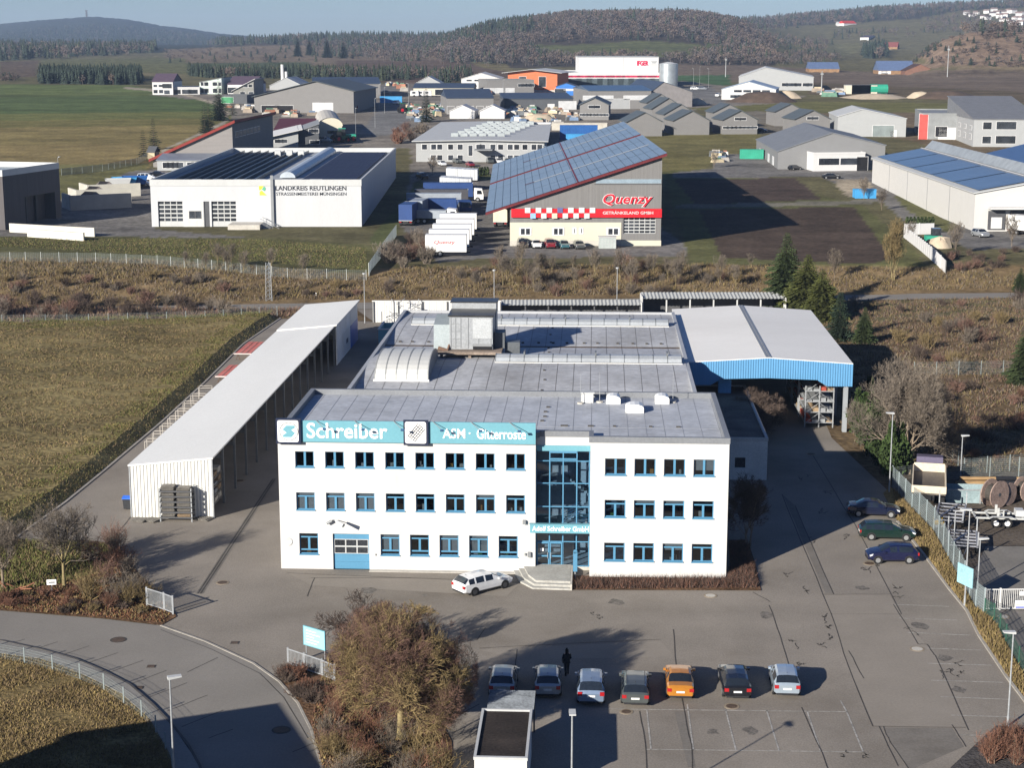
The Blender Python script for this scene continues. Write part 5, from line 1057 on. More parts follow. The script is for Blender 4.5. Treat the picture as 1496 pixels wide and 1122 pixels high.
# cars behind
for (px_, py_, kind, colr, lab) in [(767, 363, 'suv', blk, 'black car at the left end of the drinks market car row'), (787, 364, 'hatch', pwhite, 'white car in the drinks market car row'), (807, 364, 'suv', redp, 'dark red car in the drinks market car row'), (828, 365, 'hatch', tealp, 'teal blue car in the drinks market car row'), (850, 365, 'estate', dksil, 'dark grey car at the right end of the drinks market car row')]:
    g = G(px_-8, py_); car(lab, kind, (g.x+.6, g.y+2.2, g.z), R(-84), colr, 'cars in front of the drinks market', detail=True)
for (px_, py_, kind, colr, lab, hd, fl) in [(204, 272, 'van', pwhite, 'white van parked at the left wall of the winter service hall', 10, 1.25), (214, 264, 'van', pwhite, 'second white van behind the first at the winter service hall', 10, 1.25), (231, 257, 'sedan', blk, 'dark car behind the winter service hall corner', 5, 1), (617, 261, 'suv', blk, 'black car parked behind the far corner of the winter service hall', -60, 1),
    (646, 242, 'hatch', pwhite, 'small pale car left in front of the grey office hall', -70, 1), (668, 238, 'estate', dksil, 'dark car close to the wall of the grey office hall', -70, 1), (687, 243, 'hatch', redp, 'dark red car in front of the grey office hall', -70, 1), (716, 238, 'suv', dksil, 'grey car right of the entrance of the grey office hall', -80, 1), (729, 238, 'sedan', pwhite, 'white car right of the entrance of the grey office hall', -80, 1), (743, 238, 'estate', dksil, 'dark car at the right end of the grey office hall row', -80, 1),
    (1152, 246, 'van', pwhite, 'white van in front of the low grey hall', 35, 1.3), (1161, 248, 'hatch', blk, 'dark car beside the white van at the low grey hall', 30, 1), (1214, 261, 'sedan', blk, 'black car on the lane before the flat white office', 0, 1.1), (1432, 346, 'hatch', silver, 'silver car at the loading docks of the solar roofed hall', -75, 1.1), (1112, 193, 'suv', blk, 'dark car parked beside the twin grey garages', -20, 1)]:
    g = G(px_, py_); c_ = car(lab, kind, g, R(hd), colr, None, detail=False); c_.scale = (fl, fl, fl)

def truck(lab, loc, rz_, ln, boxm, cabm=None, w=2.55, h=2.6, deck=1.05, sc=1, sign=None, group=None, cat='truck', name='lorry', stripe=None):
    t = thing(name, lab, cat, loc, rz_, group); t.scale = (sc, sc, sc); hw = w/2
    m = MB(); m.box(-ln/2, ln/2, -hw, hw, deck, deck+h); b = m.build('cargo_box', boxm, t)
    m = MB(); m.box(-ln/2-.02, -ln/2+.10, -hw-.02, hw+.02, deck-.06, deck+.04); m.box(ln/2-.1, ln/2+.02, -hw-.02, hw+.02, deck+h-.06, deck+h+.02); m.build('frame_rail', lgrey, b)
    m = MB(); m.box(-ln/2, ln/2+(1.6 if cabm else .6), -.5, .5, .55, deck-.01); m.build('chassis', trim_m, t)
    xs = [-ln/2+1.2, -ln/2+2.4]+([ln/2+1.0] if cabm else [])
    for x in xs:
        for s in (1, -1): m = MB(); m.tube([(x, s*(hw-.35), .5), (x, s*hw, .5)], .5, 12); o = m.build('wheel', tyre, t); m = MB(); m.tube([(x, s*(hw-.02), .5), (x, s*(hw+.015), .5)], .28, 8); m.build('rim', rim_m, o)
    if cabm:
        x0 = ln/2+.25; m = MB(); m.prism([(x0, .5), (x0+1.95, .5), (x0+2.0, 1.5), (x0+1.65, 2.75), (x0, 2.95)], -hw+.05, hw-.05); c_ = m.build('cab', cabm, t)
        m = MB(); m.poly([(x0+2.005, -hw+.2, 1.55), (x0+2.005, hw-.2, 1.55), (x0+1.70, hw-.25, 2.6), (x0+1.70, -hw+.25, 2.6)]); m.build('windscreen', carglass, c_)
        for s in (1, -1): m = MB(); y = s*(hw-.04); m.poly([(x0+.6, y, 1.6), (x0+1.75, y, 1.6), (x0+1.5, y, 2.4), (x0+.6, y, 2.4)]); m.build('side_window', carglass, c_)
        m = MB(); m.box(x0+1.96, x0+2.06, -hw+.1, hw-.1, .5, .85); m.build('bumper', trim_m, c_)
    else: m = MB(); m.box(-ln/2-.05, -ln/2+.15, -hw, hw, .45, .62); m.build('bumper', trim_m, t)
    for s in (1, -1): m = MB(); y = s*(hw-.3); m.box(-ln/2-.04, -ln/2+.02, y-.2, y+.2, .7, .85); m.build('tail_light', red_l, t)
    if sign: lettering(sign[0], -ln*.28, deck+h*.42, ln*.5, h*.28, -hw-.01, sign[1], b, .0, shear=.2)
    return t
tblue = M('truck_blue', (.02, .05, .16), .5, var=.1); twhite = M('truck_white', (.62, .62, .61), .5, var=.05); tcream = M('truck_cream', (.50, .46, .36), .5); tgrey = M('truck_grey_tarp', (.25, .28, .32), .6)
redsign = M('sign_red', (.45, .015, .03), .5)
for (px_, py_, ln, bm, cm, lab, rz_, h) in [(597, 328, 6.5, tblue, None, 'blue box trailer seen from behind at the left of the parked trucks', 83, 3.0), (612, 322, 6.5, tgrey, None, 'grey box trailer beside the blue trailer', 83, 3.0), (632, 318, 9.5, tblue, None, 'blue trailer with small printed bottles on its side', 0, 2.7), (634, 309, 11, tgrey, None, 'long grey trailer behind the blue printed trailer', 2, 2.7), (645, 303, 11, M('truck_dark', (.06, .06, .07), .5), None, 'dark trailer with a pale roof edge in the truck row', 2, 2.7),
     (655, 294, 10.5, tblue, twhite, 'dark blue lorry with a white cab pointing right', 0, 2.9), (628, 326, 6.5, tgrey, twhite, 'small silver tank lorry in front of the blue printed trailer', -6, 1.5), (674, 312, 3.2, tblue, tblue, 'small blue van lorry at the right of the truck row', -75, 1.6)]:
    g = G(px_, py_); truck(lab, g, R(rz_), ln, bm, cm, h=h, sc=1.12)
bl = None
for k in range(5):
    g = G(652+k*4.5, 374-k*8.5); lab = ['white trailer nearest the scrub bank with red script on its side', 'second white trailer from the scrub bank', 'third white trailer from the scrub bank', 'fourth white trailer from the scrub bank', 'rearmost white trailer of the sunlit trailer stack'][k]
    t = truck(lab, g, R(-1), 6.6, twhite, None, h=2.7, deck=.8, sc=1.12, sign=('Quenzy', redsign) if k == 0 else None, group='white trailers parked behind the scrub bank', name='box_trailer', cat='trailer')
for row, (x0, y0, n) in enumerate([(657, 261, 7), (648, 275, 7)]):
    for k in range(n):
        g = G(x0+k*6.2, y0+k*.4); lab = 'white swap body in the %s row of pale boxes behind the trucks' % ['rear', 'front'][row]
        if bl is None:
            bl = thing('swap_body', lab, 'container', g, R(88), 'rear row of pale swap bodies'); m = MB(); m.box(-3, 3, -.75, .75, .3, 3.0); b_ = m.build('box', M('swap_white', (.48, .50, .52), .5, rnd=.15), bl); m = MB(); m.box(-3.02, -2.98, -.05, .05, .4, 2.9); m.build('door_seam', grey, b_)
            m = MB(); m.box(-2.8, 2.8, -.6, -.45, 0, .3); m.box(-2.8, 2.8, .45, .6, 0, .3); m.build('skid', trim_m, bl)
        else: dup(bl, g, R(88), lab, ['rear', 'front'][row]+' row of pale swap bodies')
g = G(735, 330); truck('cream delivery lorry under the left eave of the drinks market', (g.x, g.y, g.z), R(80), 6, tcream, tcream, h=2.6, sc=1.15)
# works yard: tipper, trailers, cable reels, poles
creamp = M('tipper_cream', (.58, .50, .38), .55, var=.12, stain=.2)
def tipper():
    a, b = at(1341, 742), at(1383, 748); t = thing('tipper_lorry', 'cream open tipper body on a lorry chassis behind the mesh fence', 'tipper lorry', at(1369, 748)+Vector((.3, 4.5, .05)), R(-14))
    m = MB(); m.box(-1.45, 1.45, -4, 4, 1.35, 1.5); m.build('load_floor', M('wet_load', (.11, .095, .08), .6, var=.4), t)
    for bx in ((-1.5, -1.4, -4, 4, 1.5, 2.15), (1.4, 1.5, -4, 4, 1.5, 2.15), (-1.4, 1.4, -4, -3.9, 1.5, 2.15), (-1.4, 1.4, 3.9, 4, 1.5, 2.3)): m = MB(); m.box(*bx); m.build('side_board', creamp, t)
    m = MB(); m.box(-.5, .5, -3.9, 5.5, .8, 1.34); m.build('chassis', trim_m, t)
    for y in (-3, -1.8, 5): 
        for s in (1, -1): m = MB(); m.tube([(s*1.0, y, .5), (s*1.4, y, .5)], .5, 12); m.build('wheel', tyre, t)
    m = MB(); m.prism([(4.3, .6), (6.1, .6), (6.2, 1.6), (5.8, 2.7), (4.3, 2.8)], -1.2, 1.2, 'x'); m.build('cab', M('cab_purple_grey', (.10, .09, .14), .4), t)
tipper()
def flat_trailer(px_, py_, rz_, ln, lab):
    t = thing('flat_trailer', lab, 'trailer', at(px_, py_)+Vector((0, 0, .05)), rz_); m = MB()
    m.box(-1.2, -1.05, 0, ln, .9, 1.1); m.box(1.05, 1.2, 0, ln, .9, 1.1)
    for k in range(6): y = k*ln/5; m.box(-1.2, 1.2, max(0, y-.07), min(ln, y+.07), .95, 1.06)
    m.tube([(-.9, .2, 1.15), (.6, ln-.4, 1.15)], .08, 4); m.build('frame', M('trailer_steel', (.22, .23, .26), .55, metal=.3, var=.2), t)
    for x in (-1.15, 1.15):
        for y in (.15, ln-.15): m = MB(); m.box(x-.05, x+.05, y-.05, y+.05, 1.1, 2.2); m.build('stake', galv, t)
        for y in (ln*.35, ln*.55): m = MB(); m.tube([(x*.85, y, .45), (x*1.05, y, .45)], .45, 12); m.build('wheel', tyre, t)
    m = MB(); m.tube([(-.3, 0, .8), (0, -1.6, .6), (.3, 0, .8)], .06, 4); m.build('drawbar', galv, t)
flat_trailer(1385, 778, R(-18), 5.5, 'grey stake trailer right behind the mesh fence below the tipper')
flat_trailer(1406, 816, R(-14), 4.5, 'second grey stake trailer nearer the blue notice board')
t = thing('yellow_cable_drum', 'small yellow drum hanging under the grey stake trailer', 'drum', at(1371, 770)+Vector((0, 0, .05))); m = MB(); m.tube([(-.4, 0, .55), (.4, 0, .55)], .4, 12); m.build('drum', M('drum_yellow', (.45, .30, .06), .6), t); m = MB(); m.box(-.35, .35, -.3, .3, 0, .2); m.build('cradle', galv, t)
def cable_trailer():
    t = thing('cable_trailer', 'pale grey tandem axle cable trailer in front of the wooden reels', 'trailer', at(1459, 767)+Vector((0, 0, .05)), R(-6)); pg = M('pale_grey_paint', (.40, .41, .40), .5)
    m = MB(); m.box(-2.2, 2.0, -.9, -.75, .7, .85); m.box(-2.2, 2.0, .75, .9, .7, .85)
    for x in (-2.1, -1, .2, 1.9): m.box(x-.06, x+.06, -.75, .75, .72, .83)
    m.tube([(2.0, -.7, .75), (4.2, 0, .75), (2.0, .7, .75)], .07, 4); m.build('frame', pg, t)
    for x in (-.45, .5):
        for s in (1, -1): m = MB(); m.tube([(x, s*.95, .42), (x, s*1.2, .42)], .42, 14); o = m.build('wheel', tyre, t); m = MB(); m.tube([(x, s*1.1, .42), (x, s*1.22, .42)], .24, 10); m.build('rim', twhite, o)
    for s in (1, -1): m = MB(); y0, y1 = sorted((s*.92, s*1.24)); m.prism([(-1.05, .8), (-.75, .95), (.85, .95), (1.2, .8), (1.2, .84), (.85, .99), (-.75, .99), (-1.05, .84)], y0, y1); m.build('mudguard', pg, t)
    m = MB(); m.box(-.3, -.1, -.6, -.5, .85, 1.6); m.box(-.3, -.1, .5, .6, .85, 1.6); m.box(.2, .3, -.6, -.5, .85, 1.4); m.build('stand', pg, t); m = MB(); m.box(1.3, 2.0, -.5, .5, .86, 1.4); m.build('tool_box', lgrey, t)
cable_trailer()
reelm = M('reel_wood', (.26, .19, .16), .85, var=.25, scale=1.5); r0 = None
for k, (px_, py_, s, rz_, lab) in enumerate([(1452, 742, 1.15, -55, 'largest wooden cable reel standing left in the reel group'), (1468, 738, .95, -50, 'wooden cable reel with yellowish cable beside the largest reel'), (1483, 731, .55, -40, 'small pale wooden cable reel between the big reels'), (1497, 733, 1.0, -60, 'wooden cable reel cut off at the right picture edge')]):
    t = thing('cable_reel', lab, 'cable reel', at(px_, py_)+Vector((0, 0, .06)), R(rz_), 'wooden cable reels in the works yard'); 
    for x in (-.45, .45): m = MB(); m.tube([(x*s-.05, 0, 1.1*s), (x*s+.05, 0, 1.1*s)], 1.1*s, 20); f_ = m.build('flange', reelm, t); m = MB(); m.tube([(x*s-.06, 0, 1.1*s), (x*s+.06, 0, 1.1*s)], .16*s, 10); m.build('hub_plate', dgrey, f_)
    m = MB(); m.tube([(-.4*s, 0, 1.1*s), (.4*s, 0, 1.1*s)], .7*s, 18); m.build('cable_core', M('cable_wind', (.05, .045, .04), .7) if k != 1 else M('cable_ochre', (.22, .16, .07), .7, var=.4), t)
m = None
polem = M('pole_wood', (.26, .17, .085), .85, var=.3, scale=1, streak=(.3, 3, 3)); n = 0
for (y, z, r) in [(0, .2, .2), (.42, .2, .19), (.85, .2, .21), (1.3, .2, .2), (.2, .56, .19), (.65, .56, .2), (1.1, .56, .18), (.45, .9, .18)]:
    p = at(1425 if y > .6 else 1420, 716); o = thing('timber_pole', 'long brown timber pole with a black wrapped band in the stacked pole pile', 'pole', (p.x, p.y+y*1.3, z+.06), R(-1), 'timber poles stacked in the works yard'); q = MB(); q.tube([(-1.0+rk.uniform(-.5, .5), 0, 0), (11, 0, 0)], [r, r*.85], 9); q.build('pole', polem, o); q = MB(); x = 2.3+(y > .6)*.9; q.tube([(x, 0, 0), (x+1.9, 0, 0)], r+.02, 9); q.build('band', M('black_wrap', (.015, .016, .02), .5), o)
t = thing('steel_skip', 'blue grey open steel skip between the tipper and the reels', 'skip', at(1420, 735)+Vector((0, .6, .06)), R(-4)); m = MB()
m.faces([(-2.3, -.9, 0), (2.3, -.9, 0), (2.3, .9, 0), (-2.3, .9, 0), (-2.7, -1, 1.3), (2.7, -1, 1.3), (2.7, 1, 1.3), (-2.7, 1, 1.3)], [(0, 3, 2, 1), (0, 1, 5, 4), (1, 2, 6, 5), (2, 3, 7, 6), (3, 0, 4, 7)]); m.build('body', M('skip_blue_grey', (.22, .29, .31), .6, var=.2), t); m = MB(); m.box(.6, .75, -1.03, -.97, 0, 1.3); m.box(-2.7, 2.7, -1.05, -1, 1.22, 1.32); m.build('rib', galv, t)

# ------------------------------------------------ the walking person
def person():
    p = at(828, 987); t = thing('person', 'person with long dark hair in a black coat walking behind the parked cars', 'person', (p.x, p.y, .02), R(8)); t.scale = (1.04,)*3
    J = [((0, 0, .95), .13), ((0, -.01, 1.12), .12), ((0, .01, 1.30), .14), ((0, .02, 1.44), .09), ((0, .03, 1.52), .05), ((0, .05, 1.60), .075), ((0, .045, 1.70), .07)]
    V = [j[0] for j in J]; Rr = [j[1] for j in J]; E = [(i, i+1) for i in range(6)]
    def chain(start, pts):
        i = start
        for q, r in pts: V.append(q); Rr.append(r); E.append((i, len(V)-1)); i = len(V)-1
        return i
    for s, st_ in ((1, .16), (-1, -.16)):
        chain(0, [((s*.09, 0, .88), .10), ((s*.10, st_*.6, .50), .065), ((s*.10, st_-.05, .10), .045), ((s*.11, st_+.09, .04), .035)])
        h = chain(3, [((s*.17, .0, 1.40), .065), ((s*.23, -st_*.35, 1.14), .045), ((s*.24 if s < 0 else .20, -st_*.4+.12, .96 if s < 0 else 1.08), .032), ((s*.24 if s < 0 else .18, -st_*.4+.17, .90 if s < 0 else 1.08), .03)])
        b = Vector(V[h])
        for k in range(4): d = Vector(((k-1.5)*.018, .03-.004*abs(k-1.5), -.03)); chain(h, [(tuple(b+d), .009), (tuple(b+d*1.0+Vector((0, .008, -.032-.006*(k in (1, 2))))), .008)])
        chain(h, [(tuple(b+Vector((-s*.035, .015, -.005))), .010), (tuple(b+Vector((-s*.045, .035, -.02))), .008)])
    me = bpy.data.meshes.new('body'); me.from_pydata(V, E, []); o = bpy.data.objects.new('body', me); COL.objects.link(o); o.parent = t; me.materials.append(M('skin', (.42, .26, .19), .6))
    sk = o.modifiers.new('skin', 'SKIN'); 
    for i, r in enumerate(Rr): me.skin_vertices[0].data[i].radius = (r, r)
    me.skin_vertices[0].data[0].use_root = True; o.modifiers.new('sub', 'SUBSURF').levels = 1
    coat = M('coat_black', (.012, .012, .015), .85); m = MB(); N = 12
    ring = [(.82, .24, .19), (.95, .215, .175), (1.1, .19, .15), (1.3, .215, .16), (1.42, .19, .13), (1.5, .07, .07)]
    for (z0, a0, b0), (z1, a1, b1) in zip(ring[:-1], ring[1:]):
        for k in range(N): u, v = 2*math.pi*k/N, 2*math.pi*(k+1)/N; m.poly([(a0*math.cos(u), b0*math.sin(u), z0), (a0*math.cos(v), b0*math.sin(v), z0), (a1*math.cos(v), b1*math.sin(v), z1), (a1*math.cos(u), b1*math.sin(u), z1)])
    for s, st_ in ((1, .16), (-1, -.16)): m.tube([(s*.17, .0, 1.41), (s*.235, -st_*.35, 1.14), (s*.24 if s < 0 else .205, -st_*.4+.11, .97 if s < 0 else 1.08)], [.085, .068, .052], 8)
    m.build('coat', coat, t, smooth=True)
    m = MB()
    for s, st_ in ((1, .16), (-1, -.16)): m.tube([(s*.09, 0, .90), (s*.10, st_*.6, .50), (s*.10, st_-.05, .12)], [.12, .082, .06], 8)
    m.build('trousers', M('trousers_dark', (.02, .02, .026), .85), t, smooth=True)
    for s, st_ in ((1, .16), (-1, -.16)): m = MB(); m.tube([(s*.10, st_-.05, .30), (s*.10, st_-.05, .06), (s*.11, st_+.10, .03)], [.066, .064, .045], 8); m.build('boot', M('boot_black', (.01, .01, .011), .5), t, smooth=True)
    m = MB(); m.tube([(0, .0, 1.35), (0, -.02, 1.55), (0, .02, 1.70), (0, .05, 1.78), (0, .06, 1.80)], [.10, .115, .11, .07, .02], 10); m.build('hair', M('hair_dark', (.014, .010, .008), .7), t, smooth=True)
    m = MB(); m.box(-.30, -.17, -.16, .14, .86, 1.10); m.tube([(-.22, 0, 1.1), (-.17, .02, 1.44)], .012, 4); m.build('handbag', trim_m, t)
person()
# ------------------------------------------------ trees, shrubs, grass
barkm = M('bark_grey_brown', (.17, .135, .10), .95, var=.3, scale=2); barkl = M('bark_lichen', (.21, .17, .085), .95, var=.3, scale=1.5)
twigp = M('twig_purple_brown', (.150, .088, .068), .95, var=.35, scale=.5, rnd=.15); twigo = M('twig_ochre', (.175, .13, .062), .95, var=.4, scale=.4, rnd=.15); twigg = M('twig_grey', (.15, .125, .10), .95, var=.3, scale=.5, rnd=.2); twigr = M('twig_red_brown', (.15, .075, .05), .95, var=.4, scale=.6, rnd=.2); twigd = M('twig_dark', (.075, .055, .045), .95, var=.35, scale=.6, rnd=.25)
needle = M('needle_green', (.046, .066, .024), .9, var=.5, scale=.5, fine=3, rnd=.15); needle2 = M('needle_yellow_green', (.075, .085, .022), .9, var=.5, scale=.45, fine=3, rnd=.12); needled = M('needle_dark', (.020, .034, .020), .9, var=.4, scale=.5, rnd=.2)
def rvec(rng): 
    while True:
        v = Vector((rng.uniform(-1, 1), rng.uniform(-1, 1), rng.uniform(-1, 1)))
        if .05 < v.length < 1: return v.normalized()
def bare_tree(seed, cen, rad, trunk_h, trunk_r, nch, lens, up=.10, spread=(18, 80), minr=.012, wob=.16, stems=1, rmul=1):
    """trunk and limbs in one builder, twigs in the other; crown kept inside an ellipsoid"""
    rng = random.Random(seed); T, C = MB(), MB(); cen = Vector(cen); rad = Vector(rad)
    def inside(p): q = p-cen; return (q.x/rad.x)**2+(q.y/rad.y)**2+(q.z/rad.z)**2 < 1
    def grow(p, d, ln, r, lev):
        seg = 4 if lev < 2 else (3 if lev == 2 else 2); pts = [p.copy()]; rr = [r]; d = d.normalized()
        for k in range(seg):
            d = (d+rvec(rng)*wob+Vector((0, 0, up))).normalized(); q = pts[-1]+d*ln/seg
            if not inside(q) and q.z > cen.z-rad.z*.6 and len(pts) > 1: break
            pts.append(q); rr.append(max(minr*.7, r*(1-.62*(k+1)/seg)))
        (T if lev < 1 else C).tube(pts, rr, 5 if lev == 0 else (4 if lev == 1 else 3), cap=False)
        if lev >= len(nch): return
        n = nch[lev]
        for i in range(n):
            t = .22+.78*(i+rng.random()*.8)/n; f = min(t, .999)*(len(pts)-1); a = int(f); q = pts[a].lerp(pts[a+1], f-a)
            ax = d.cross(rvec(rng)).normalized(); dd = Matrix.Rotation(R(rng.uniform(24, 58)), 3, ax) @ (pts[a+1]-pts[a]).normalized()
            if not inside(q): continue
            grow(q, dd, lens[lev+1]*rng.uniform(.6, 1.15)*(1.1-.45*t), max(minr, rr[a]*.52*rmul), lev+1)
    for s in range(stems):
        b = Vector((0, 0, -.1)) if stems == 1 else Vector((rng.uniform(-.4, .4), rng.uniform(-.4, .4), -.1)); top = Vector((b.x*1.5, b.y*1.5, trunk_h))
        T.tube([b, b.lerp(top, .25), b.lerp(top, .6), top], [trunk_r*1.35, trunk_r, trunk_r*.9, trunk_r*.8], 8); n0 = max(3, int(nch[0]/stems))
        for i in range(n0):
            az = 2*math.pi*(i+rng.random()*.6)/n0; el = R(90-rng.uniform(*spread)); d = Vector((math.cos(az)*math.cos(el), math.sin(az)*math.cos(el), math.sin(el)))
            grow(top-Vector((0, 0, rng.uniform(0, trunk_h*.25))), d, lens[0]*rng.uniform(.75, 1.1), trunk_r*.46, 0)
        grow(top, Vector((0, 0, 1)), lens[0]*.9, trunk_r*.6, 0)
    return T, C
def tree(name, lab, loc, mbs, tm, cm, group=None, rz_=0, cat='tree', sc=1):
    t = thing(name, lab, cat, loc, rz_, group); mbs[0].build('trunk', tm, t, smooth=True, angle=80); mbs[1].build('crown', cm, t); t.scale = (sc, sc, sc); return t
tree('bare_tree', 'large round bare tree with yellowish limbs in the bed beside the cabin', at(586, 1081)+Vector((0, 0, .07)), bare_tree(7, (-.1, 0, 4.1), (4.5, 4.5, 4.3), 2.3, .24, [15, 6, 4, 3, 0], [4.7, 2.7, 1.4, .8, .5], up=.07, spread=(10, 84), minr=.011, rmul=1.4), barkl, [twigo])
# purple outer twigs of the same crown
big = [o for o in COL.objects if o.name.startswith('bare_tree')][0]
mb = bare_tree(19, (-.1, 0, 4.15), (4.75, 4.75, 4.45), 2.3, .10, [15, 7, 5, 4, 0], [4.7, 2.5, 1.3, .8, .5], up=.06, spread=(14, 88), minr=.007)
mb[1].build('crown_twigs', twigp, big)
tree('bare_tree', 'slender bare tree with ochre branches standing in the left planting bed', at(94, 857)+Vector((0, 0, .07)), bare_tree(23, (.2, 0, 4.7), (3.2, 3.0, 3.6), 2.0, .13, [7, 5, 4, 3, 0], [3.6, 1.9, 1.1, .65, .4], up=.12, spread=(12, 62), minr=.011, rmul=1.4), barkl, twigg)
tree('bare_tree', 'bare tree at the left picture edge beside the meadow', at(5, 862)+Vector((0, 0, .07)), bare_tree(29, (-.4, 0, 4.2), (3.0, 3.0, 3.4), 1.8, .12, [7, 5, 4, 3, 0], [3.2, 1.8, 1.0, .6, .4], up=.1, minr=.010), barkm, twigg)
tree('bare_tree', 'thin young bare tree half hidden behind the big round tree', at(540, 975)+Vector((0, 0, .07)), bare_tree(31, (-.8, .5, 3.4), (3.2, 3, 2.4), 1.5, .08, [7, 5, 4, 3, 0], [3.0, 1.6, .9, .5, .4], up=.05, spread=(25, 80), minr=.013), barkm, twigd)
tree('bare_tree', 'tall wide bare tree with many stems right of the blue canopy', at(1325, 692)+Vector((0, 0, .03)), bare_tree(37, (-1.0, 0, 7.0), (5.2, 4.8, 6.1), 2.6, .17, [14, 6, 4, 3, 0], [6.6, 3.2, 1.8, 1.0, .5], up=.12, spread=(8, 66), minr=.014, stems=3, rmul=1.35), barkm, twigg)
tree('bare_tree', 'spreading pale bare shrub tree in the shadow right of the dark hedge', at(1352, 680)+Vector((0, 0, .03)), bare_tree(41, (0, 0, 4.0), (4.3, 3.6, 3.8), 1.0, .10, [12, 5, 4, 3, 0], [4.4, 2.4, 1.4, .8, .4], up=.05, spread=(15, 80), minr=.012, stems=3), barkm, twigg)
tree('bare_tree', 'dark bare bush tree growing beside the flat roofed annex', at(1110, 640)+Vector((0, 0, .03)), bare_tree(43, (0, 0, 3.0), (3.2, 3.4, 2.6), .8, .09, [11, 5, 4, 3, 0], [3.2, 1.8, 1.0, .7, .4], up=.05, spread=(10, 75), minr=.014, stems=3), barkm, twigd)
tree('bare_tree', 'bare bush tree in the shade at the right office corner', at(1092, 800)+Vector((0, 0, .07)), bare_tree(47, (0, 0, 4.0), (2.3, 2.3, 3.8), 1.2, .08, [8, 5, 4, 3, 0], [3.6, 1.6, .9, .6, .4], up=.15, spread=(6, 50), minr=.014, stems=2), barkm, twigd)
g = G(1306, 410); tree('bare_tree', 'tall slim yellowish bare tree at the right corner of the ploughed plot', g, bare_tree(53, (0, 0, 6.6), (2.2, 2.2, 6.4), 1.4, .13, [9, 6, 3, 2, 0], [8.0, 2.6, 1.3, .7, .4], up=.22, spread=(3, 24), minr=.018, stems=2), barkl, twigo)
small = None
for (px_, py_, sc, lab) in [(1219, 409, .8, 'small bare tree at the bottom edge of the ploughed plot'), (1288, 307, .75, 'young bare tree beside the lane right of the ploughed plot'), (1262, 291, .8, 'young bare tree in front of the blue container'), (1043, 245, .8, 'young reddish bare tree at the corner of the grey yard'), (1165, 246, .8, 'bare slim tree in front of the white van'), (1207, 246, .7, 'bare slim tree in front of the flat white office'), (1396, 372, .9, 'bare tree behind the white board fence'), (632, 255, .8, 'pale bare tree at the left of the grey office hall'), (1330, 352, .6, 'bare tree above the thuja row'), (1478, 360, .9, 'bare tree near the loading docks')]:
    g = G(px_, py_)
    if small is None: small = tree('bare_tree', lab, g, bare_tree(59, (0, 0, 4.2), (1.9, 1.9, 4.4), 1.0, .09, [8, 5, 3, 0, 0], [5.0, 1.8, .9, .5, .4], up=.2, spread=(4, 30), minr=.018), barkm, twigg, sc=sc)
    else: dup(small, g, px_*.7, lab, None, sc)
def conifer(seed, h, w, nl=26, droop=.25, dens=13):
    rng = random.Random(seed); T, C = MB(), MB(); T.tube([(0, 0, -.2), (0, 0, h*.5), (0, 0, h*.9)], [w*.05, w*.02, .015], 6)
    for i in range(nl):
        t = i/(nl-1); z = h*(.05+.93*t); rr = w/2*(1-t)**.62*rng.uniform(.82, 1.12)+.10; n = max(8, int(dens*(1-t*.6)))
        for k in range(n):
            az = 2*math.pi*(k+rng.random())/n; L_ = rr*rng.uniform(.7, 1.15); u = Vector((math.cos(az), math.sin(az), 0)); s = Vector((-u.y, u.x, 0)); b = Vector((0, 0, z)); m_ = max(2, int(L_/.35))
            for j in range(m_):
                f0 = (j+.2)/m_; p0 = b+u*L_*f0+Vector((0, 0, -droop*L_*f0**1.3+.12*L_*max(0, f0-.7))); sz = max(.4, L_*.30)*(1.15-.5*f0)*rng.uniform(.7, 1.2)
                for sgn in (1, -1):
                    tip = p0+u*sz*.8+s*sgn*sz*.75+Vector((0, 0, -sz*rng.uniform(.05, .45))); C.poly([p0-u*.08, p0+u*sz*.55+Vector((0, 0, .04)), tip, p0+s*sgn*sz*.4+Vector((0, 0, -.1*sz))])
    return T, C
cA = tree('spruce', 'tall spruce at the left of the conifer group behind the canopy', at(1147, 455), conifer(1, 12.4, 7.8, 44, .25, 20), barkm, needle)
cB = tree('spruce', 'broad yellowish green spruce right of the tall spruce', at(1178, 462), conifer(2, 9.6, 8.6, 38, .25, 20), barkm, needle2)
tree('spruce', 'dark blue green spruce standing in front of the conifer group', at(1226, 497), conifer(3, 6.9, 4.6, 28, .25, 14), barkm, needled)
dup(cA, at(1262, 502), 1.0, 'small dark spruce right of the blue green spruce', None, .42); dup(cB, at(1200, 468), 2.0, 'yellowish spruce tucked behind the right canopy corner', None, .8); dup(cA, at(1500, 560), 2.2, 'dark spruce cut off at the right picture edge', None, .65); dup(cA, at(1490, 428), .5, 'small spruce by the country road at the right edge', None, .35)
def evergreen(seed, h, w, n=1500):
    rng = random.Random(seed); T, C = MB(), MB(); T.tube([(0, 0, -.1), (0, 0, h*.7)], [.10, .04], 6)
    for i in range(n):
        t = rng.random()**.8; z = h*t; prof = (1-t**2.2)*.5*w*(.75+.25*math.sin(t*9+seed)); az = rng.uniform(0, 6.283); r = prof*(rng.random()**.35)*rng.uniform(.85, 1.15); p = Vector((r*math.cos(az), r*math.sin(az), z)); d = rvec(rng); d.z = abs(d.z)*.8+.5; s = d.cross(rvec(rng)).normalized(); q = rng.uniform(.16, .36)
        C.poly([p-s*q*.5, p+s*q*.5, p+s*q*.25+d*q, p-s*q*.25+d*q*.9])
    return T, C
ev = None
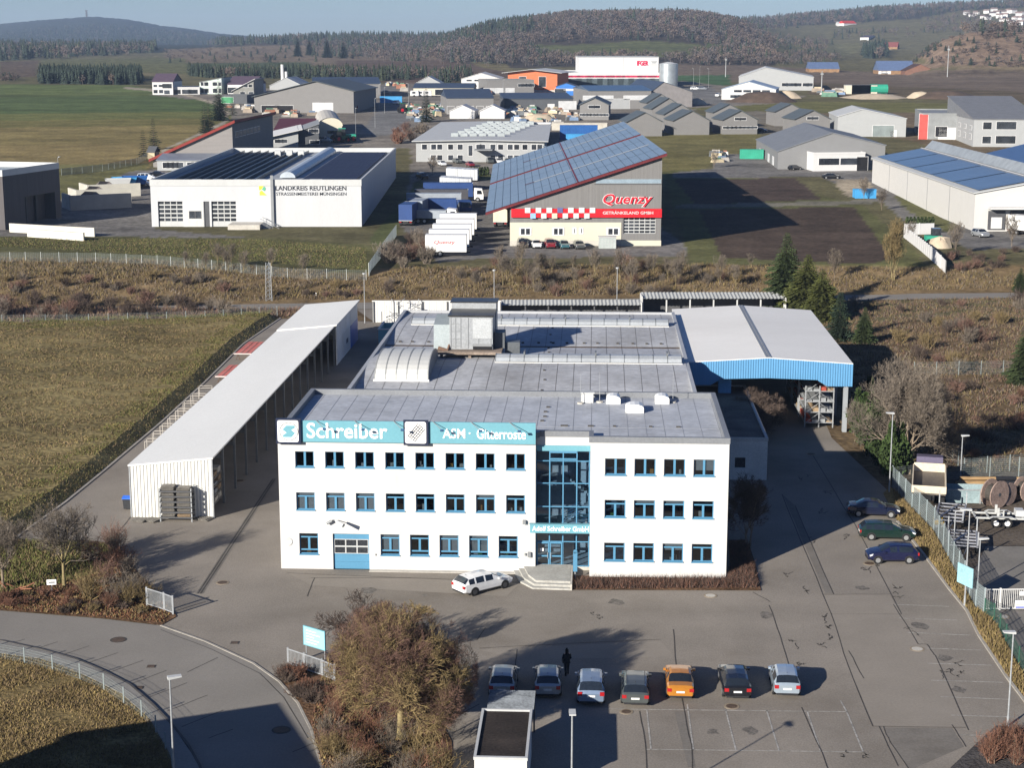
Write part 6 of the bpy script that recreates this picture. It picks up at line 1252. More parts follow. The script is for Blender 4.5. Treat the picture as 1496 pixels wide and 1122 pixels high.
for k, (px_, py_, sc, lab) in enumerate([(1252, 632, .9, 'evergreen column in the dark hedge row nearest the canopy column'), (1262, 648, 1.0, 'second evergreen column of the dark hedge row'), (1275, 664, 1.05, 'third evergreen column of the dark hedge row'), (1287, 680, 1.1, 'fourth evergreen column of the dark hedge row'), (1300, 697, 1.0, 'fifth evergreen column beside the street lamp'), (1313, 694, .95, 'evergreen column behind the street lamp beside the tall bare tree'), (1268, 622, 1.0, 'evergreen column at the back of the dark hedge row')]):
    loc = at(px_, py_)+Vector((0, 0, .03))
    if ev is None: ev = tree('columnar_evergreen', lab, loc, evergreen(4, 5.2, 3.0), barkm, M('thuja_green', (.030, .050, .014), .9, var=.5, scale=.6, fine=3, rnd=.2), 'dark hedge row right of the canopy', sc=sc, cat='evergreen')
    else: dup(ev, loc, k*1.3, lab, None, sc)
th = None
for k in range(8):
    g = G(1325+k*5.3, 331.5); lab = 'small clipped thuja behind the short white fence'
    if th is None: th = tree('thuja', lab, g, evergreen(8, 2.0, 1.0, 260), barkm, needle, 'row of thujas behind the white fence', cat='thuja')
    else: dup(th, g, k, lab)
for k in range(15):
    g = G(658+k*3.9, 258-k*.15); dup(th, g, k*1.1, 'narrow thuja in the hedge row before the grey office hall', 'thuja row at the grey office hall', 1.1)
# shrubs
def shrub(seed, w, h, n=46, minr=.014, dens=4):
    rng = random.Random(seed); T, C = MB(), MB()
    for i in range(n):
        az = rng.uniform(0, 6.283); lean = rng.random()**.7*1.0; b = Vector((rng.uniform(-.25, .25)*w*.6, rng.uniform(-.25, .25)*w*.6, -.05)); top = b+Vector((math.cos(az)*lean*w*.45, math.sin(az)*lean*w*.45, h*rng.uniform(.55, 1.0)*(1-.35*lean**2))); mid = b.lerp(top, .5)+rvec(rng)*.1*h
        (T if i < 10 else C).tube([b, mid, top], [minr*2.2, minr*1.4, minr*.6], 3, cap=False)
        for j in range(dens):
            f = rng.uniform(.3, .95); q = b.lerp(mid, f*2) if f < .5 else mid.lerp(top, f*2-1); e = q+(rvec(rng)+Vector((math.cos(az)*.5, math.sin(az)*.5, .8)))*h*.2; C.tube([q, e], [minr*1.1, minr*.5], 3, cap=False)
            for l in range(2): q2 = q.lerp(e, rng.uniform(.3, .9)); C.tube([q2, q2+(rvec(rng)+Vector((0, 0, .6)))*h*.12], [minr*.8, minr*.4], 3, cap=False)
    return T, C
SH = {}
def shrubs(kind, mats, spots, lab, group, size=(2.2, 1.8), sc=(.7, 1.3), seed=0, minr=.014, cat='shrub', n=46, name='bare_shrub'):
    rng = random.Random(seed)
    for i, p in enumerate(spots):
        k = (kind, i % 4)
        if k not in SH: SH[k] = tree(name, lab, p, shrub(seed*10+i, size[0], size[1], n, minr), barkm, mats[i % len(mats)], group, rng.uniform(0, 6), cat, rng.uniform(*sc))
        else: dup(SH[k], p, rng.uniform(0, 6), lab, group, rng.uniform(*sc))
def spots(poly, n, seed, zoff=0, terrain=True):
    rng = random.Random(seed); xs = [p[0] for p in poly]; ys = [p[1] for p in poly]; out = []
    while len(out) < n:
        x, y = rng.uniform(min(xs), max(xs)), rng.uniform(min(ys), max(ys))
        if inpoly(np.array([x]), np.array([y]), poly)[0]: p = G(x, y) if terrain else at(x, y); out.append(p+Vector((0, 0, zoff)))
    return out
shrubs('bank', [twigg, twigp, twigo, twigd], spots([(560, 392), (700, 385), (1000, 388), (1130, 395), (1130, 432), (940, 436), (560, 432)], 50, 3), 'bare yellowish shrub on the scrub bank in front of the drinks market', 'bare shrubs on the bank before the drinks market', (3.0, 2.2), (.5, 1.0), 3, .016)
shrubs('bankl', [twigp, twigd, twigg, twigo], spots([(0, 400), (330, 412), (540, 425), (540, 436), (0, 440)], 30, 4), 'low brown shrub on the open left part of the scrub bank', 'low shrubs on the left bank', (2.4, 1.5), (.6, 1.3), 4, .02)
shrubs('strip', [twigd, twigp, twigg, twigd], spots([(0, 446), (230, 446), (330, 452), (345, 462), (130, 468), (0, 470)], 27, 5, .05, False), 'dark bare shrub in the strip between the country road and the meadow', 'dark shrubs along the road strip', (2.8, 2.4), (.7, 1.3), 5, .02)
shrubs('trucks', [twigg, twigd, twigg, twigp], spots([(560, 372), (610, 340), (632, 372), (640, 385), (560, 395)], 15, 6), 'reddish bare shrub between the panel fence and the white trailers', 'shrubs below the parked trucks', (3, 2.6), (.7, 1.4), 6, .024)
shrubs('rightsc', [twigd, twigp, twigo, twigg], spots([(1230, 445), (1496, 440), (1496, 545), (1350, 545), (1300, 500)], 28, 7, .03, False), 'brown shrub in the rough scrub between the road and the distant fence', 'shrubs in the rough scrub at the right', (2.6, 2.0), (.6, 1.4), 7, .018)
shrubs('rightr', [twigd, twigr, twigd, twigp], spots([(1370, 560), (1496, 555), (1496, 680), (1400, 680)], 22, 8, .03, False), 'dark brown shrub in the shaded scrub behind the works yard fence', 'shrubs behind the works yard', (2.0, 1.2), (.5, 1.3), 8, .014)
shrubs('dock', [twigd, twigp, twigd, twigd], spots([(1385, 372), (1496, 366), (1496, 400), (1392, 400)], 18, 9), 'dark dense shrub between the loading docks and the road', 'dark shrubs at the loading docks', (3, 1.8), (.5, .95), 9, .022)
shrubs('bedl', [twigg, twigo, twigr, twigp], spots([(115, 800), (165, 800), (200, 850), (240, 892), (200, 900), (120, 880)], 13, 10, .07, False), 'bare twiggy shrub in the left planting bed by the open gate', 'shrubs in the left planting bed', (2.3, 2.1), (.7, 1.25), 10, .012)
shrubs('bedl2', [twigr, twigd, twigr, twigo], spots([(5, 870), (110, 862), (215, 900), (150, 903), (0, 890)], 17, 11, .07, False), 'low reddish brown shrub along the street edge of the left bed', 'low shrubs at the street edge', (1.5, .7), (.6, 1.2), 11, .012)
shrubs('bedc', [twigr, twigo, twigp, twigg], spots([(500, 1010), (560, 990), (600, 1030), (640, 1060), (650, 1120), (480, 1120), (465, 1060)], 22, 12, .07, False), 'reddish brown shrub under the large round bare tree', 'shrubs under the round tree', (1.8, 1.4), (.6, 1.2), 12, .010)
shrubs('bedf', [twigo, twigg, twigr, twigo], spots([(478, 1090), (650, 1085), (655, 1150), (480, 1160)], 13, 13, .07, False), 'arching yellowish shrub at the bottom edge in front of the round tree', 'front shrubs below the round tree', (2.4, 1.9), (.7, 1.2), 13, .010)
shrubs('beds', [twigd, twigr, twigd, twigd], spots([(412, 984), (430, 980), (465, 995), (480, 1020), (450, 1030), (425, 1005)], 8, 14, .07, False), 'dense dark low shrub in front of the grey gate', 'dark low shrubs at the gate bed', (1.9, .9), (.8, 1.2), 14, .012, n=90)
shrubs('hedgeb', [twigd, twigr, twigd, twigr], spots([(484, 978), (505, 968), (520, 985), (500, 1000)], 5, 15, .07, False), 'dense dark shrub behind the light blue company board', 'dark shrubs behind the company board', (1.8, 1.2), (.8, 1.1), 15, .012, n=90)
shrubs('redb', [twigr], spots([(1450, 1090), (1496, 1080), (1500, 1120), (1430, 1120)], 10, 16, .07, False), 'red stemmed shrub in the dark mulch bed at the bottom right', 'red shrubs in the mulch bed', (1.8, 1.5), (.7, 1.2), 16, .010)
shrubs('mid', [twigr, twigd, twigp, twigg], spots([(540, 195), (620, 190), (610, 210), (560, 212)], 9, 17), 'reddish shrub beside the estate road behind the white hall', 'shrubs beside the estate road', (4, 3), (.8, 1.4), 17, .05)
# saplings on the bank
sap = None
for i, p in enumerate(spots([(690, 392), (1130, 390), (1130, 425), (690, 430)], 34, 18)+spots([(240, 385), (540, 395), (540, 412), (300, 410)], 9, 19)):
    lab = 'thin bare sapling on the scrub bank beside the country road'
    if sap is None: sap = tree('sapling', lab, p, bare_tree(61, (0, 0, 3.4), (1.5, 1.5, 3.2), 1.0, .05, [6, 4, 2, 0, 0], [2.8, 1.3, .8, .5, .3], up=.22, spread=(4, 36), minr=.016), barkl, twigg, 'saplings on the scrub bank', cat='sapling')
    else: dup(sap, p, i*1.7, None, None, random.Random(i).uniform(.6, 1.25))
# grass and ground scrub nobody could count
def blades(name, P, h, wd, mats, seed, lean=.5):
    rng = np.random.default_rng(seed); n = len(P); az = rng.random(n)*6.283; hh = h[0]+(h[1]-h[0])*rng.random(n)**1.5; ww = wd[0]+(wd[1]-wd[0])*rng.random(n); la = rng.random(n)*6.283; ll = hh*lean*rng.random(n)
    dx, dy = np.cos(az)*ww/2, np.sin(az)*ww/2; V = np.empty((n, 3, 3)); V[:, 0] = P-np.stack([dx, dy, np.zeros(n)+.03], -1); V[:, 1] = P+np.stack([dx, dy, np.zeros(n)-.03], -1); V[:, 2] = P+np.stack([np.cos(la)*ll, np.sin(la)*ll, hh], -1)
    return npmesh(name, V.reshape(-1, 3), np.arange(n*3).reshape(n, 3), mats, kind='stuff', midx=rng.integers(0, len(mats), n))
def scat(poly, n, seed, zoff=0, terrain=False, clump=0):
    rng = np.random.default_rng(seed); W = np.array([[*(p if len(p) == 3 else (G(*p) if terrain else at(*p)))][:2] for p in poly]); lo, hi = W.min(0), W.max(0); out = []; cnt = 0
    while cnt < n:
        q = lo+(hi-lo)*rng.random((n*2, 2)); k = inpoly(q[:, 0], q[:, 1], [tuple(w_) for w_ in W])
        if clump: k &= (np.sin(q[:, 0]*.9+np.sin(q[:, 1]*.7)*2)+np.sin(q[:, 1]*1.1+np.sin(q[:, 0]*.5)*2)+rng.random(len(q))*2.4) > clump
        out.append(q[k]); cnt += int(k.sum())
    q = np.concatenate(out)[:n]; z = terr(q[:, 0], q[:, 1]) if terrain else np.zeros(n); return np.column_stack([q, z+zoff])
gA = M('grass_straw', (.20, .150, .062), .95, var=.3, scale=.3); gB = M('grass_olive', (.105, .100, .036), .95, var=.3, scale=.3); gC = M('grass_dead', (.165, .118, .066), .95, var=.3, scale=.3); gD = M('leaf_rust', (.155, .072, .035), .95, var=.35, scale=.6); gE = M('grass_fresh', (.10, .115, .03), .95, var=.3, scale=.3)
gM = M('grass_mid', (.145, .120, .052), .95, var=.35, scale=.15)
blades('meadow_grass', scat(MEADOW, 80000, 1, MZ, clump=1.0), (.03, .24), (.06, .20), [gC, gC, gM, gC, gB, gA], 1, 1.5)
blades('verge_grass', scat([(-60, 958), (0, 958), (60, 966), (118, 987), (178, 1018), (218, 1054), (244, 1100), (252, 1122), (256, 1150), (-60, 1150)], 34000, 2, .09, clump=.5), (.06, .24), (.04, .11), [gA, gC, gC, gA], 2, 1.2)
blades('verge_grass', scat([(1304, 716), (1313, 762), (1353, 813), (1388, 861), (1414, 893), (1432, 930), (1472, 990), (1520, 1050), (1535, 1045), (1494, 988), (1448, 906), (1423, 889), (1362, 778)], 16000, 3, .07), (.1, .42), (.05, .13), [gA, gA, gC], 3, .8)
blades('bank_scrub', scat([(-20, 378), (200, 380), (390, 392), (540, 408), (600, 392), (1000, 386), (1160, 392), (1330, 392), (1500, 402), (1500, 422), (1140, 427), (560, 437), (0, 446), (-20, 446)], 80000, 4, 0, True, clump=.7), (.12, .7), (.05, .18), [gC, twigd, gC, gM, twigg, gA], 4, 1.1)
blades('bank_scrub', scat([(-40, 448), (340, 452), (520, 452), (420, 464), (300, 472), (0, 480), (-40, 480)], 16000, 5, .03), (.2, .9), (.06, .2), [gC, twigd, twigp], 5, .9)
blades('rough_scrub', scat([(1160, 470), (1225, 440), (1510, 434), (1510, 690), (1330, 690), (1300, 712), (1250, 650), (1225, 560)], 60000, 6, .0, clump=.8), (.10, .55), (.05, .16), [gC, twigd, twigg, gM, twigp], 6, 1.1)
blades('leaf_litter', np.concatenate([scat([(0, 872), (110, 850), (180, 818), (252, 892), (240, 912), (150, 903), (0, 891)], 12000, 7, .06), scat([(470, 985), (600, 1015), (655, 1090), (660, 1160), (475, 1150), (455, 1060)], 14000, 8, .06)]), (.05, .25), (.06, .16), [gD, gC, twigr, gA], 7, 1.2)
blades('planted_slope', np.concatenate([scat([(0, 802), (30, 790), (110, 793), (170, 800), (185, 822), (110, 850), (0, 868)], 12000, 9, .06), scat([(0, 348), (380, 350), (535, 362), (535, 398), (380, 382), (0, 360)], 16000, 10, 0, True)]), (.08, .4), (.06, .16), [gB, gC, gB, gE], 8, .9)
hp = scat([(850, 850), (1062, 850), (1064, 846), (1072, 800), (1090, 796), (1106, 860), (838, 862)], 22000, 11, .07)
hd = blades('clipped_hedge', hp, (.2, .7), (.02, .07), [twigd, twigr, twigd, twigp], 9, .8); del hd['kind']; tag(hd, 'dark brown low hedge around the right front corner of the office', 'hedge')

blades('meadow_fresh_grass', np.concatenate([scat([tuple(q-Vector((3, 0, 0))) for q in BANK_TOP]+[tuple(q) for q in BANK_TOP[::-1]], 14000, 12, MZ, clump=.9), scat([(0, 474), (300, 467), (400, 461), (390, 470), (300, 480), (0, 490)], 12000, 13, MZ, clump=.9)]), (.04, .2), (.06, .18), [gE, gB, gM], 10, 1.3)
bs = np.array([list(a.lerp(b, t)) for a, b in zip(BANK_TOP[:-1], BANK_TOP[1:]) for t in np.linspace(0, 1, 900)]); be = np.array([list(a.lerp(b, t)) for a, b in zip(BANK_FOOT[:-1], BANK_FOOT[1:]) for t in np.linspace(0, 1, 900)]); ft = np.random.default_rng(5).random((len(bs), 1)); blades('bank_grass', bs*(1-ft)+be*ft, (.03, .2), (.06, .18), [gC, gM, gB], 11, 1.2)
# ------------------------------------------------ buildings of the industrial estate and the valley
W_ = M('far_white', (.50, .50, .50), .7, var=.03); Gy = M('far_grey', (.165, .162, .16), .75, var=.05); Gl = M('far_light_grey', (.29, .30, .305), .7, var=.04); Gd = M('far_dark_grey', (.075, .08, .088), .7, var=.08); Rb = M('roof_blue_black', (.040, .055, .085), .5, var=.12); Rg = M('roof_slate', (.070, .085, .095), .6, var=.12)
Rl = M('roof_light_grey', (.40, .41, .41), .6, var=.06, stain=.1); Rm = M('roof_mid_grey', (.19, .20, .21), .6, var=.08, stain=.15); Rr = M('roof_red', (.18, .025, .02), .7, var=.12); Rp = M('roof_purple', (.085, .06, .085), .7); Wd = M('far_timber', (.23, .14, .075), .8, var=.2); Sun = M('solar_blue', (.075, .115, .175), .28, var=.12, scale=.15, spec=.6); Sun2 = M('solar_pale', (.155, .20, .245), .3, var=.10, scale=.1, spec=.5); Crm = M('far_cream', (.50, .47, .38), .75, var=.03); Org = M('far_orange', (.46, .13, .055), .7, var=.05); winf = M('far_window_frame', (.6, .6, .6), .6)  # the pale solar colour has the sky's reflection put into its base tone
def zat(px_, ytop, D): r = ray(px_, ytop); return HC+r[2]/r[1]*D
def bld(name, lab, A, B, ytop, depth, roof='flat', rise=0, wm=Gy, rm=Rm, cat='building', wins=(), ytopB=None, group=None, ov=.3, th=.22, under=2.0, front=None, apex=.5, fascia=None):
    """A,B: photo pixels of the front wall's feet; ytop: eave pixel row at A; rise: ridge pixel row or metres"""
    if A[1] < 250: B = (B[0], A[1]+max(-.4, min(.4, B[1]-A[1])))
    g = G(*A); p = at(B[0], B[1], g.z); d = p-g; W = math.hypot(d.x, d.y); rz_ = math.atan2(d.y, d.x); t = thing(name, lab, cat, g, rz_, group)
    h = zat(A[0], ytop, g.y)-g.z; hB = h if ytopB is None else zat(B[0], ytopB, p.y)-g.z; b0 = -under-.6
    m = MB()
    def quad(*q): m.poly(q)
    if roof == 'gy':
        xa = W*apex; r = zat((A[0]+(B[0]-A[0])*apex), rise, g.y)-g.z
        m.poly([(0, 0, b0), (W, 0, b0), (W, 0, hB), (xa, 0, r), (0, 0, h)]); m.poly([(W, depth, b0), (0, depth, b0), (0, depth, h), (xa, depth, r), (W, depth, hB)])
    elif roof == 'mx' or hB != h: m.poly([(0, 0, b0), (W, 0, b0), (W, 0, hB), (0, 0, h)]); m.poly([(W, depth, b0), (0, depth, b0), (0, depth, h), (W, depth, hB)])
    else: m.poly([(0, 0, b0), (W, 0, b0), (W, 0, h), (0, 0, h)]); m.poly([(W, depth, b0), (0, depth, b0), (0, depth, h), (W, depth, h)])
    m.poly([(0, depth, b0), (0, 0, b0), (0, 0, h), (0, depth, h)]); m.poly([(W, 0, b0), (W, depth, b0), (W, depth, hB), (W, 0, hB)])
    m.build('wall', wm, t)
    m = MB(); f_ = MB()
    def slab(P):  # top surface with thickness
        n = [(x, y, z+th) for x, y, z in P]; m.poly(n); m.poly([(x, y, z) for x, y, z in P][::-1])
        for i in range(len(P)): a, b = i, (i+1) % len(P); f_.poly([P[a], P[b], n[b], n[a]])
    if roof == 'flat':
        m.poly([(.05, .05, h-.1), (W-.05, .05, h-.1), (W-.05, depth-.05, h-.1), (.05, depth-.05, h-.1)])
        for bx in ((-.08, W+.08, -.08, .3), (-.08, W+.08, depth-.3, depth+.08), (-.08, .3, .3, depth-.3), (W-.3, W+.08, .3, depth-.3)): f_.box(*bx, h-.25, h+.3)
    elif roof == 'gy': slab([(-ov, -ov, h-.1), (xa, -ov, r), (xa, depth+ov, r), (-ov, depth+ov, h-.1)]); slab([(xa, -ov, r), (W+ov, -ov, hB-.1), (W+ov, depth+ov, hB-.1), (xa, depth+ov, r)])
    elif roof == 'gx':
        r = rise; slab([(-ov, -ov, h-.1), (W+ov, -ov, h-.1), (W+ov, depth/2, h+r), (-ov, depth/2, h+r)]); slab([(-ov, depth/2, h+r), (W+ov, depth/2, h+r), (W+ov, depth+ov, h-.1), (-ov, depth+ov, h-.1)])
        for x in (0, W): f_.poly([(x, 0, h), (x, depth, h), (x, depth/2, h+r)])
    elif roof == 'my': slab([(-ov, -ov, h-.05), (W+ov, -ov, h-.05), (W+ov, depth+ov, h+rise), (-ov, depth+ov, h+rise)]); f_.poly([(0, depth, h), (W, depth, h), (W, depth, h+rise), (0, depth, h+rise)]); [f_.poly([(x, 0, h-.2), (x, depth, h-.2), (x, depth, h+rise), (x, 0, h)]) for x in (0, W)]
    elif roof == 'mx': slab([(-ov, -ov, h), (W+ov, -ov, hB), (W+ov, depth+ov, hB), (-ov, depth+ov, h)])
    elif roof == 'barrel':
        n = 10; a = [(W/2-(W/2+ov)*math.cos(math.pi*i/n), h+rise*math.sin(math.pi*i/n)) for i in range(n+1)]
        for (x0, z0), (x1, z1) in zip(a[:-1], a[1:]): m.poly([(x0, -ov, z0), (x1, -ov, z1), (x1, depth, z1), (x0, depth, z0)])
        f_.poly([(x, -.02, z) for x, z in a])
    ro = m.build('roof', rm, t); 
    if f_.v: f_.build('fascia', fascia or (wm if roof in ('flat', 'barrel') else rm), ro)
    for wn in wins:
        face, xs, z0, z1, ww = wn[:5]; mt = wn[5] if len(wn) > 5 else darkpane; nm = wn[6] if len(wn) > 6 else 'window'; fr = wn[7] if len(wn) > 7 else winf
        for fx in xs:
            HH = min(h, hB) if roof != 'mx' else max(h, hB)
            if face == 'f': c = fx*W; w2 = ww/2; a, b = z0*HH, z1*HH; F1 = MB(); F1.box(c-w2-.12, c+w2+.12, -.05, .02, a-.12, b+.12); F1.cur = 1; F1.box(c-w2, c+w2, -.07, .0, a, b)
            else:
                c = fx*depth; w2 = ww/2; x = W if face == 'r' else 0; s = 1 if face == 'r' else -1; a, b = z0*HH, z1*HH; F1 = MB(); F1.box(min(x, x+s*.05), max(x, x+s*.05), c-w2-.12, c+w2+.12, a-.12, b+.12); F1.cur = 1; F1.box(min(x, x+s*.07), max(x, x+s*.07), c-w2, c+w2, a, b)
            F1.build(nm, [fr, mt], t)
    return t, W, h, hB
E6 = lambda n, a=.08, b=.92: [a+(b-a)*i/(n-1) for i in range(n)]
doorm = M('far_door', (.17, .20, .20), .6); lightdoor = M('far_light_door', (.45, .46, .47), .6)
# --- winter service hall with wall lettering
def winter_hall():
    g = at(222, 331, 3.0); t = thing('winter_service_hall', 'large white flat roofed winter service hall with dark lettering and two sectional doors', 'hall', g, 0); s = g.y/F; W = 307*s; h = 68*s; D = 106
    fm = M('hall_cladding', (.43, .44, .455), .55, var=.04, scale=.4, streak=(1, 1, .1)); x = lambda p: (p-222)*s; z = lambda p: (331-p)*s
    ops = [(x(232), x(268), z(331), z(294)), (x(310), x(346), z(331), z(294)), (x(299), x(307), z(331), z(294)), (x(278), x(294), z(319), z(308))]
    m = MB(); m.wall(0, x(400), -.3, h, 0, .3, ops); m.wall(x(400), W, -4, h, 0, .1, []); m.poly([(W, 0, -4), (W, D, -4), (W, D, h), (W, 0, h)]); m.poly([(0, D, -1), (0, 0, -1), (0, 0, h), (0, D, h)]); m.poly([(W, D, -1), (0, D, -1), (0, D, h), (W, D, h)]); m.build('wall', fm, t)
    m = MB(); m.box(.3, W-.3, .3, D-.3, h-1.2, h-1.0); ro = m.build('roof', M('hall_roof_grey', (.30, .32, .34), .6, stain=.2), t); m = MB()
    for b in ((-.1, W+.1, -.1, .3), (-.1, W+.1, D-.3, D+.1), (-.1, .3, .3, D-.3), (W-.3, W+.1, .3, D-.3)): m.box(*b, h-1.2, h+.12)
    m.build('parapet', lgrey, t)
    for i, o in enumerate(ops[:2]):
        m = MB(); n = 6
        for k in range(n): q = (o[3]-o[2])/n; m.box(o[0], o[1], .3, .34, o[2]+k*q, o[2]+k*q+.25)
        for k in range(5): q = (o[1]-o[0])/4; m.box(o[0]+k*q-.08, o[0]+k*q+.08, .27, .34, o[2], o[3])
        m.box(o[0], o[1], .28, .33, o[2], o[2]+.9); d = m.build('sectional_door', lgrey, t); m = MB(); m.poly([(o[0], .33, o[2]), (o[1], .33, o[2]), (o[1], .33, o[3]), (o[0], .33, o[3])]); m.build('pane', darkpane, d)
    o = ops[2]; m = MB(); m.box(o[0], o[1], .2, .25, o[2], o[3]); m.build('door', dgrey, t); o = ops[3]; m = MB(); m.box(o[0], o[1], -.09, -.061, o[2], o[3]); wv = m.build('window', darkpane, t); m = MB(); m.box(o[0]-.15, o[0], -.1, -.061, o[2], o[3]); m.box(o[1], o[1]+.15, -.1, -.061, o[2], o[3]); m.box((o[0]+o[1])/2-.1, (o[0]+o[1])/2+.1, -.12, -.091, o[2], o[3]); m.build('frame', dgrey, wv)
    m = MB(); m.box(x(269)+.1, x(299)-.1, -.06, 0, 0, z(294)); m.build('door_surround', M('surround_grey', (.50, .50, .49), .7), t)
    tx = M('sign_grey', (.018, .022, .032), .6); lettering('LANDKREIS REUTLINGEN', x(404.5), z(278), 103*s, 7*s, -.03, tx, t, .016); lettering('STRASSENMEISTEREI MÜNSINGEN', x(405), z(285.3), 102.5*s, 5.6*s, -.03, tx, t, .004)
    m = MB(); m.prism([(x(380.3), z(271)), (x(387.5), z(271)), (x(383), z(277)), (x(380.3), z(277.5))], -.06, -.01); m.build('emblem', M('logo_yellow', (.75, .68, .05), .5), t); m = MB(); m.prism([(x(384.5), z(276.5)), (x(388), z(272)), (x(390.2), z(275)), (x(388.5), z(279))], -.06, -.01); m.build('emblem', M('logo_green', (.10, .36, .22), .5), t); m = MB(); m.prism([(x(381), z(285)), (x(391), z(285)), (x(384), z(278)), (x(381), z(280))], -.06, -.01); m.build('emblem', M('logo_lime', (.42, .58, .06), .5), t)
    m = MB(); m.box(x(397.5), x(401.5), -.5, -.01, z(330), z(256)); m.build('downpipe', grey, t)
    # roof: tilted module rows, barrel light, flat module field
    zr = h-1.0; rows_ = MB(); 
    for k in range(9): xx = 2.5+k*2.15; rows_.faces([(xx, 5, zr+.25), (xx+1.3, 5, zr+.75), (xx+1.3, D-4, zr+.75), (xx, D-4, zr+.25), (xx+1.3, 5, zr), (xx+1.3, D-4, zr)], [(0, 1, 2, 3), (1, 4, 5, 2)])
    rows_.build('solar_rows', M('solar_dark', (.030, .042, .055), .35, spec=.5), ro)
    m = MB(); n = 8; xb = W*.565; a = [(xb+1.7-1.7*math.cos(math.pi*i/n), 1.3*math.sin(math.pi*i/n)) for i in range(n+1)]
    for (x0, z0), (x1, z1) in zip(a[:-1], a[1:]): m.poly([(x0, 16, zr+.2+z0), (x1, 16, zr+.2+z1), (x1, D-3, zr+.2+z1), (x0, D-3, zr+.2+z0)])
    m.poly([(x0, 16, zr+.2+z0) for x0, z0 in a]); m.build('barrel_rooflight', M('barrel_pale', (.36, .40, .44), .35), ro); m = MB()
    for k in range(12): y = 18+k*7; m.box(xb, xb+3.4, y, y+.3, zr+.2, zr+.5)
    m.build('rib', lgrey, ro)
    m = MB(); m.box(W*.69, W*.955, 8, D-5, zr+.1, zr+.3); so = m.build('solar_field', M('solar_navy', (.010, .016, .045), .6, spec=.15), ro); m = MB()
    for k in range(1, 9): xx = W*.69+W*.265*k/9; m.box(xx-.04, xx+.04, 8, D-5, zr+.3, zr+.32)
    for k in range(1, 40): y = 8+(D-13)*k/40; m.box(W*.69, W*.955, y-.06, y+.06, zr+.3, zr+.315)
    m.build('module_grid', M('grid_line', (.03, .036, .06), .6), so)
    m = MB()
    for q in range(3): m.box(14+q*3, 15.5+q*3, D-20, D-18.5, zr, zr+1.6)
    for q in range(4): m.box(8+q*4.5, 10+q*4.5, 3, 4, zr, zr+.9)
    m.box(W*.74, W*.80, 5, 7, zr, zr+.7); m.build('roof_unit', lgrey, ro)
    # ramp with railings
    r = thing('loading_ramp', 'low concrete loading ramp with thin railings at the white winter service hall', 'ramp', g, 0); m = MB(); m.box(x(340), x(386), -6, -.05, -.5, 1.0); m.build('ramp_deck', concrete, r); m = MB(); m.faces([(x(386), -4, 1), (x(386), -.6, 1), (x(438), -.6, -3), (x(438), -4, -3), (x(386), -4, -4), (x(438), -4, -4)], [(0, 3, 2, 1), (0, 4, 5, 3)]); m.build('stair_flight', grey, r)
    m = MB()
    for y in (-3.9, -.7): m.tube([(x(384), y, 2), (x(386), y, 2), (x(438), y, -2), (x(462), y, -3)], .05, 4); [m.tube([(x(386)+k*1.2, y, 1-k*.66), (x(386)+k*1.2, y, 2-k*.66)], .04, 4) for k in range(7)]
    m.build('railing', galv, r)
winter_hall()
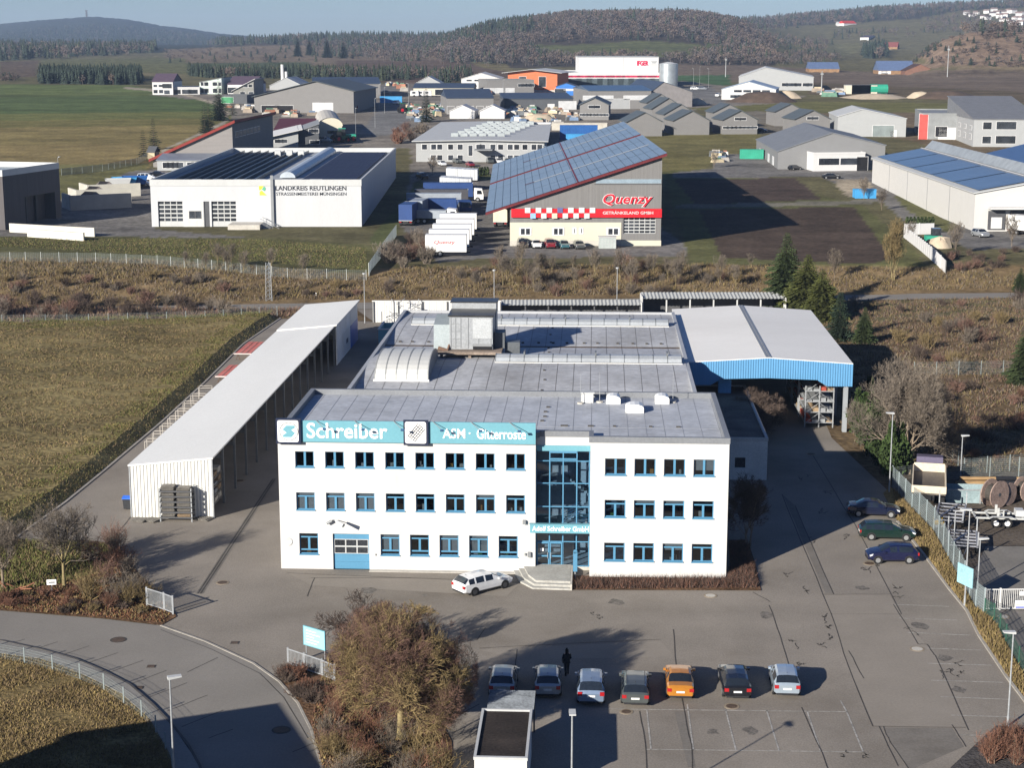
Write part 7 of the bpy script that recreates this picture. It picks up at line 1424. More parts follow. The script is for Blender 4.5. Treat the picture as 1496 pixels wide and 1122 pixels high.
# --- drinks market under two tilted solar roofs
def market():
    g = at(745, 359, 3.0); g.z = 3.0; t = thing('drinks_market', 'grey drinks market hall under two tilted solar roofs with a red sign band', 'hall', g, 0); s = g.y/F; x = lambda p: (p-745)*s; z = lambda p: (359-p)*s; W = x(966); D = 124
    cl = M('market_cladding', (.155, .152, .15), .65, var=.12, scale=.5, streak=(6, 1, .15)); hl, hr = z(302), z(230)
    gd = (x(911), x(958), z(341), z(317))
    m = MB(); m.wall(0, W, -.3, z(317), 0, .3, [gd]); m.poly([(0, 0, z(317)), (W, 0, z(317)), (W, 0, hr), (0, 0, hl)]); m.poly([(W, 0, -.3), (W, D, -.3), (W, D, hr), (W, 0, hr)]); m.poly([(0, D, -.3), (0, 0, -.3), (0, 0, hl), (0, D, hl)]); m.poly([(W, D, -.3), (0, D, -.3), (0, D, hl), (W, D, hr)]); m.build('wall', cl, t)
    m = MB(); m.box(0, x(908), -.12, -.002, -.3, z(324.5)); m.box(x(908), W+.05, -.12, -.002, -.3, z(351)); m.build('plinth_wall', M('market_cream', (.47, .45, .37), .8, var=.03), t); m = MB(); m.box(x(745)-.02, x(908)+.02, -.14, -.122, -.3, 1.0); m.build('plinth', concrete, t)
    a, b, c, d = gd; m = MB()
    for k in range(6): q = (d-c)/5; m.box(a, b, .26, .32, c+k*q-.09, c+k*q+.09)
    for k in range(7): q = (b-a)/6; m.box(a+k*q-.06, a+k*q+.06, .24, .30, c, d)
    do = m.build('glazed_gate', lgrey, t); m = MB(); m.poly([(a, .31, c), (b, .31, c), (b, .31, d), (a, .31, d)]); m.build('pane', darkpane, do)
    for x0, x1, y0, y1, nn in [(760, 775, 342, 333.5, 2), (808.5, 823, 342, 333.5, 2), (838, 841, 340, 333.5, 1), (848, 851, 340, 333.5, 1), (888, 904, 342, 333.5, 2)]:
        m = MB(); m.box(x(x0)-.2, x(x1)+.2, -.2, -.12, z(y0)-.2, z(y1)+.2); fo = m.build('window', winf, t); m = MB(); q = (x(x1)-x(x0))/nn
        for k in range(nn): m.box(x(x0)+k*q+.12, x(x0)+(k+1)*q-.12, -.23, -.195, z(y0), z(y1))
        m.build('pane', darkpane, fo)
    m = MB(); m.box(x(870), W-.1, -.05, -.004, z(267.5), z(261.5)); m.build('skylight_band', M('band_glass', (.22, .28, .33), .3), t); m = MB(); m.box(x(868), W, -.07, -.004, z(269.3), z(268.3)); m.build('band_rail', dgrey, t)
    rz0, rz1 = z(313.5), z(227.5); x0, x1 = x(709.5), x(972.5); zz = lambda q: rz0+(rz1-rz0)*(q-x0)/(x1-x0)
    for k, (y0, y1) in enumerate(((-.8, 61), (65, D+1))):
        m = MB(); P = [(x0, y0, rz0), (x1, y0, rz1), (x1, y1, rz1), (x0, y1, rz0)]; n = [(a, b, c+.5) for a, b, c in P]; m.poly(P[::-1])
        for i in range(4): m.poly([P[i], P[(i+1) % 4], n[(i+1) % 4], n[i]])
        ro = m.build('roof', M('fascia_red', (.11, .018, .022), .55), t); m = MB(); m.poly([(a, b, c+.06) for a, b, c in n]); so = m.build('solar_roof', Sun2, ro)
        m = MB(); xm = x0+(x1-x0)*.51; mt = MB()
        for j in range(1, 22):
            q = x0+(x1-x0)*j/22; mt.poly([(q-.05, y0, zz(q)+.60), (q+.05, y0, zz(q+.05)+.60), (q+.05, y1, zz(q+.05)+.60), (q-.05, y1, zz(q)+.60)])
        for f in (.25, .75): mt.poly([(x0, y0+(y1-y0)*f-.12, rz0+.6), (x1, y0+(y1-y0)*f-.12, rz1+.6), (x1, y0+(y1-y0)*f+.12, rz1+.6), (x0, y0+(y1-y0)*f+.12, rz0+.6)])
        mt.build('module_grid', M('grid_pale', (.08, .11, .14), .5), so); ym = (y0+y1)/2; q = x0+(x1-x0)*.28; m.poly([(q, ym-.45, zz(q)+.62), (x1-1, ym-.45, zz(x1-1)+.62), (x1-1, ym+.45, zz(x1-1)+.62), (q, ym+.45, zz(q)+.62)]); m.build('walkway_strip', W_, so)
        m = MB(); m.poly([(xm-.14, y0, zz(xm-.14)+.64), (xm+.14, y0, zz(xm+.14)+.64), (xm+.14, y1, zz(xm+.14)+.64), (xm-.14, y1, zz(xm-.14)+.64)]); q = x0+(x1-x0)*.25; m.poly([(q-.9, ym-.5, zz(q-.9)+.66), (q+1, ym-.5, zz(q+1)+.66), (q+1, ym+.5, zz(q+1)+.66), (q-.9, ym+.5, zz(q-.9)+.66)]); m.build('red_joint', M('fascia_red', (.17, .022, .025)), so)
    sg_ = thing('market_sign', 'red sign band with white tiles and lettering across the drinks market front', 'sign', g, 0); m = MB(); m.box(x(747), x(966.5), -.45, -.15, z(317), z(304.3)); m.build('board', M('sign_red_band', (.48, .012, .02), .5), sg_)
    for k in range(7): m = MB(); m.box(x(766.8+15.75*k), x(774.8+15.75*k), -.55, -.451, z(310.3), z(302.5)); m.build('tile', [W_, M('tile_pale', (.48, .50, .5), .6), M('tile_navy', (.10, .10, .22), .6)][2 if k == 3 else k % 2], sg_)
    for k in range(6): m = MB(); m.box(x(774.8+15.7*k), x(782.6+15.7*k), -.55, -.451, z(318.3), z(310.8)); m.build('tile', [M('tile_blue', (.22, .38, .6), .6), M('tile_pale', (.48, .50, .5), .6), M('tile_sand', (.55, .48, .38), .6)][k % 3 if k < 3 else 1], sg_)
    lettering('GETRÄNKELAND GMBH', x(880.5), z(312.3), x(954)-x(880.5), 5.2*s, -.46, W_, sg_, .012)
    sc_ = thing('script_sign', 'red slanted script lettering with a white outline on the grey market front', 'sign', g, 0)
    lettering('Quenzy', x(880), z(302.2), x(953.5)-x(880), 20*s, -.05, W_, sc_, .05, shear=.25, depth=.12, name='outline'); lettering('Quenzy', x(881), z(301.4), x(952.8)-x(881), 18.6*s, -.19, M('script_red', (.55, .015, .03), .5), sc_, .015, shear=.25, depth=.05)
    k = thing('glass_shelter', 'small pale glass shed in front of the drinks market', 'shed', at(875, 363, 3.0), 0); m = MB(); m.wall(0, 3.2, 0, 2.1, 0, .05, []); m.box(0, 3.2, .01, 2, 0, 2.1); m.build('casing', M('pale_glass', (.34, .38, .37), .4), k); m = MB(); m.box(-.1, 3.3, -.1, 2.1, 2.1, 2.2); m.build('roof', lgrey, k); m = MB()
    for q in range(6): m.box(.1+q*.6-.03, .1+q*.6+.03, -.04, .0, 0, 2.1)
    for q in range(4): m.box(0, 3.2, -.05, -.0, .2+q*.6, .24+q*.6)
    m.build('frame', lgrey, k)
market()
# --- grey office hall, estate halls
tt, W0, h0, _ = bld('office_hall', 'long grey office hall with two rows of small windows and rooflight domes', (608, 236), (795, 238), 206, 118, 'gy', 204.5, Gl, Rl, 'hall', wins=[('f', [.066, .138, .185, .27, .345, .49, .52, .60, .66, .735, .785, .85, .92, .965], .60, .85, 1.5), ('f', [.135, .185, .27, .345, .60, .66, .735, .785], .08, .33, 1.5), ('f', [.425], .30, .80, 1.2)], ov=1.2)
m = MB(); rr = random.Random(9)
for y in range(7):
    for q in range(6): m.box(W0*(.24+.055*y*.6+q*.075), W0*(.24+.055*y*.6+q*.075)+2.2, 20+y*13, 22+y*13, h0+.2, h0+1.4)
dm = m.build('rooflight', M('dome_grey', (.30, .33, .34), .4), tt); m = MB(); m.box(W0*.5, W0+1, 100, 103, h0+.3, h0+.9); m.build('ridge_cap', W_, tt); m = MB(); m.box(W0*.46, W0*.60, -4.5, 0, 3.6, 3.9); m.build('canopy', Rm, tt)
bld('side_annex', 'dark blue grey lean-to annex at the right of the grey office hall', (797, 238), (817, 236), 214, 90, 'mx', 0, Gd, M('annex_blue_grey', (.14, .19, .25), .5), 'annex', ytopB=219)
def container(lab, px_, py_, L_, col, rz_=0, h=2.6, w=2.5, sc=1, group=None):
    t = thing('shipping_container', lab, 'container', G(px_, py_), R(rz_), group); t.scale = (sc,)*3; m = MB(); m.box(0, L_, 0, w, .12, h); m.build('body', col, t); m = MB()
    for k in range(int(L_/.5)): m.box(.2+k*.5, .35+k*.5, -.04, -.001, .3, h-.15)
    m.box(-.03, L_+.03, -.06, .1, h-.12, h+.03); m.box(-.03, L_+.03, -.06, .1, .02, .16); m.build('rib', col, t)
cblue = M('container_blue', (.02, .09, .28), .5); clb = M('container_light_blue', (.05, .26, .52), .5); cgr = M('container_green', (.03, .27, .18), .5)
container('dark blue stacked container beside the grey office hall', 818, 204, 12, cblue, sc=1.1, h=4.6); container('light blue container in front of the dark blue one', 827, 211, 9, clb, sc=1.1, h=3.2); container('blue container behind the white sheds on the estate road', 555, 150, 9, clb, sc=1.2)
container('bright green container at the corner of the grassy plot', 1081, 232, 6.5, cgr, -5, sc=1.1); container('green open skip right of the green container', 1096, 231, 5, cgr, 3, sc=1.1, h=2.3)
container('light blue skip container beside the lane by the ploughed plot', 1249, 290, 5.2, clb, 3, sc=1.0, h=2.2)
# dark hall at the left edge
ga = G(8, 336); gb = G(90, 318); t = thing('dark_hall', 'dark brown clad hall with a deep open gate at the left picture edge', 'hall', ga, math.atan2(gb.y-ga.y, gb.x-ga.x)-math.pi/2); Dh = math.hypot(gb.x-ga.x, gb.y-ga.y); hh = zat(8, 249, ga.y)-ga.z; dk = M('dark_cladding', (.085, .078, .08), .75, var=.12, streak=(6, 6, .2), scale=.4)
m = MB(); 
m.M = Matrix.Rotation(math.pi/2, 4, 'Z'); m.wall(0, Dh, -1, hh, 0, 2.5, [(Dh*.36, Dh*.9, -1, hh*.5)]); m.M = None
m.poly([(-30, 0, -1), (0, 0, -1), (0, 0, hh), (-30, 0, hh)]); m.poly([(0, Dh, -1), (-30, Dh, -1), (-30, Dh, hh), (0, Dh, hh)]); m.poly([(-2.6, Dh*.3, -1), (-2.6, Dh, -1), (-2.6, Dh, hh*.6), (-2.6, Dh*.3, hh*.6)]); m.build('wall', dk, t)
m = MB(); m.box(-30, -.3, .3, Dh-.3, hh-1.2, hh-1.0); m.build('roof', M('pond_roof', (.22, .28, .32), .35), t); m = MB(); m.box(-30, .05, Dh-.3, Dh+.05, hh-1.2, hh+.1); m.box(-30, .05, -.05, .3, hh-1.2, hh+.1); m.box(-.3, .05, .3, Dh-.3, hh-1.2, hh+.1); m.build('parapet', lgrey, t)
each('gate_post', [(-2.4, -2.0, Dh*.52, Dh*.55, -.5, hh*.5), (-2.4, -2.0, Dh*.7, Dh*.73, -.5, hh*.5)], dgrey, t)
for (p0, p1, lab, h_) in [((40, 346), (122, 352), 'low pale concrete wall nearest the grass in front of the dark hall', 1.5), ((14, 339), (138, 346), 'low pale concrete wall behind the first one at the dark hall', 1.7)]:
    a, b = G(*p0), G(*p1); d = b-a; t = thing('concrete_wall', lab, 'wall', a, math.atan2(d.y, d.x)); m = MB(); m.box(0, d.length, 0, .4, -.3, h_); m.build('wall', M('pale_block', (.56, .54, .47), .8, var=.06), t); m = MB(); m.box(-.03, d.length+.03, -.03, .43, h_, h_+.08); m.build('coping', concrete, t)
for k, (px_, py_, L_, h_, lab) in enumerate([(103, 308, 14, 3.4, 'dark grey concrete storage bay beside the dark hall'), (112, 298, 13, 3.2, 'pale concrete storage bay in the middle of the bay row'), (128, 290, 13, 3.2, 'pale concrete storage bay at the far end of the bay row')]):
    g = G(px_, py_); t = thing('storage_bay', lab, 'storage bay', g, R(28)); m = MB(); m.box(0, L_, 0, .5, -.5, h_); m.build('side_wall', M('bay_wall_%d' % (k > 0), [(.26, .26, .26), (.55, .53, .46)][k > 0], .85, var=.1), t); m = MB(); m.box(0, .5, .5, 8, -.5, h_); m.build('back_wall', concrete, t); m = MB(); n = 7; m.faces([(.6, .6, 0), (L_*.8, .6, 0), (L_*.8, 7, 0), (.6, 7, 0), (L_*.3, 3, h_+.6), (L_*.5, 4, h_+.3)], [(0, 1, 5, 4), (1, 2, 5), (2, 3, 4, 5), (3, 0, 4)]); m.build('heap', M('heap_grit', (.16, .14, .13), .95, var=.3), t)
for (px_, py_, col, lab) in [(158, 279, lgrey, 'grey salt spreader body parked beside the storage bays'), (167, 277, clb, 'bright blue tipping trailer at the storage bays'), (183, 275, cblue, 'dark blue tipping trailer right of the bright blue one')]:
    g = G(px_, py_); t = thing('tipping_trailer', lab, 'trailer', g, R(12)); m = MB(); m.faces([(0, 0, 1.0), (5, 0, 1.0), (5, 2.6, 1.0), (0, 2.6, 1.0), (-.7, -.3, 3.0), (5.7, -.3, 3.0), (5.7, 2.9, 3.0), (-.7, 2.9, 3.0)], [(0, 3, 2, 1), (0, 1, 5, 4), (1, 2, 6, 5), (2, 3, 7, 6), (3, 0, 4, 7)]); m.build('hopper', col, t); m = MB(); m.box(.3, 4.7, .5, 2.1, .6, 1.0); m.build('chassis', trim_m, t)
    for x in (1, 4):
        for y in (.2, 2.4): m = MB(); m.tube([(x, y-.15, .5), (x, y+.15, .5)], .5, 10); m.build('wheel', tyre, t)
# row of estate buildings, left to right
bld('sloped_hall', 'tall grey hall with one long roof slope edged in red', (224, 244), (341, 246), 236, 58, 'mx', 0, M('sloped_front', (.19, .18, .175), .8, var=.08, streak=(.2, 1, 3)), Gd, 'hall', ytopB=179, ov=1.0, th=.8, fascia=Rr, wins=[('r', E6(7, .1, .62), .66, .78, 4, M('pane_dim', (.09, .09, .10), .4))])
bld('low_annex', 'low annex with a blue grey roof and white windows below the sloped hall', (230, 249), (345, 249), 234, 9, 'my', 1.2, Gl, M('annex_roof_blue', (.16, .18, .22), .5), 'annex', wins=[('f', [.11, .17, .23, .29, .42, .48, .54, .60], .25, .8, 1.8)])
bld('red_roof_hall', 'dark red roofed low hall behind the sloped hall', (398, 206), (462, 203), 196, 50, 'my', 3, Gd, M('roof_wine', (.085, .02, .03), .7), 'hall')
bld('slate_house', 'dark slate house with a slanted white roof edge and three small windows', (392, 215), (436, 214), 202, 30, 'mx', 0, Gl, W_, 'house', ytopB=189, ov=1.5, wins=[('f', [.3, .42, .55], .25, .45, 1.6)])
bld('dark_office', 'dark office wing right of the slate house with white framed windows', (437, 214), (466, 213), 192, 30, 'mx', 0, Gd, Rm, 'building', ytopB=181, wins=[('f', [.6, .75, .9], .62, .78, 1.3), ('f', [.65, .8, .92], .1, .28, 1.3)])
bld('barrel_hall', 'cream hall with a rounded roof and three small windows', (466, 204), (500, 203), 184, 70, 'barrel', 3.0, Crm, M('barrel_cream', (.42, .40, .36), .6), 'hall', wins=[('f', [.45, .58, .72], .45, .68, 1.4)])
bld('gabled_hall', 'big grey gabled hall with a dark roof and a pale gate', (372, 164), (517, 166), 141, 60, 'gy', 118, Gy, Rg, 'hall', ytopB=133, apex=.62, wins=[('f', [.69], .0, .62, 9, lightdoor, 'gate'), ('f', [.16, .3], .0, .45, 8, dark, 'gate')], ov=1.0)
bld('long_dark_hall', 'long dark roofed hall behind the gabled hall', (458, 143), (556, 141), 122, 60, 'gx', 2.6, Gy, Rb, 'hall')
bld('orange_store', 'small orange store with a yellow tower at the end of the dark hall', (520, 142), (539, 142), 123, 20, 'flat', 0, M('store_orange', (.5, .30, .12), .7), Rm, 'store', wins=[('f', [.5], .05, .35, 3)]); bld('yellow_tower', 'pale and yellow narrow tower beside the orange store', (536, 138), (545, 138), 118, 8, 'flat', 0, M('tower_yellow', (.5, .42, .10), .7), W_, 'tower')
bld('red_roof_shed', 'timber shed with a bright red roof beside the gabled hall', (479, 164), (522, 163), 157, 26, 'gx', 4.2, Wd, Rr, 'shed', wins=[('f', [.3, .6], .1, .7, 6, Gd, 'opening')])
bld('white_house', 'white house with a dark purple roof at the left end of the estate', (223, 138), (253, 138), 119, 22, 'gx', 4.0, W_, Rp, 'house', wins=[('f', [.15, .4], .6, .78, 2), ('f', [.72], .5, .85, 5), ('f', [.15, .42], .12, .38, 2.2), ('f', [.7], .05, .35, 3)])
bld('flat_white_house', 'flat roofed white building with a long white canopy', (242, 138), (292, 137), 127.5, 24, 'flat', 0, W_, Rp, 'building', wins=[('f', [.12, .3, .62, .8], .1, .7, 5)])
bld('green_office', 'pale green office with a slanted roof and tall windows', (292, 137), (324, 137), 120, 26, 'mx', 0, M('pale_green', (.45, .53, .48), .7), Rm, 'office', ytopB=113.5, wins=[('f', [.12, .28, .34, .66, .74, .92], .52, .74, 1.6), ('f', [.12, .28, .34, .66, .74, .92], .08, .34, 1.6)])
bld('purple_roof_house', 'white building with a purple tiled roof and roof vents', (333, 137), (372, 137), 123, 26, 'gx', 4, W_, Rp, 'building', wins=[('f', [.2], .1, .7, 6)])
bld('grey_slope_house', 'grey house with a steep slanted white roof edge', (341, 139), (371, 139), 133, 28, 'mx', 0, M('house_olive_grey', (.19, .19, .175), .7), W_, 'house', ytopB=115, ov=1.0, wins=[('f', [.62, .84], .5, .68, 2), ('f', [.4, .5, .82, .92], .08, .22, 1.5)])
bld('low_store', 'low dark store with a green door beside the field track', (325, 151), (361, 151), 139, 14, 'flat', 0, Gd, Gy, 'store', wins=[('f', [.2], .05, .8, 6, M('store_green', (.05, .22, .10), .6), 'door')])
bld('chimney_hall', 'white hall with a low gable and a tall white chimney', (394, 131), (442, 131), 125, 30, 'gy', 113, Gl, Rl, 'hall')
g = G(409, 131); t = thing('white_chimney', 'tall white double chimney beside the low gabled hall', 'chimney', (g.x, g.y+12, g.z)); m = MB(); m.tube([(0, 0, 0), (0, 0, 14)], .9, 8); m.build('flue', W_, t); m = MB(); m.tube([(2.2, 0, 0), (2.2, 0, 10)], .8, 8); m.build('flue', W_, t)
bld('navy_hall', 'long navy roofed hall with beige walls in front of the tents', (653, 167), (721, 166), 143, 46, 'gx', 3.2, Gy, Rb, 'hall', wins=[('f', E6(5), .1, .5, 3, Gy, 'panel')])
for k, (a, b) in enumerate(((657, 693), (701, 737))): bld('storage_tent', ['left white storage tent with a pointed gable', 'right white storage tent with a pointed gable'][k], (a, 173), (b, 173), 162, 14, 'gy', 153.5, W_, W_, 'tent')
bld('navy_workshop', 'low navy workshop with a pale door in the middle of the estate', (737, 160), (837, 159), 144, 26, 'my', 1.8, Gd, Rb, 'workshop', wins=[('f', [.92], .0, .75, 8, lightdoor, 'door'), ('f', [.68], .0, .5, 3, W_, 'door')])
bld('flat_grey_hall', 'flat roofed grey hall with three square windows', (711, 138), (780, 137), 117, 30, 'flat', 0, Gy, Rm, 'hall', wins=[('f', [.72, .79, .89, .95], .55, .75, 3), ('f', [.05, .28, .47], .12, .45, 6, lightdoor, 'gate')])
bld('orange_hall', 'bright orange hall with a wide grey roof', (742, 133), (814, 134), 106, 40, 'gy', 101, Org, Rl, 'hall', wins=[('f', [.30, .70], .62, .80, 4), ('f', [.70], .25, .62, 4), ('f', [.5], -.03, .06, 45, concrete, 'plinth')], ov=3)
bld('white_arched_hall', 'white hall with a low gable left of the orange hall', (674, 131), (731, 131), 115, 40, 'gy', 106.5, W_, W_, 'hall', wins=[('f', [.2, .4, .5, .6, .75], .8, .95, 3)])
bld('dark_shed_row', 'low dark roofed workshop with cream walls behind the white caravans', (604, 139), (692, 139), 128, 30, 'gx', 2, Crm, Rb, 'workshop', wins=[('f', [.5], .05, .8, 9)]); bld('grey_gable_store', 'pale grey gabled store behind the dark roofed workshop', (608, 128), (643, 128), 121, 18, 'gy', 111.5, Gl, Rl, 'store')
cv = None
for k in range(3):
    lab = 'white caravan with a dark window in the row by the cream workshop'; g = G(599+k*9.5, 141)
    if cv is None: cv = thing('caravan', lab, 'caravan', g, 0, 'white caravans in a row'); m = MB(); m.prism([(0, .5), (4.4, .5), (4.6, 1.2), (4.3, 3.2), (.4, 3.2), (0, 2.6)], 0, 3); m.build('body', W_, cv); m = MB(); m.box(1.2, 2.8, -.05, 0, 1.7, 2.6); m.build('window', darkpane, cv); m = MB(); m.tube([(2.2, -.02, .5), (2.2, .3, .5)], .5, 8); m.build('wheel', tyre, cv)
    else: dup(cv, g)
bld('blue_house', 'small bright blue gabled house beside the orange hall', (812, 139), (842, 139), 126, 16, 'gy', 121, M('house_blue', (.03, .14, .42), .6), Rb, 'house', wins=[('f', [.22], .2, .75, 6), ('f', [.65], .55, .72, 6, W_, 'sign')])
tt, W1, h1, _ = bld('white_factory', 'long white factory with a red stripe above dark glass', (800, 127), (968, 127), 106.5, 90, 'flat', 0, W_, Rl, 'factory', wins=[('f', [i/11+.045 for i in range(11)], .12, .62, 9.5, M('factory_glass', (.07, .09, .10), .2), 'window', W_), ('f', [i/11+.045 for i in range(11)], .70, .84, 11.5, M('stripe_crimson', (.45, .02, .07), .5), 'stripe', W_)])
g = G(800, 127)
t2 = thing('factory_tower', 'tall white windowless factory block with a small red logo', 'factory', (g.x+W1*.285, g.y+18, g.z), 0); Hh = zat(848, 83.5, g.y+18)-g.z; Wt = W1*.70; m = MB(); m.box(0, Wt, 0, 60, 0, Hh); m.build('wall', W_, t2); m = MB(); m.box(-.2, Wt+.2, -.2, 60.2, Hh, Hh+.5); m.build('roof_edge', Gl, t2); m = MB(); m.box(Wt*.55, Wt*.555, -.1, 0, Hh*.3, Hh); m.build('joint', Gl, t2)
lettering('IFGER', Wt*.727, Hh*.72, Wt*.145, Hh*.17, -.2, M('logo_crimson', (.48, .01, .06), .5), t2, .04); m = MB(); m.box(Wt*.895, Wt*.985, -.15, 0, Hh*.74, Hh*.76); m.prism([(Wt*.90, Hh*.88), (Wt*.98, Hh*.88), (Wt*.96, Hh*.80), (Wt*.92, Hh*.80)], -.15, 0); m.build('emblem', Gl, t2)
g = G(968, 128); t = thing('silver_silo', 'wide silver silo at the right end of the white factory', 'silo', (g.x+3, g.y-4, g.z)); m = MB(); m.tube([(0, 0, 0), (0, 0, 14)], 5.5, 18); m.build('shell', M('silo_metal', (.42, .46, .48), .35, metal=.6), t, smooth=True); m = MB(); m.tube([(0, 0, 14), (0, 0, 15)], [5.6, 1.0], 18); m.build('roof', lgrey, t)
bld('blue_roof_hall', 'long grey hall with a shiny dark blue roof before the white factory', (860, 159), (951, 158), 132, 50, 'gx', 1.6, Gy, M('roof_sheen_blue', (.05, .085, .14), .35, spec=.5), 'hall', wins=[('f', [.15, .8], .5, .72, 14, lightdoor), ('f', [.45], .0, .55, 12, Gl, 'gate')])
bld('ridge_hall', 'grey gabled hall with a dark right roof slope beside the blue roofed hall', (951, 156), (1011, 152), 134, 60, 'gy', 119.5, M('hall_mauve', (.19, .18, .18), .7), Rb, 'hall', apex=.3)
gr = lambda k, lab, A, B, yt, ap, dp, wn=(): bld('gabled_garage', lab, A, B, yt, dp, 'gy', ap, Gy, Rg, 'garage', wins=wn, ov=.5)
gr(0, 'grey gabled garage standing alone right of the navy workshop', (847, 175), (889, 175), 153, 143, 30, [('f', [.4, .6], .78, .98, 2.5), ('f', E6(8), .28, .42, 2.0)])
gr(1, 'grey garage at the back of the stepped garage row', (945, 176), (984, 175), 150, 137, 14); gr(2, 'second grey garage from the back of the stepped row', (952, 182), (1000, 181), 159, 143, 14); gr(3, 'third grey garage in the stepped row', (970, 190), (1018, 189), 167, 152, 14, [('f', [.3, .5], .12, .3, 4)]); gr(4, 'front grey garage of the stepped row with a plain gable', (984, 197), (1036, 196), 176, 162, 16)
gr(5, 'grey garage left of the stepped row just behind the solar roofs', (916, 199), (967, 198), 178, 164, 16); gr(6, 'rear half of the twin grey garages on the grass', (1042, 187), (1086, 186), 164, 152, 14); gr(7, 'front half of the twin grey garages with two dark windows', (1056, 196), (1106, 195), 175, 161.5, 16, [('f', [.42, .58], .98, 1.16, 2.3), ('f', E6(8), .40, .55, 2.2)])
gr(8, 'rear half of the right twin garages', (1132, 184), (1176, 183), 163, 151.5, 14); gr(9, 'front half of the right twin garages with two dark windows', (1161, 196), (1212, 195), 174, 161, 16, [('f', [.42, .58], .98, 1.16, 2.3)])
bld('metal_hall', 'light grey metal hall with a grey green gate and a white door', (1223, 199), (1323, 201), 170, 36, 'gy', 159.5, Gl, Rl, 'hall', apex=.35, ytopB=173, wins=[('f', [.67], .0, .62, 7.5, doorm, 'gate'), ('f', [.82], .0, .34, 2.2, W_, 'door')])
bld('white_works_office', 'white office with a pale blue roof slope and two rows of windows', (1054, 145), (1133, 146), 130, 40, 'gy', 119, W_, M('roof_pale_blue', (.28, .34, .42), .4), 'office', wins=[('f', E6(4, .3, .82), .72, .95, 4), ('f', [.22, .3, .36, .5, .58, .66, .8], .15, .45, 3.2)])
bld('grey_works_hall', 'large pale grey hall behind the white works office', (1079, 131), (1188, 134), 112, 60, 'gy', 98.5, Gl, Rl, 'hall', apex=.35, wins=[('f', [.62, .68, .74, .8, .9, .95], .3, .55, 3.5)])
tt, W2, h2, _ = bld('low_grey_hall', 'low wide grey hall with a dark grey roof right of the green container', (1136, 247), (1292, 248), 221, 60, 'gy', 194, M('hall_grey2', (.165, .168, .172), .7, var=.04), M('roof_grey2', (.15, .16, .175), .6), 'hall', ytopB=212, wins=[('l', [.2, .4, .6, .8], .1, .55, 4, lightdoor, 'gate')])
bld('flat_white_office', 'flat roofed white office with dark windows in front of the low grey hall', (1188, 250), (1263, 249), 224, 14, 'flat', 0, W_, Rl, 'office', wins=[('f', [.30], .35, .72, 6), ('f', [.72], .35, .72, 6), ('f', [.95], .0, .78, 3.2, dark, 'door')])
ts, W3, h3, _ = bld('solar_hall', 'long white warehouse with blue solar panels along its left roof slope', (1422, 338), (1640, 338), 282, 104, 'gy', 262, M('warehouse_white', (.46, .455, .44), .65, var=.03), Rl, 'warehouse', ov=.4)
rA_ = zat(1531, 262, G(1422, 338).y)-G(1422, 338).z; sl = (rA_-h3)/(W3/2); zq = lambda q: h3+sl*q+.4
for k in range(5):
    y0, y1 = 1+k*20.6, 20.6+k*20.6; m = MB(); m.poly([(.8, y0, zq(.8)), (W3*.40, y0, zq(W3*.40)), (W3*.40, y1, zq(W3*.40)), (.8, y1, zq(.8))]); m.build('solar_field', Sun, ts)
m = MB(); m.poly([(W3*.405, 0, zq(W3*.405)+.1), (W3*.42, 0, zq(W3*.42)+.1), (W3*.42, 104, zq(W3*.42)+.1), (W3*.405, 104, zq(W3*.405)+.1)]); m.build('roof_strip', W_, ts); m = MB(); m.prism([(W3*.44, zq(W3*.44)), (W3*.56, zq(W3*.44)), (W3*.5, zq(W3*.5)+1.6)], 2, 103); m.build('ridge_light', M('ridge_glass', (.24, .26, .27), .35, var=.2), ts)
for q in (20.8, 41.4, 62, 82.6): m = MB(); m.box(-.06, -.001, q-.12, q+.12, -.3, h3); m.build('downpipe', grey, ts)
s = G(1422, 338).y/F; m = MB(); m.box(2.6, W3*.5, -2.6, 0, 4.7, 5.0); m.build('awning', W_, ts)
for k, xx in enumerate((2.8, 7.2, 11.6)): m = MB(); m.box(xx, xx+3.4, -.3, -.01, .4, 4.2); d = m.build('dock_gate', dgrey, ts); m = MB(); m.box(xx+.6, xx+2.8, -.4, -.31, .6, 2.9); m.build('dock_door', W_, d)
g = G(1477, 345); truck('white trailer docked at the warehouse right of the open gate', (g.x+3.8, g.y+1, g.z), R(-60), 9, twhite, None, h=2.8, sc=1.0)
t_, W4, h4, _ = bld('solar_annex', 'second warehouse with bright blue solar roof at the right picture edge', (1490, 262), (1620, 262), 240, 40, 'gy', 224, W_, M('solar_bright', (.035, .065, .14), .3, spec=.5), 'warehouse')
bld('tall_grey_works', 'tall pale grey works building with a dark grey roof and white framed windows', (1421, 214), (1520, 220), 174, 50, 'my', 6, Gl, M('roof_works', (.15, .155, .165), .6), 'works', ytopB=None, wins=[('f', [.20], .64, .90, 2.8), ('f', [.20], .12, .38, 2.8), ('f', [.48], .64, .92, 6.5), ('f', [.48], .12, .40, 6.5), ('l', E6(5, .1, .9), .6, .75, 4, Gl), ('l', E6(5, .1, .9), .25, .45, 4, Gl)])
bld('red_end_hall', 'grey hall with a bright red end panel beside the tall works', (1346, 203), (1398, 208), 166, 40, 'flat', 0, M('hall_grey3', (.19, .2, .205), .7), Rm, 'hall', wins=[('f', [.04], .0, 1.0, 3, M('panel_red', (.55, .07, .06), .6), 'panel'), ('f', [.55], .1, .5, 4, dark, 'gate'), ('f', [.85], .0, .45, 9, W_, 'gate')])
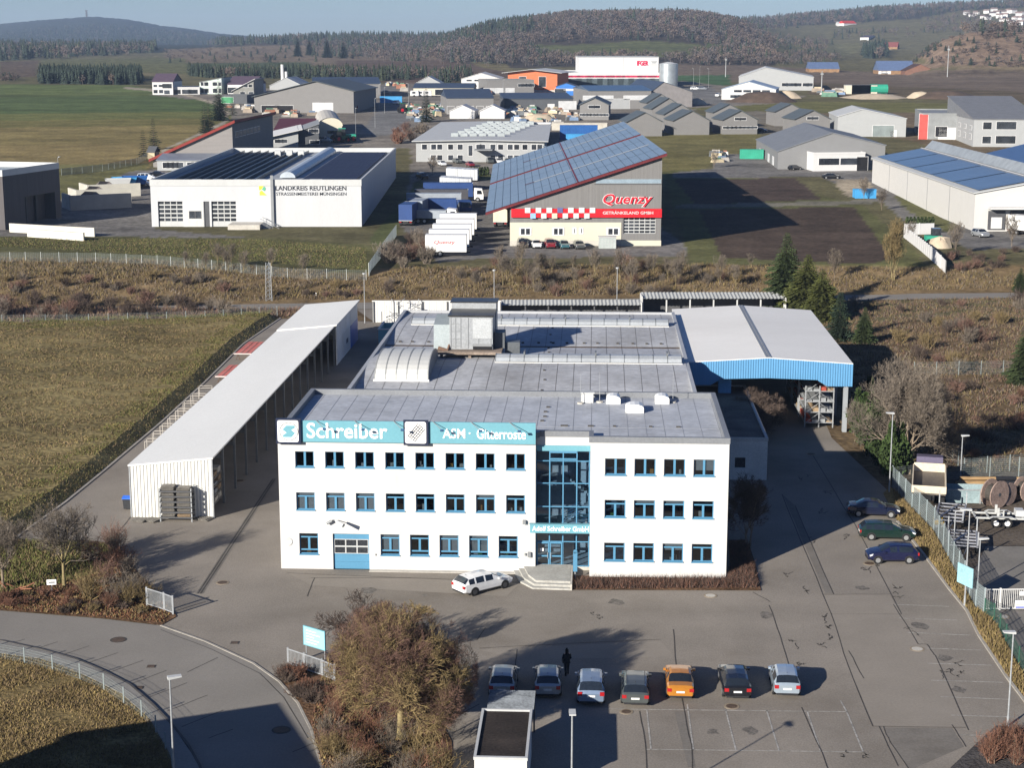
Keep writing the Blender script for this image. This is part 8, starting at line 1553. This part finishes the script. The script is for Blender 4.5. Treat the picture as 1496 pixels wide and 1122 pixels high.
g = G(1455, 148); t = thing('filter_plant', 'silvery filter tower standing on the roof ridge of the tall works', 'filter plant', (g.x, 700, tz(g.x, 700))); b = 22; m = MB(); m.box(-18, 30, -4, 4, 0, b-1); m.build('casing', galv, t); m = MB(); m.tube([(0, 0, b-1), (0, 0, b+5), (0, 0, b+5), (0, 0, b+7)], [1.8, 1.8, 3, 1], 8); m.build('cyclone', galv, t); m = MB(); m.tube([(5, 0, b-1), (5, 0, b+4)], 1.6, 8); m.build('cyclone', lgrey, t)
# farms and houses out in the valley
bld('blue_roof_barn', 'barn with a wide blue solar roof in the valley', (1284, 108), (1336, 108), 102.5, 30, 'gx', 7, Wd, M('barn_blue', (.10, .14, .24), .4), 'barn', wins=[('f', [.12, .2], .1, .8, 7, W_, 'door')]); bld('brown_barn', 'brown gabled barn beside the blue roofed barn', (1322, 109), (1366, 109), 103, 40, 'gy', 93.5, M('barn_brown', (.16, .085, .06), .8), M('roof_brown', (.06, .035, .03), .8), 'barn')
bld('long_solar_shed', 'long low shed with a pale blue solar roof in the valley', (1182, 105), (1226, 105), 100, 26, 'gx', 5, Wd, M('barn_blue', (.10, .14, .24)), 'shed')
bld('red_roof_farm', 'white farmhouse with a bright red roof on the far meadow', (1233, 37), (1251, 37), 33.5, 16, 'gx', 5, W_, M('roof_bright_red', (.4, .03, .02), .7), 'farmhouse'); bld('white_farm', 'small white farm building left of the red roofed farmhouse', (1224, 37), (1234, 37), 33.5, 14, 'gx', 3, W_, Rl, 'farm building'); bld('hamlet_house', 'white gabled house among trees below the far meadow', (1269, 58), (1283, 58), 54, 14, 'gy', 51, W_, Rp, 'house'); bld('rust_roof_house', 'rust red roofed house behind the dark spruces', (1289, 71), (1311, 71), 68, 18, 'gx', 7, Wd, M('roof_rust', (.16, .05, .045), .7), 'house')
g = G(22, 57)
rv = random.Random(77); vh = None; vz = [(1412, 17), (1419, 20), (1426, 18), (1436, 23), (1443, 24), (1441, 15), (1452, 13), (1456, 18), (1460, 22), (1465, 17), (1470, 27), (1474, 15), (1478, 29), (1481, 24), (1484, 34), (1488, 19), (1490, 32), (1493, 26), (1486, 26), (1475, 32), (1468, 21), (1496, 22), (1450, 19), (1463, 27), (1494, 16), (1480, 15)]
for (px_, py_) in vz:
    g = G(px_, py_+4); lab = 'small white village house on the wooded slope at the top right'
    if vh is None:
        vh = thing('village_house', lab, 'house', g, 0, 'village houses on the far slope'); m = MB(); m.box(-6, 6, -4, 4, -6, 6); m.build('wall', W_, vh); m = MB(); m.prism([(-4.8, 6), (4.8, 6), (0, 9)], -6.5, 6.5, 'x'); m.build('roof', M('village_roof', (.16, .12, .11), .8, rnd=.6), vh)
    else: dup(vh, g, rv.uniform(-.6, .6), None, None, rv.uniform(.6, 1.1))
# loose goods, heaps and vehicles in the builders' yards
gd = [M('goods_%d' % i, c, .8, var=.25) for i, c in enumerate([(.36, .34, .31), (.30, .14, .09), (.45, .38, .26), (.10, .11, .12), (.24, .20, .16), (.55, .54, .52), (.09, .18, .13), (.14, .2, .3)])]
rg = random.Random(31); gp_ = None
def goods(poly, n, lab, group, s=(2, 5), hz=(.8, 2.2)):
    for i, p in enumerate(spots(poly, n, hash(group) % 97 if False else len(group))):
        t = thing('material_stack', lab, 'material stack', p, rg.uniform(-.5, .5), group); w_, d_, h_ = rg.uniform(*s), rg.uniform(*s)*.7, rg.uniform(*hz); m = MB(); m.faces([(-w_/2, -d_/2, 0), (w_/2, -d_/2, 0), (w_/2, d_/2, 0), (-w_/2, d_/2, 0), (-w_*.46, -d_*.42, h_), (w_*.44, -d_*.42, h_*.93), (w_*.46, d_*.45, h_), (-w_*.42, d_*.44, h_*.9)], [(0, 3, 2, 1), (4, 5, 6, 7), (0, 1, 5, 4), (1, 2, 6, 5), (2, 3, 7, 6), (3, 0, 4, 7)]); o = m.build('load', rg.choice(gd), t); m = MB(); m.box(-w_*.3, w_*.25, -d_*.3, d_*.2, h_*.95, h_+rg.uniform(.2, .7)); m.build('top_load', rg.choice(gd), t)
goods([(595, 155), (650, 158), (655, 172), (610, 178), (590, 168)], 34, 'stacked building material beside the curved estate road', 'goods beside the estate road'); goods([(740, 160), (845, 160), (848, 178), (820, 184), (760, 182), (742, 172)], 44, 'stacked building material in the yard before the navy workshop', 'goods in the navy workshop yard'); goods([(325, 155), (470, 160), (470, 170), (420, 172), (330, 160)], 30, 'stacked goods in the yard of the gabled hall', 'goods at the gabled hall'); goods([(620, 128), (690, 141), (720, 141), (705, 128)], 10, 'goods standing behind the tents', 'goods behind the tents'); goods([(1185, 130), (1230, 132), (1230, 142), (1180, 140)], 8, 'earth and goods beside the pale grey works hall', 'goods at the pale grey works hall', (5, 10)); goods([(560, 118), (600, 122), (600, 135), (570, 132)], 10, 'vehicles and goods at the far end of the estate road', 'goods at the far end of the estate road'); goods([(1046, 228), (1068, 226), (1066, 236), (1048, 237)], 7, 'timber and goods pile beside the green container', 'goods at the green container')
def heap(lab, px_, py_, w_, h_, mat):
    g = G(px_, py_); t = thing('heap', lab, 'heap', g); m = MB(); n = 12; rgx = random.Random(px_); R1 = [(w_/2*math.cos(2*math.pi*k/n)*rgx.uniform(.8, 1.1), w_*.35*math.sin(2*math.pi*k/n)*rgx.uniform(.8, 1.1), -.3) for k in range(n)]; R2 = [(x*.5+rgx.uniform(-.6, .6), y*.5, h_*rgx.uniform(.6, .9)) for x, y, z in R1]; m.faces(R1+R2+[(0, 0, h_)], [(i, (i+1) % n, n+(i+1) % n, n+i) for i in range(n)]+[(n+i, n+(i+1) % n, 2*n) for i in range(n)]); m.build('pile', mat, t, smooth=True)
sand = M('sand_heap', (.42, .35, .26), .95, var=.15); earth = M('earth_heap', (.085, .06, .045), .95, var=.3, bump=1, scale=.3); heap('pale sand heap in front of the navy workshop', 785, 178, 18, 3.5, sand); heap('pale sand heap beside the white works office', 1150, 143, 16, 4, sand); heap('brown earth heap in front of the white works office', 1115, 148, 40, 5, earth); heap('pale rubble heap in the brown field', 1275, 143, 40, 2.4, sand); heap('pale rubble heap at the right of the brown field', 1346, 143, 18, 3.5, sand); heap('dark earth heap right of the rubble', 1380, 143, 40, 4, earth); heap('sand heap inside the fenced corner of the docks', 1372, 362, 5, 2.2, sand); heap('white gravel heap right of the ridge hall', 1019, 152, 12, 3, sand)
a = G(806, 190); b = G(889, 193); t = thing('retaining_wall', 'long pale retaining wall above the brown slope behind the solar roofs', 'wall', a, 0); m = MB(); m.box(0, b.x-a.x, 0, .6, -2, 2.6); m.build('wall', M('retaining_concrete', (.42, .40, .35), .85, stain=.4), t); m = MB(); m.box(-.1, b.x-a.x+.1, -.1, .7, 2.6, 2.8); m.build('coping', concrete, t)
for k in range(6):
    g = G(1235+k*9.2, 137); lab = ['pale block shaped bale container at the left of the container row in the brown field', 'second pale bale container in the brown field', 'third pale bale container in the brown field', 'fourth pale bale container in the brown field', 'green round tank beside the bale containers', 'dark green round tank at the right end of the container row'][k]
    t = thing('field_container' if k < 4 else 'field_tank', lab, 'container' if k < 4 else 'tank', g)
    if k < 4: m = MB(); m.box(0, 7, 0, 5, 0, 4.6); m.build('body', Crm, t); m = MB(); m.box(-.1, 7.1, -.1, 5.1, 4.6, 4.9); m.build('lid', Gl, t)
    else: m = MB(); m.tube([(0, 2, 2.6), (6, 2, 2.6)], 2.6, 12); m.build('tank', cgr, t); m = MB(); m.box(.5, 1, .5, 3.5, -.2, .5); m.box(5, 5.5, .5, 3.5, -.2, .5); m.build('skid', Gd, t)
def pfence(lab, pts, h_, mat):
    P = [G(*q) for q in pts]; t = thing('board_fence', lab, 'fence', P[0]); o = P[0]
    for a, b in zip(P[:-1], P[1:]):
        d = b-a; n = max(1, int(math.hypot(d.x, d.y)/2.5))
        for k in range(n):
            q, e = a+d*(k/n)-o, a+d*((k+1)/n)-o; m = MB(); nn = Vector((-d.y, d.x, 0)).normalized()*.06; m.faces([q-nn, e-nn, e-nn+Vector((0, 0, h_)), q-nn+Vector((0, 0, h_)), q+nn, e+nn, e+nn+Vector((0, 0, h_)), q+nn+Vector((0, 0, h_))], [(0, 1, 2, 3), (7, 6, 5, 4), (3, 2, 6, 7)]); m.build('panel', mat, t)
            m = MB(); m.box(q.x-.1, q.x+.1, q.y-.1, q.y+.1, q.z-.2, q.z+h_+.1); m.build('post', mat, t)
pfence('white board fence slanting down beside the ploughed plot', [(1321, 347), (1345, 366), (1366, 384), (1381, 400)], 2.2, W_); pfence('short white board fence in front of the thuja row', [(1321, 343), (1364, 342)], 2.2, W_)
t = thing('teal_forklift', 'teal machine parked in the corner of the white board fence', 'forklift', G(1353, 357)); m = MB(); m.box(0, 3, 0, 1.8, .5, 1.6); m.build('body', cgr, t); m = MB(); m.box(1.2, 2.8, .1, 1.7, 1.6, 3.0); m.build('cab', darkpane, t)
for x in (.5, 2.5): m = MB(); m.tube([(x, -.1, .5), (x, .3, .5)], .5, 10); m.build('wheel', tyre, t)
def tractor(lab, px_, py_, col, rz_=0, sc=1.2):
    t = thing('tractor', lab, 'tractor', G(px_, py_), R(rz_)); t.scale = (sc,)*3; m = MB(); m.prism([(0, .8), (2.2, .8), (2.2, 1.6), (0, 1.7)], -.5, .5); m.build('hood', col, t); m = MB(); m.prism([(-1.6, 1.0), (0, 1.0), (-.1, 2.8), (-1.4, 2.8)], -.8, .8); m.build('cab', darkpane, t); m = MB(); m.box(-1.5, 0, -.85, .85, 2.8, 2.95); m.build('cab_roof', col, t)
    for x, r_ in ((-1.2, .95), (1.6, .65)):
        for y in (-1.0, 1.0): m = MB(); m.tube([(x, y-.25, r_), (x, y+.25, r_)], r_, 14); o = m.build('wheel', tyre, t); m = MB(); m.tube([(x, y-.27, r_), (x, y+.27, r_)], r_*.5, 8); m.build('rim', redsign, o)
tractor('green tractor parked behind the barrel roofed hall', 505, 207, cgr, 10, 1.6); tractor('second green tractor with a red wheel beside the first', 497, 208, M('tractor_green', (.03, .12, .05), .5), 40, 1.4); tractor('green tractor at the curved estate road', 592, 165, M('tractor_green', (.03, .12, .05)), 20, 1.5)
for (px_, py_, hd, col, lab) in [(580, 152, 70, pwhite, 'white pick-up driving on the estate road'), (476, 208, 0, silver, 'silver car parked beside the barrel roofed hall'), (553, 141, 20, blk, 'dark car at the far end of the estate road'), (565, 137, 10, dksil, 'grey car behind the dark car on the estate road'), (640, 158, 30, pwhite, 'white car standing beside the navy hall'), (650, 156, 10, silver, 'silver car standing beside the navy hall'), (1015, 131, 0, pwhite, 'white car at the far car park right of the factory'), (1026, 131, 0, silver, 'silver car at the far car park right of the factory'), (1050, 141, 60, pwhite, 'white car at the left wall of the white works office')]:
    c_ = car(lab, 'van', G(px_, py_), R(hd), col, detail=False); c_.scale = (1.25,)*3
lp = None
for (px_, py_) in [(554, 158), (548, 186), (562, 165), (597, 157), (735, 150), (1035, 128), (1022, 124), (520, 205), (88, 300), (1013, 128)]:
    lab = 'thin pale lamp post in the industrial estate'
    if lp is None: lp = lamp_proto(11, lab, G(px_, py_), 0, 'arm', 'lamp posts of the estate')
    else: dup(lp, G(px_, py_), px_*.3)
# ------------------------------------------------ woods on the hills
fc1 = M('wood_conifer', (.028, .040, .030), .95, var=.25, scale=.02, fine=.2); fc2 = M('wood_conifer_light', (.042, .052, .032), .95, var=.4, scale=.02, fine=.2); fd1 = M('wood_bare', (.098, .078, .070), .95, var=.3, scale=.02, fine=.2); fd2 = M('wood_bare_grey', (.080, .072, .070), .95, var=.3, scale=.02, fine=.2); fd3 = M('wood_bare_warm', (.112, .085, .070), .95, var=.3, scale=.02, fine=.2)
def proto_con(seed):
    rng = random.Random(seed); V = []; Fc = []
    for l in range(7):
        t = l/6.5; z0 = .08+.84*t; r = .21*(1-t)**.8+.015; n = 7
        for k in range(n): a = 6.283*(k+rng.random()*.6)/n; b = a+rng.uniform(.7, 1.1); q = r*rng.uniform(.7, 1.2); i = len(V); V += [(0, 0, z0+.14), (q*math.cos(a), q*math.sin(a), z0-.03+rng.uniform(-.03, .02)), (q*math.cos(b), q*math.sin(b), z0-.03+rng.uniform(-.03, .02))]; Fc.append((i, i+1, i+2))
    return np.array(V), np.array(Fc)
def proto_dec(seed):
    rng = random.Random(seed); V = []; Fc = []
    for k in range(64):
        d = rvec(rng); rr = rng.random()**.4; c = Vector((d.x*.30*rr, d.y*.30*rr, .58+d.z*.36*rr)); s = rng.uniform(.05, .11); u = rvec(rng); u.z = abs(u.z)+.5; u.normalize(); v = u.cross(rvec(rng)).normalized(); i = len(V); V += [tuple(c-v*s*.5), tuple(c+v*s*.5), tuple(c+u*s*1.7)]; Fc.append((i, i+1, i+2))
    for k in range(3): a = 2.1*k; i = len(V); V += [(.03*math.cos(a), .03*math.sin(a), 0), (.03*math.cos(a+2), .03*math.sin(a+2), 0), (0, 0, .6)]; Fc.append((i, i+1, i+2))
    return np.array(V), np.array(Fc)
PC = [proto_con(i) for i in range(4)]; PD = [proto_dec(i+9) for i in range(5)]
def wood(name, poly, n, hc, mix, Dr, seed, mats_c=(0, 1), mats_d=(2, 3, 4), stuff=True, zoffs=0, lab=None, cat=None, wide=1.0):
    """trees on the ground that is seen inside a photo polygon, between two distances"""
    rng = np.random.default_rng(seed); xs = [p[0] for p in poly]; out = []; c = 0
    for _ in range(60):
        m_ = n*6; a = rng.uniform(min(xs), max(xs), m_); D = np.sqrt(rng.uniform(Dr[0]**2, Dr[1]**2, m_)); x = (a-748)/F*D; z = terr(x, D); px, py = proj(x, D, z); k = inpoly(px, py, poly); out.append(np.stack([x[k], D[k], z[k]], -1)); c += int(k.sum())
        if c > n: break
    P = np.concatenate(out)[:n]; VV, FF, MI = [], [], []; off = 0
    for p in P:
        con = rng.random() < (mix(p) if callable(mix) else mix); pr = (PC if con else PD)[rng.integers(0, 4)]; h_ = rng.uniform(*hc)*(1 if con else .8); w_ = h_*rng.uniform(.85, 1.25)*(1.0 if con else 1.25)*wide; th_ = rng.random()*6.283; cs, sn = math.cos(th_), math.sin(th_); v = pr[0]; q = np.stack([(v[:, 0]*cs-v[:, 1]*sn)*w_, (v[:, 0]*sn+v[:, 1]*cs)*w_, v[:, 2]*h_-h_*.03], -1)+p; VV.append(q); FF.append(pr[1]+off); off += len(v); MI.append(np.full(len(pr[1]), rng.choice(mats_c if con else mats_d)))
    if not VV: return None
    o = npmesh(name, np.concatenate(VV), np.concatenate(FF), [fc1, fc2, fd1, fd2, fd3], kind='stuff' if stuff else None, midx=np.concatenate(MI))
    return o
wood('woodland', [(-20, 70), (235, 66), (238, 76), (150, 82), (60, 86), (-20, 90)], 700, (13, 20), .6, (1850, 3000), 1)
wood('woodland', [(55, 112), (210, 112), (216, 121), (190, 124), (60, 122)], 420, (8, 11.5), .97, (900, 1500), 2, mats_c=(0,))
wood('woodland', [(275, 106), (600, 108), (640, 114), (560, 118), (440, 115), (280, 113)], 420, (7, 10.5), .85, (1050, 1700), 3)
wood('woodland', [(290, 66), (380, 58), (470, 52), (660, 52), (650, 64), (480, 66), (400, 66)], 1100, (12, 19), .8, (2500, 4500), 4)
wood('woodland', [(440, 66), (560, 58), (650, 56), (700, 62), (720, 98), (640, 92), (540, 88), (460, 80)], 560, (9, 16), .3, (1650, 3000), 5)
wood('woodland', [(600, 78), (640, 60), (700, 44), (760, 30), (830, 20), (940, 16), (1020, 18), (1070, 30), (1110, 48), (1140, 70), (1130, 92), (1000, 97), (960, 88), (1010, 82), (1060, 74), (1010, 62), (930, 58), (830, 64), (770, 62), (800, 86), (960, 86), (950, 97), (720, 97)], 3400, (10, 16), lambda p: .75 if (748+F*p[0]/p[1]) < 780 and p[1] > 2100 else .12, (1600, 3000), 6)
wood('woodland', [(1050, 34), (1150, 26), (1250, 16), (1330, 8), (1420, 2), (1520, -8), (1520, 14), (1440, 12), (1330, 27), (1230, 35), (1150, 42), (1080, 50)], 2000, (11, 18), .35, (2500, 5200), 7)
wood('woodland', [(-20, 50), (60, 42), (150, 36), (230, 44), (330, 56), (360, 64), (200, 66), (-20, 66)], 1200, (10, 16), .5, (4600, 7400), 8, mats_c=(0,), mats_d=(0, 3))
wood('woodland', [(1110, 52), (1190, 58), (1220, 64), (1200, 76), (1130, 74)], 70, (9, 14), .25, (1900, 3200), 9)
wood('woodland', [(1250, 76), (1295, 74), (1298, 84), (1256, 87)], 60, (14, 22), .95, (1200, 2600), 10, mats_c=(0,))
wood('woodland', [(1200, 46), (1330, 44), (1340, 56), (1210, 58)], 40, (8, 14), .4, (1900, 3600), 11); wood('woodland', [(1330, 32), (1420, 20), (1496, 36), (1496, 46), (1380, 50), (1330, 48)], 130, (8, 14), .15, (1900, 4200), 12)
wood('woodland', [(1100, 84), (1180, 80), (1230, 86), (1180, 95), (1110, 95)], 150, (7, 12), .15, (1250, 2200), 13)
wood('woodland', [(645, 110), (690, 110), (690, 122), (620, 124)], 80, (7, 11), .7, (950, 1500), 14)
wood('heath_bushes', [(1310, 92), (1345, 74), (1390, 56), (1440, 50), (1520, 52), (1520, 99), (1400, 98)], 150, (3.5, 7), .35, (1150, 1700), 15, wide=1.8); wood('heath_bushes', [(240, 74), (470, 70), (470, 92), (245, 92)], 90, (4, 9), .4, (1500, 3000), 16, wide=1.6); wood('heath_bushes', [(1395, 48), (1500, 44), (1500, 56), (1420, 54)], 60, (10, 17), .2, (1350, 2000), 17)
wood('field_hedge', [(0, 112), (35, 111), (35, 118), (0, 119)], 40, (4, 6), .2, (900, 1500), 18, wide=1.4); wood('field_hedge', [(1020, 90), (1100, 88), (1100, 93), (1025, 94)], 50, (5, 8), .1, (1100, 1800), 19, wide=1.4)
# single trees one can tell apart
def far_tree(lab, px_, py_, h_, con=True, mat=None, w_=.6, group=None):
    g = G(px_, py_); m = conifer(px_, h_, h_*w_*.8, int(h_*1.7), .3, 13) if con else None
    if con: return tree('spruce', lab, g, m, barkm, mat or needled, group)
    return tree('round_tree', lab, g, evergreen(px_, h_, h_*w_, 420), barkm, mat or twigg, group)
for (px_, py_, h_, lab) in [(321, 176, 17, 'dark spruce beside the sloped hall roof'), (299, 194, 11, 'left dark spruce of the pair by the field track'), (305, 193, 12, 'right dark spruce of the pair by the field track'), (225, 218, 10, 'small dark spruce at the field fence'), (210, 228, 8, 'small spruce left of the field hut'), (340, 168, 9, 'brownish spruce above the sloped hall'), (623, 178, 14, 'dark spruce beside the sand yards of the estate road'), (435, 82, 26, 'dark spruce on the far heath left of the wood edge'), (478, 84, 26, 'single pointed spruce on the far heath'), (452, 80, 24, 'spruce between the heath track and the wood'), (502, 85, 24, 'spruce right of the pointed spruce on the heath')]:
    far_tree(lab, px_, py_, h_)
bld('field_hut', 'small wooden hut at the field fence', (216, 232), (226, 232), 222, 4, 'gx', 1.5, M('hut_cream', (.45, .38, .26), .8), Gd, 'hut')
g = G(141, 30); t = thing('lookout_tower', 'small lookout tower on the blue ridge at the top left', 'tower', (at(141, 26, 139).x if False else (141-748)/F*6950, 6950, tz((141-748)/F*6950, 6950)), 0); m = MB(); m.box(-3, 3, -3, 3, 0, 25); m.build('shaft', fd2, t); m = MB(); m.box(-4, 4, -4, 4, 25, 28); m.build('platform', fd2, t)
for (px_, py_, hh_) in [(1060, 112, 14), (1384, 112, 22), (1200, 136, 12)]:
    g = G(px_, py_); t = thing('field_mast', 'thin pale mast standing in the fields ' + {1060: 'right of the factory', 1384: 'below the heath hill', 1200: 'beside the bale containers'}[px_], 'mast', g); m = MB(); m.tube([(0, 0, 0), (0, 0, hh_)], [.35, .2], 6); m.build('pole', Gl, t); m = MB(); m.box(-.8, .8, -.2, .2, hh_*.85, hh_*.9); m.build('cross_arm', Gl, t)
# ------------------------------------------------ air
def haze():
    m = MB(); m.box(-2600, 2600, -60, 9000, -2.2, 175); o = m.build('haze', [], kind='stuff'); mt = bpy.data.materials.new('haze_air'); mt.use_nodes = True; n = mt.node_tree; n.nodes.remove(n.nodes['Principled BSDF'])
    v = n.nodes.new('ShaderNodeVolumePrincipled'); v.inputs['Color'].default_value = (.52, .70, 1, 1); v.inputs['Density'].default_value = .00007; v.inputs['Anisotropy'].default_value = .1; n.links.new(v.outputs[0], n.nodes['Material Output'].inputs['Volume']); o.data.materials.append(mt)
haze()
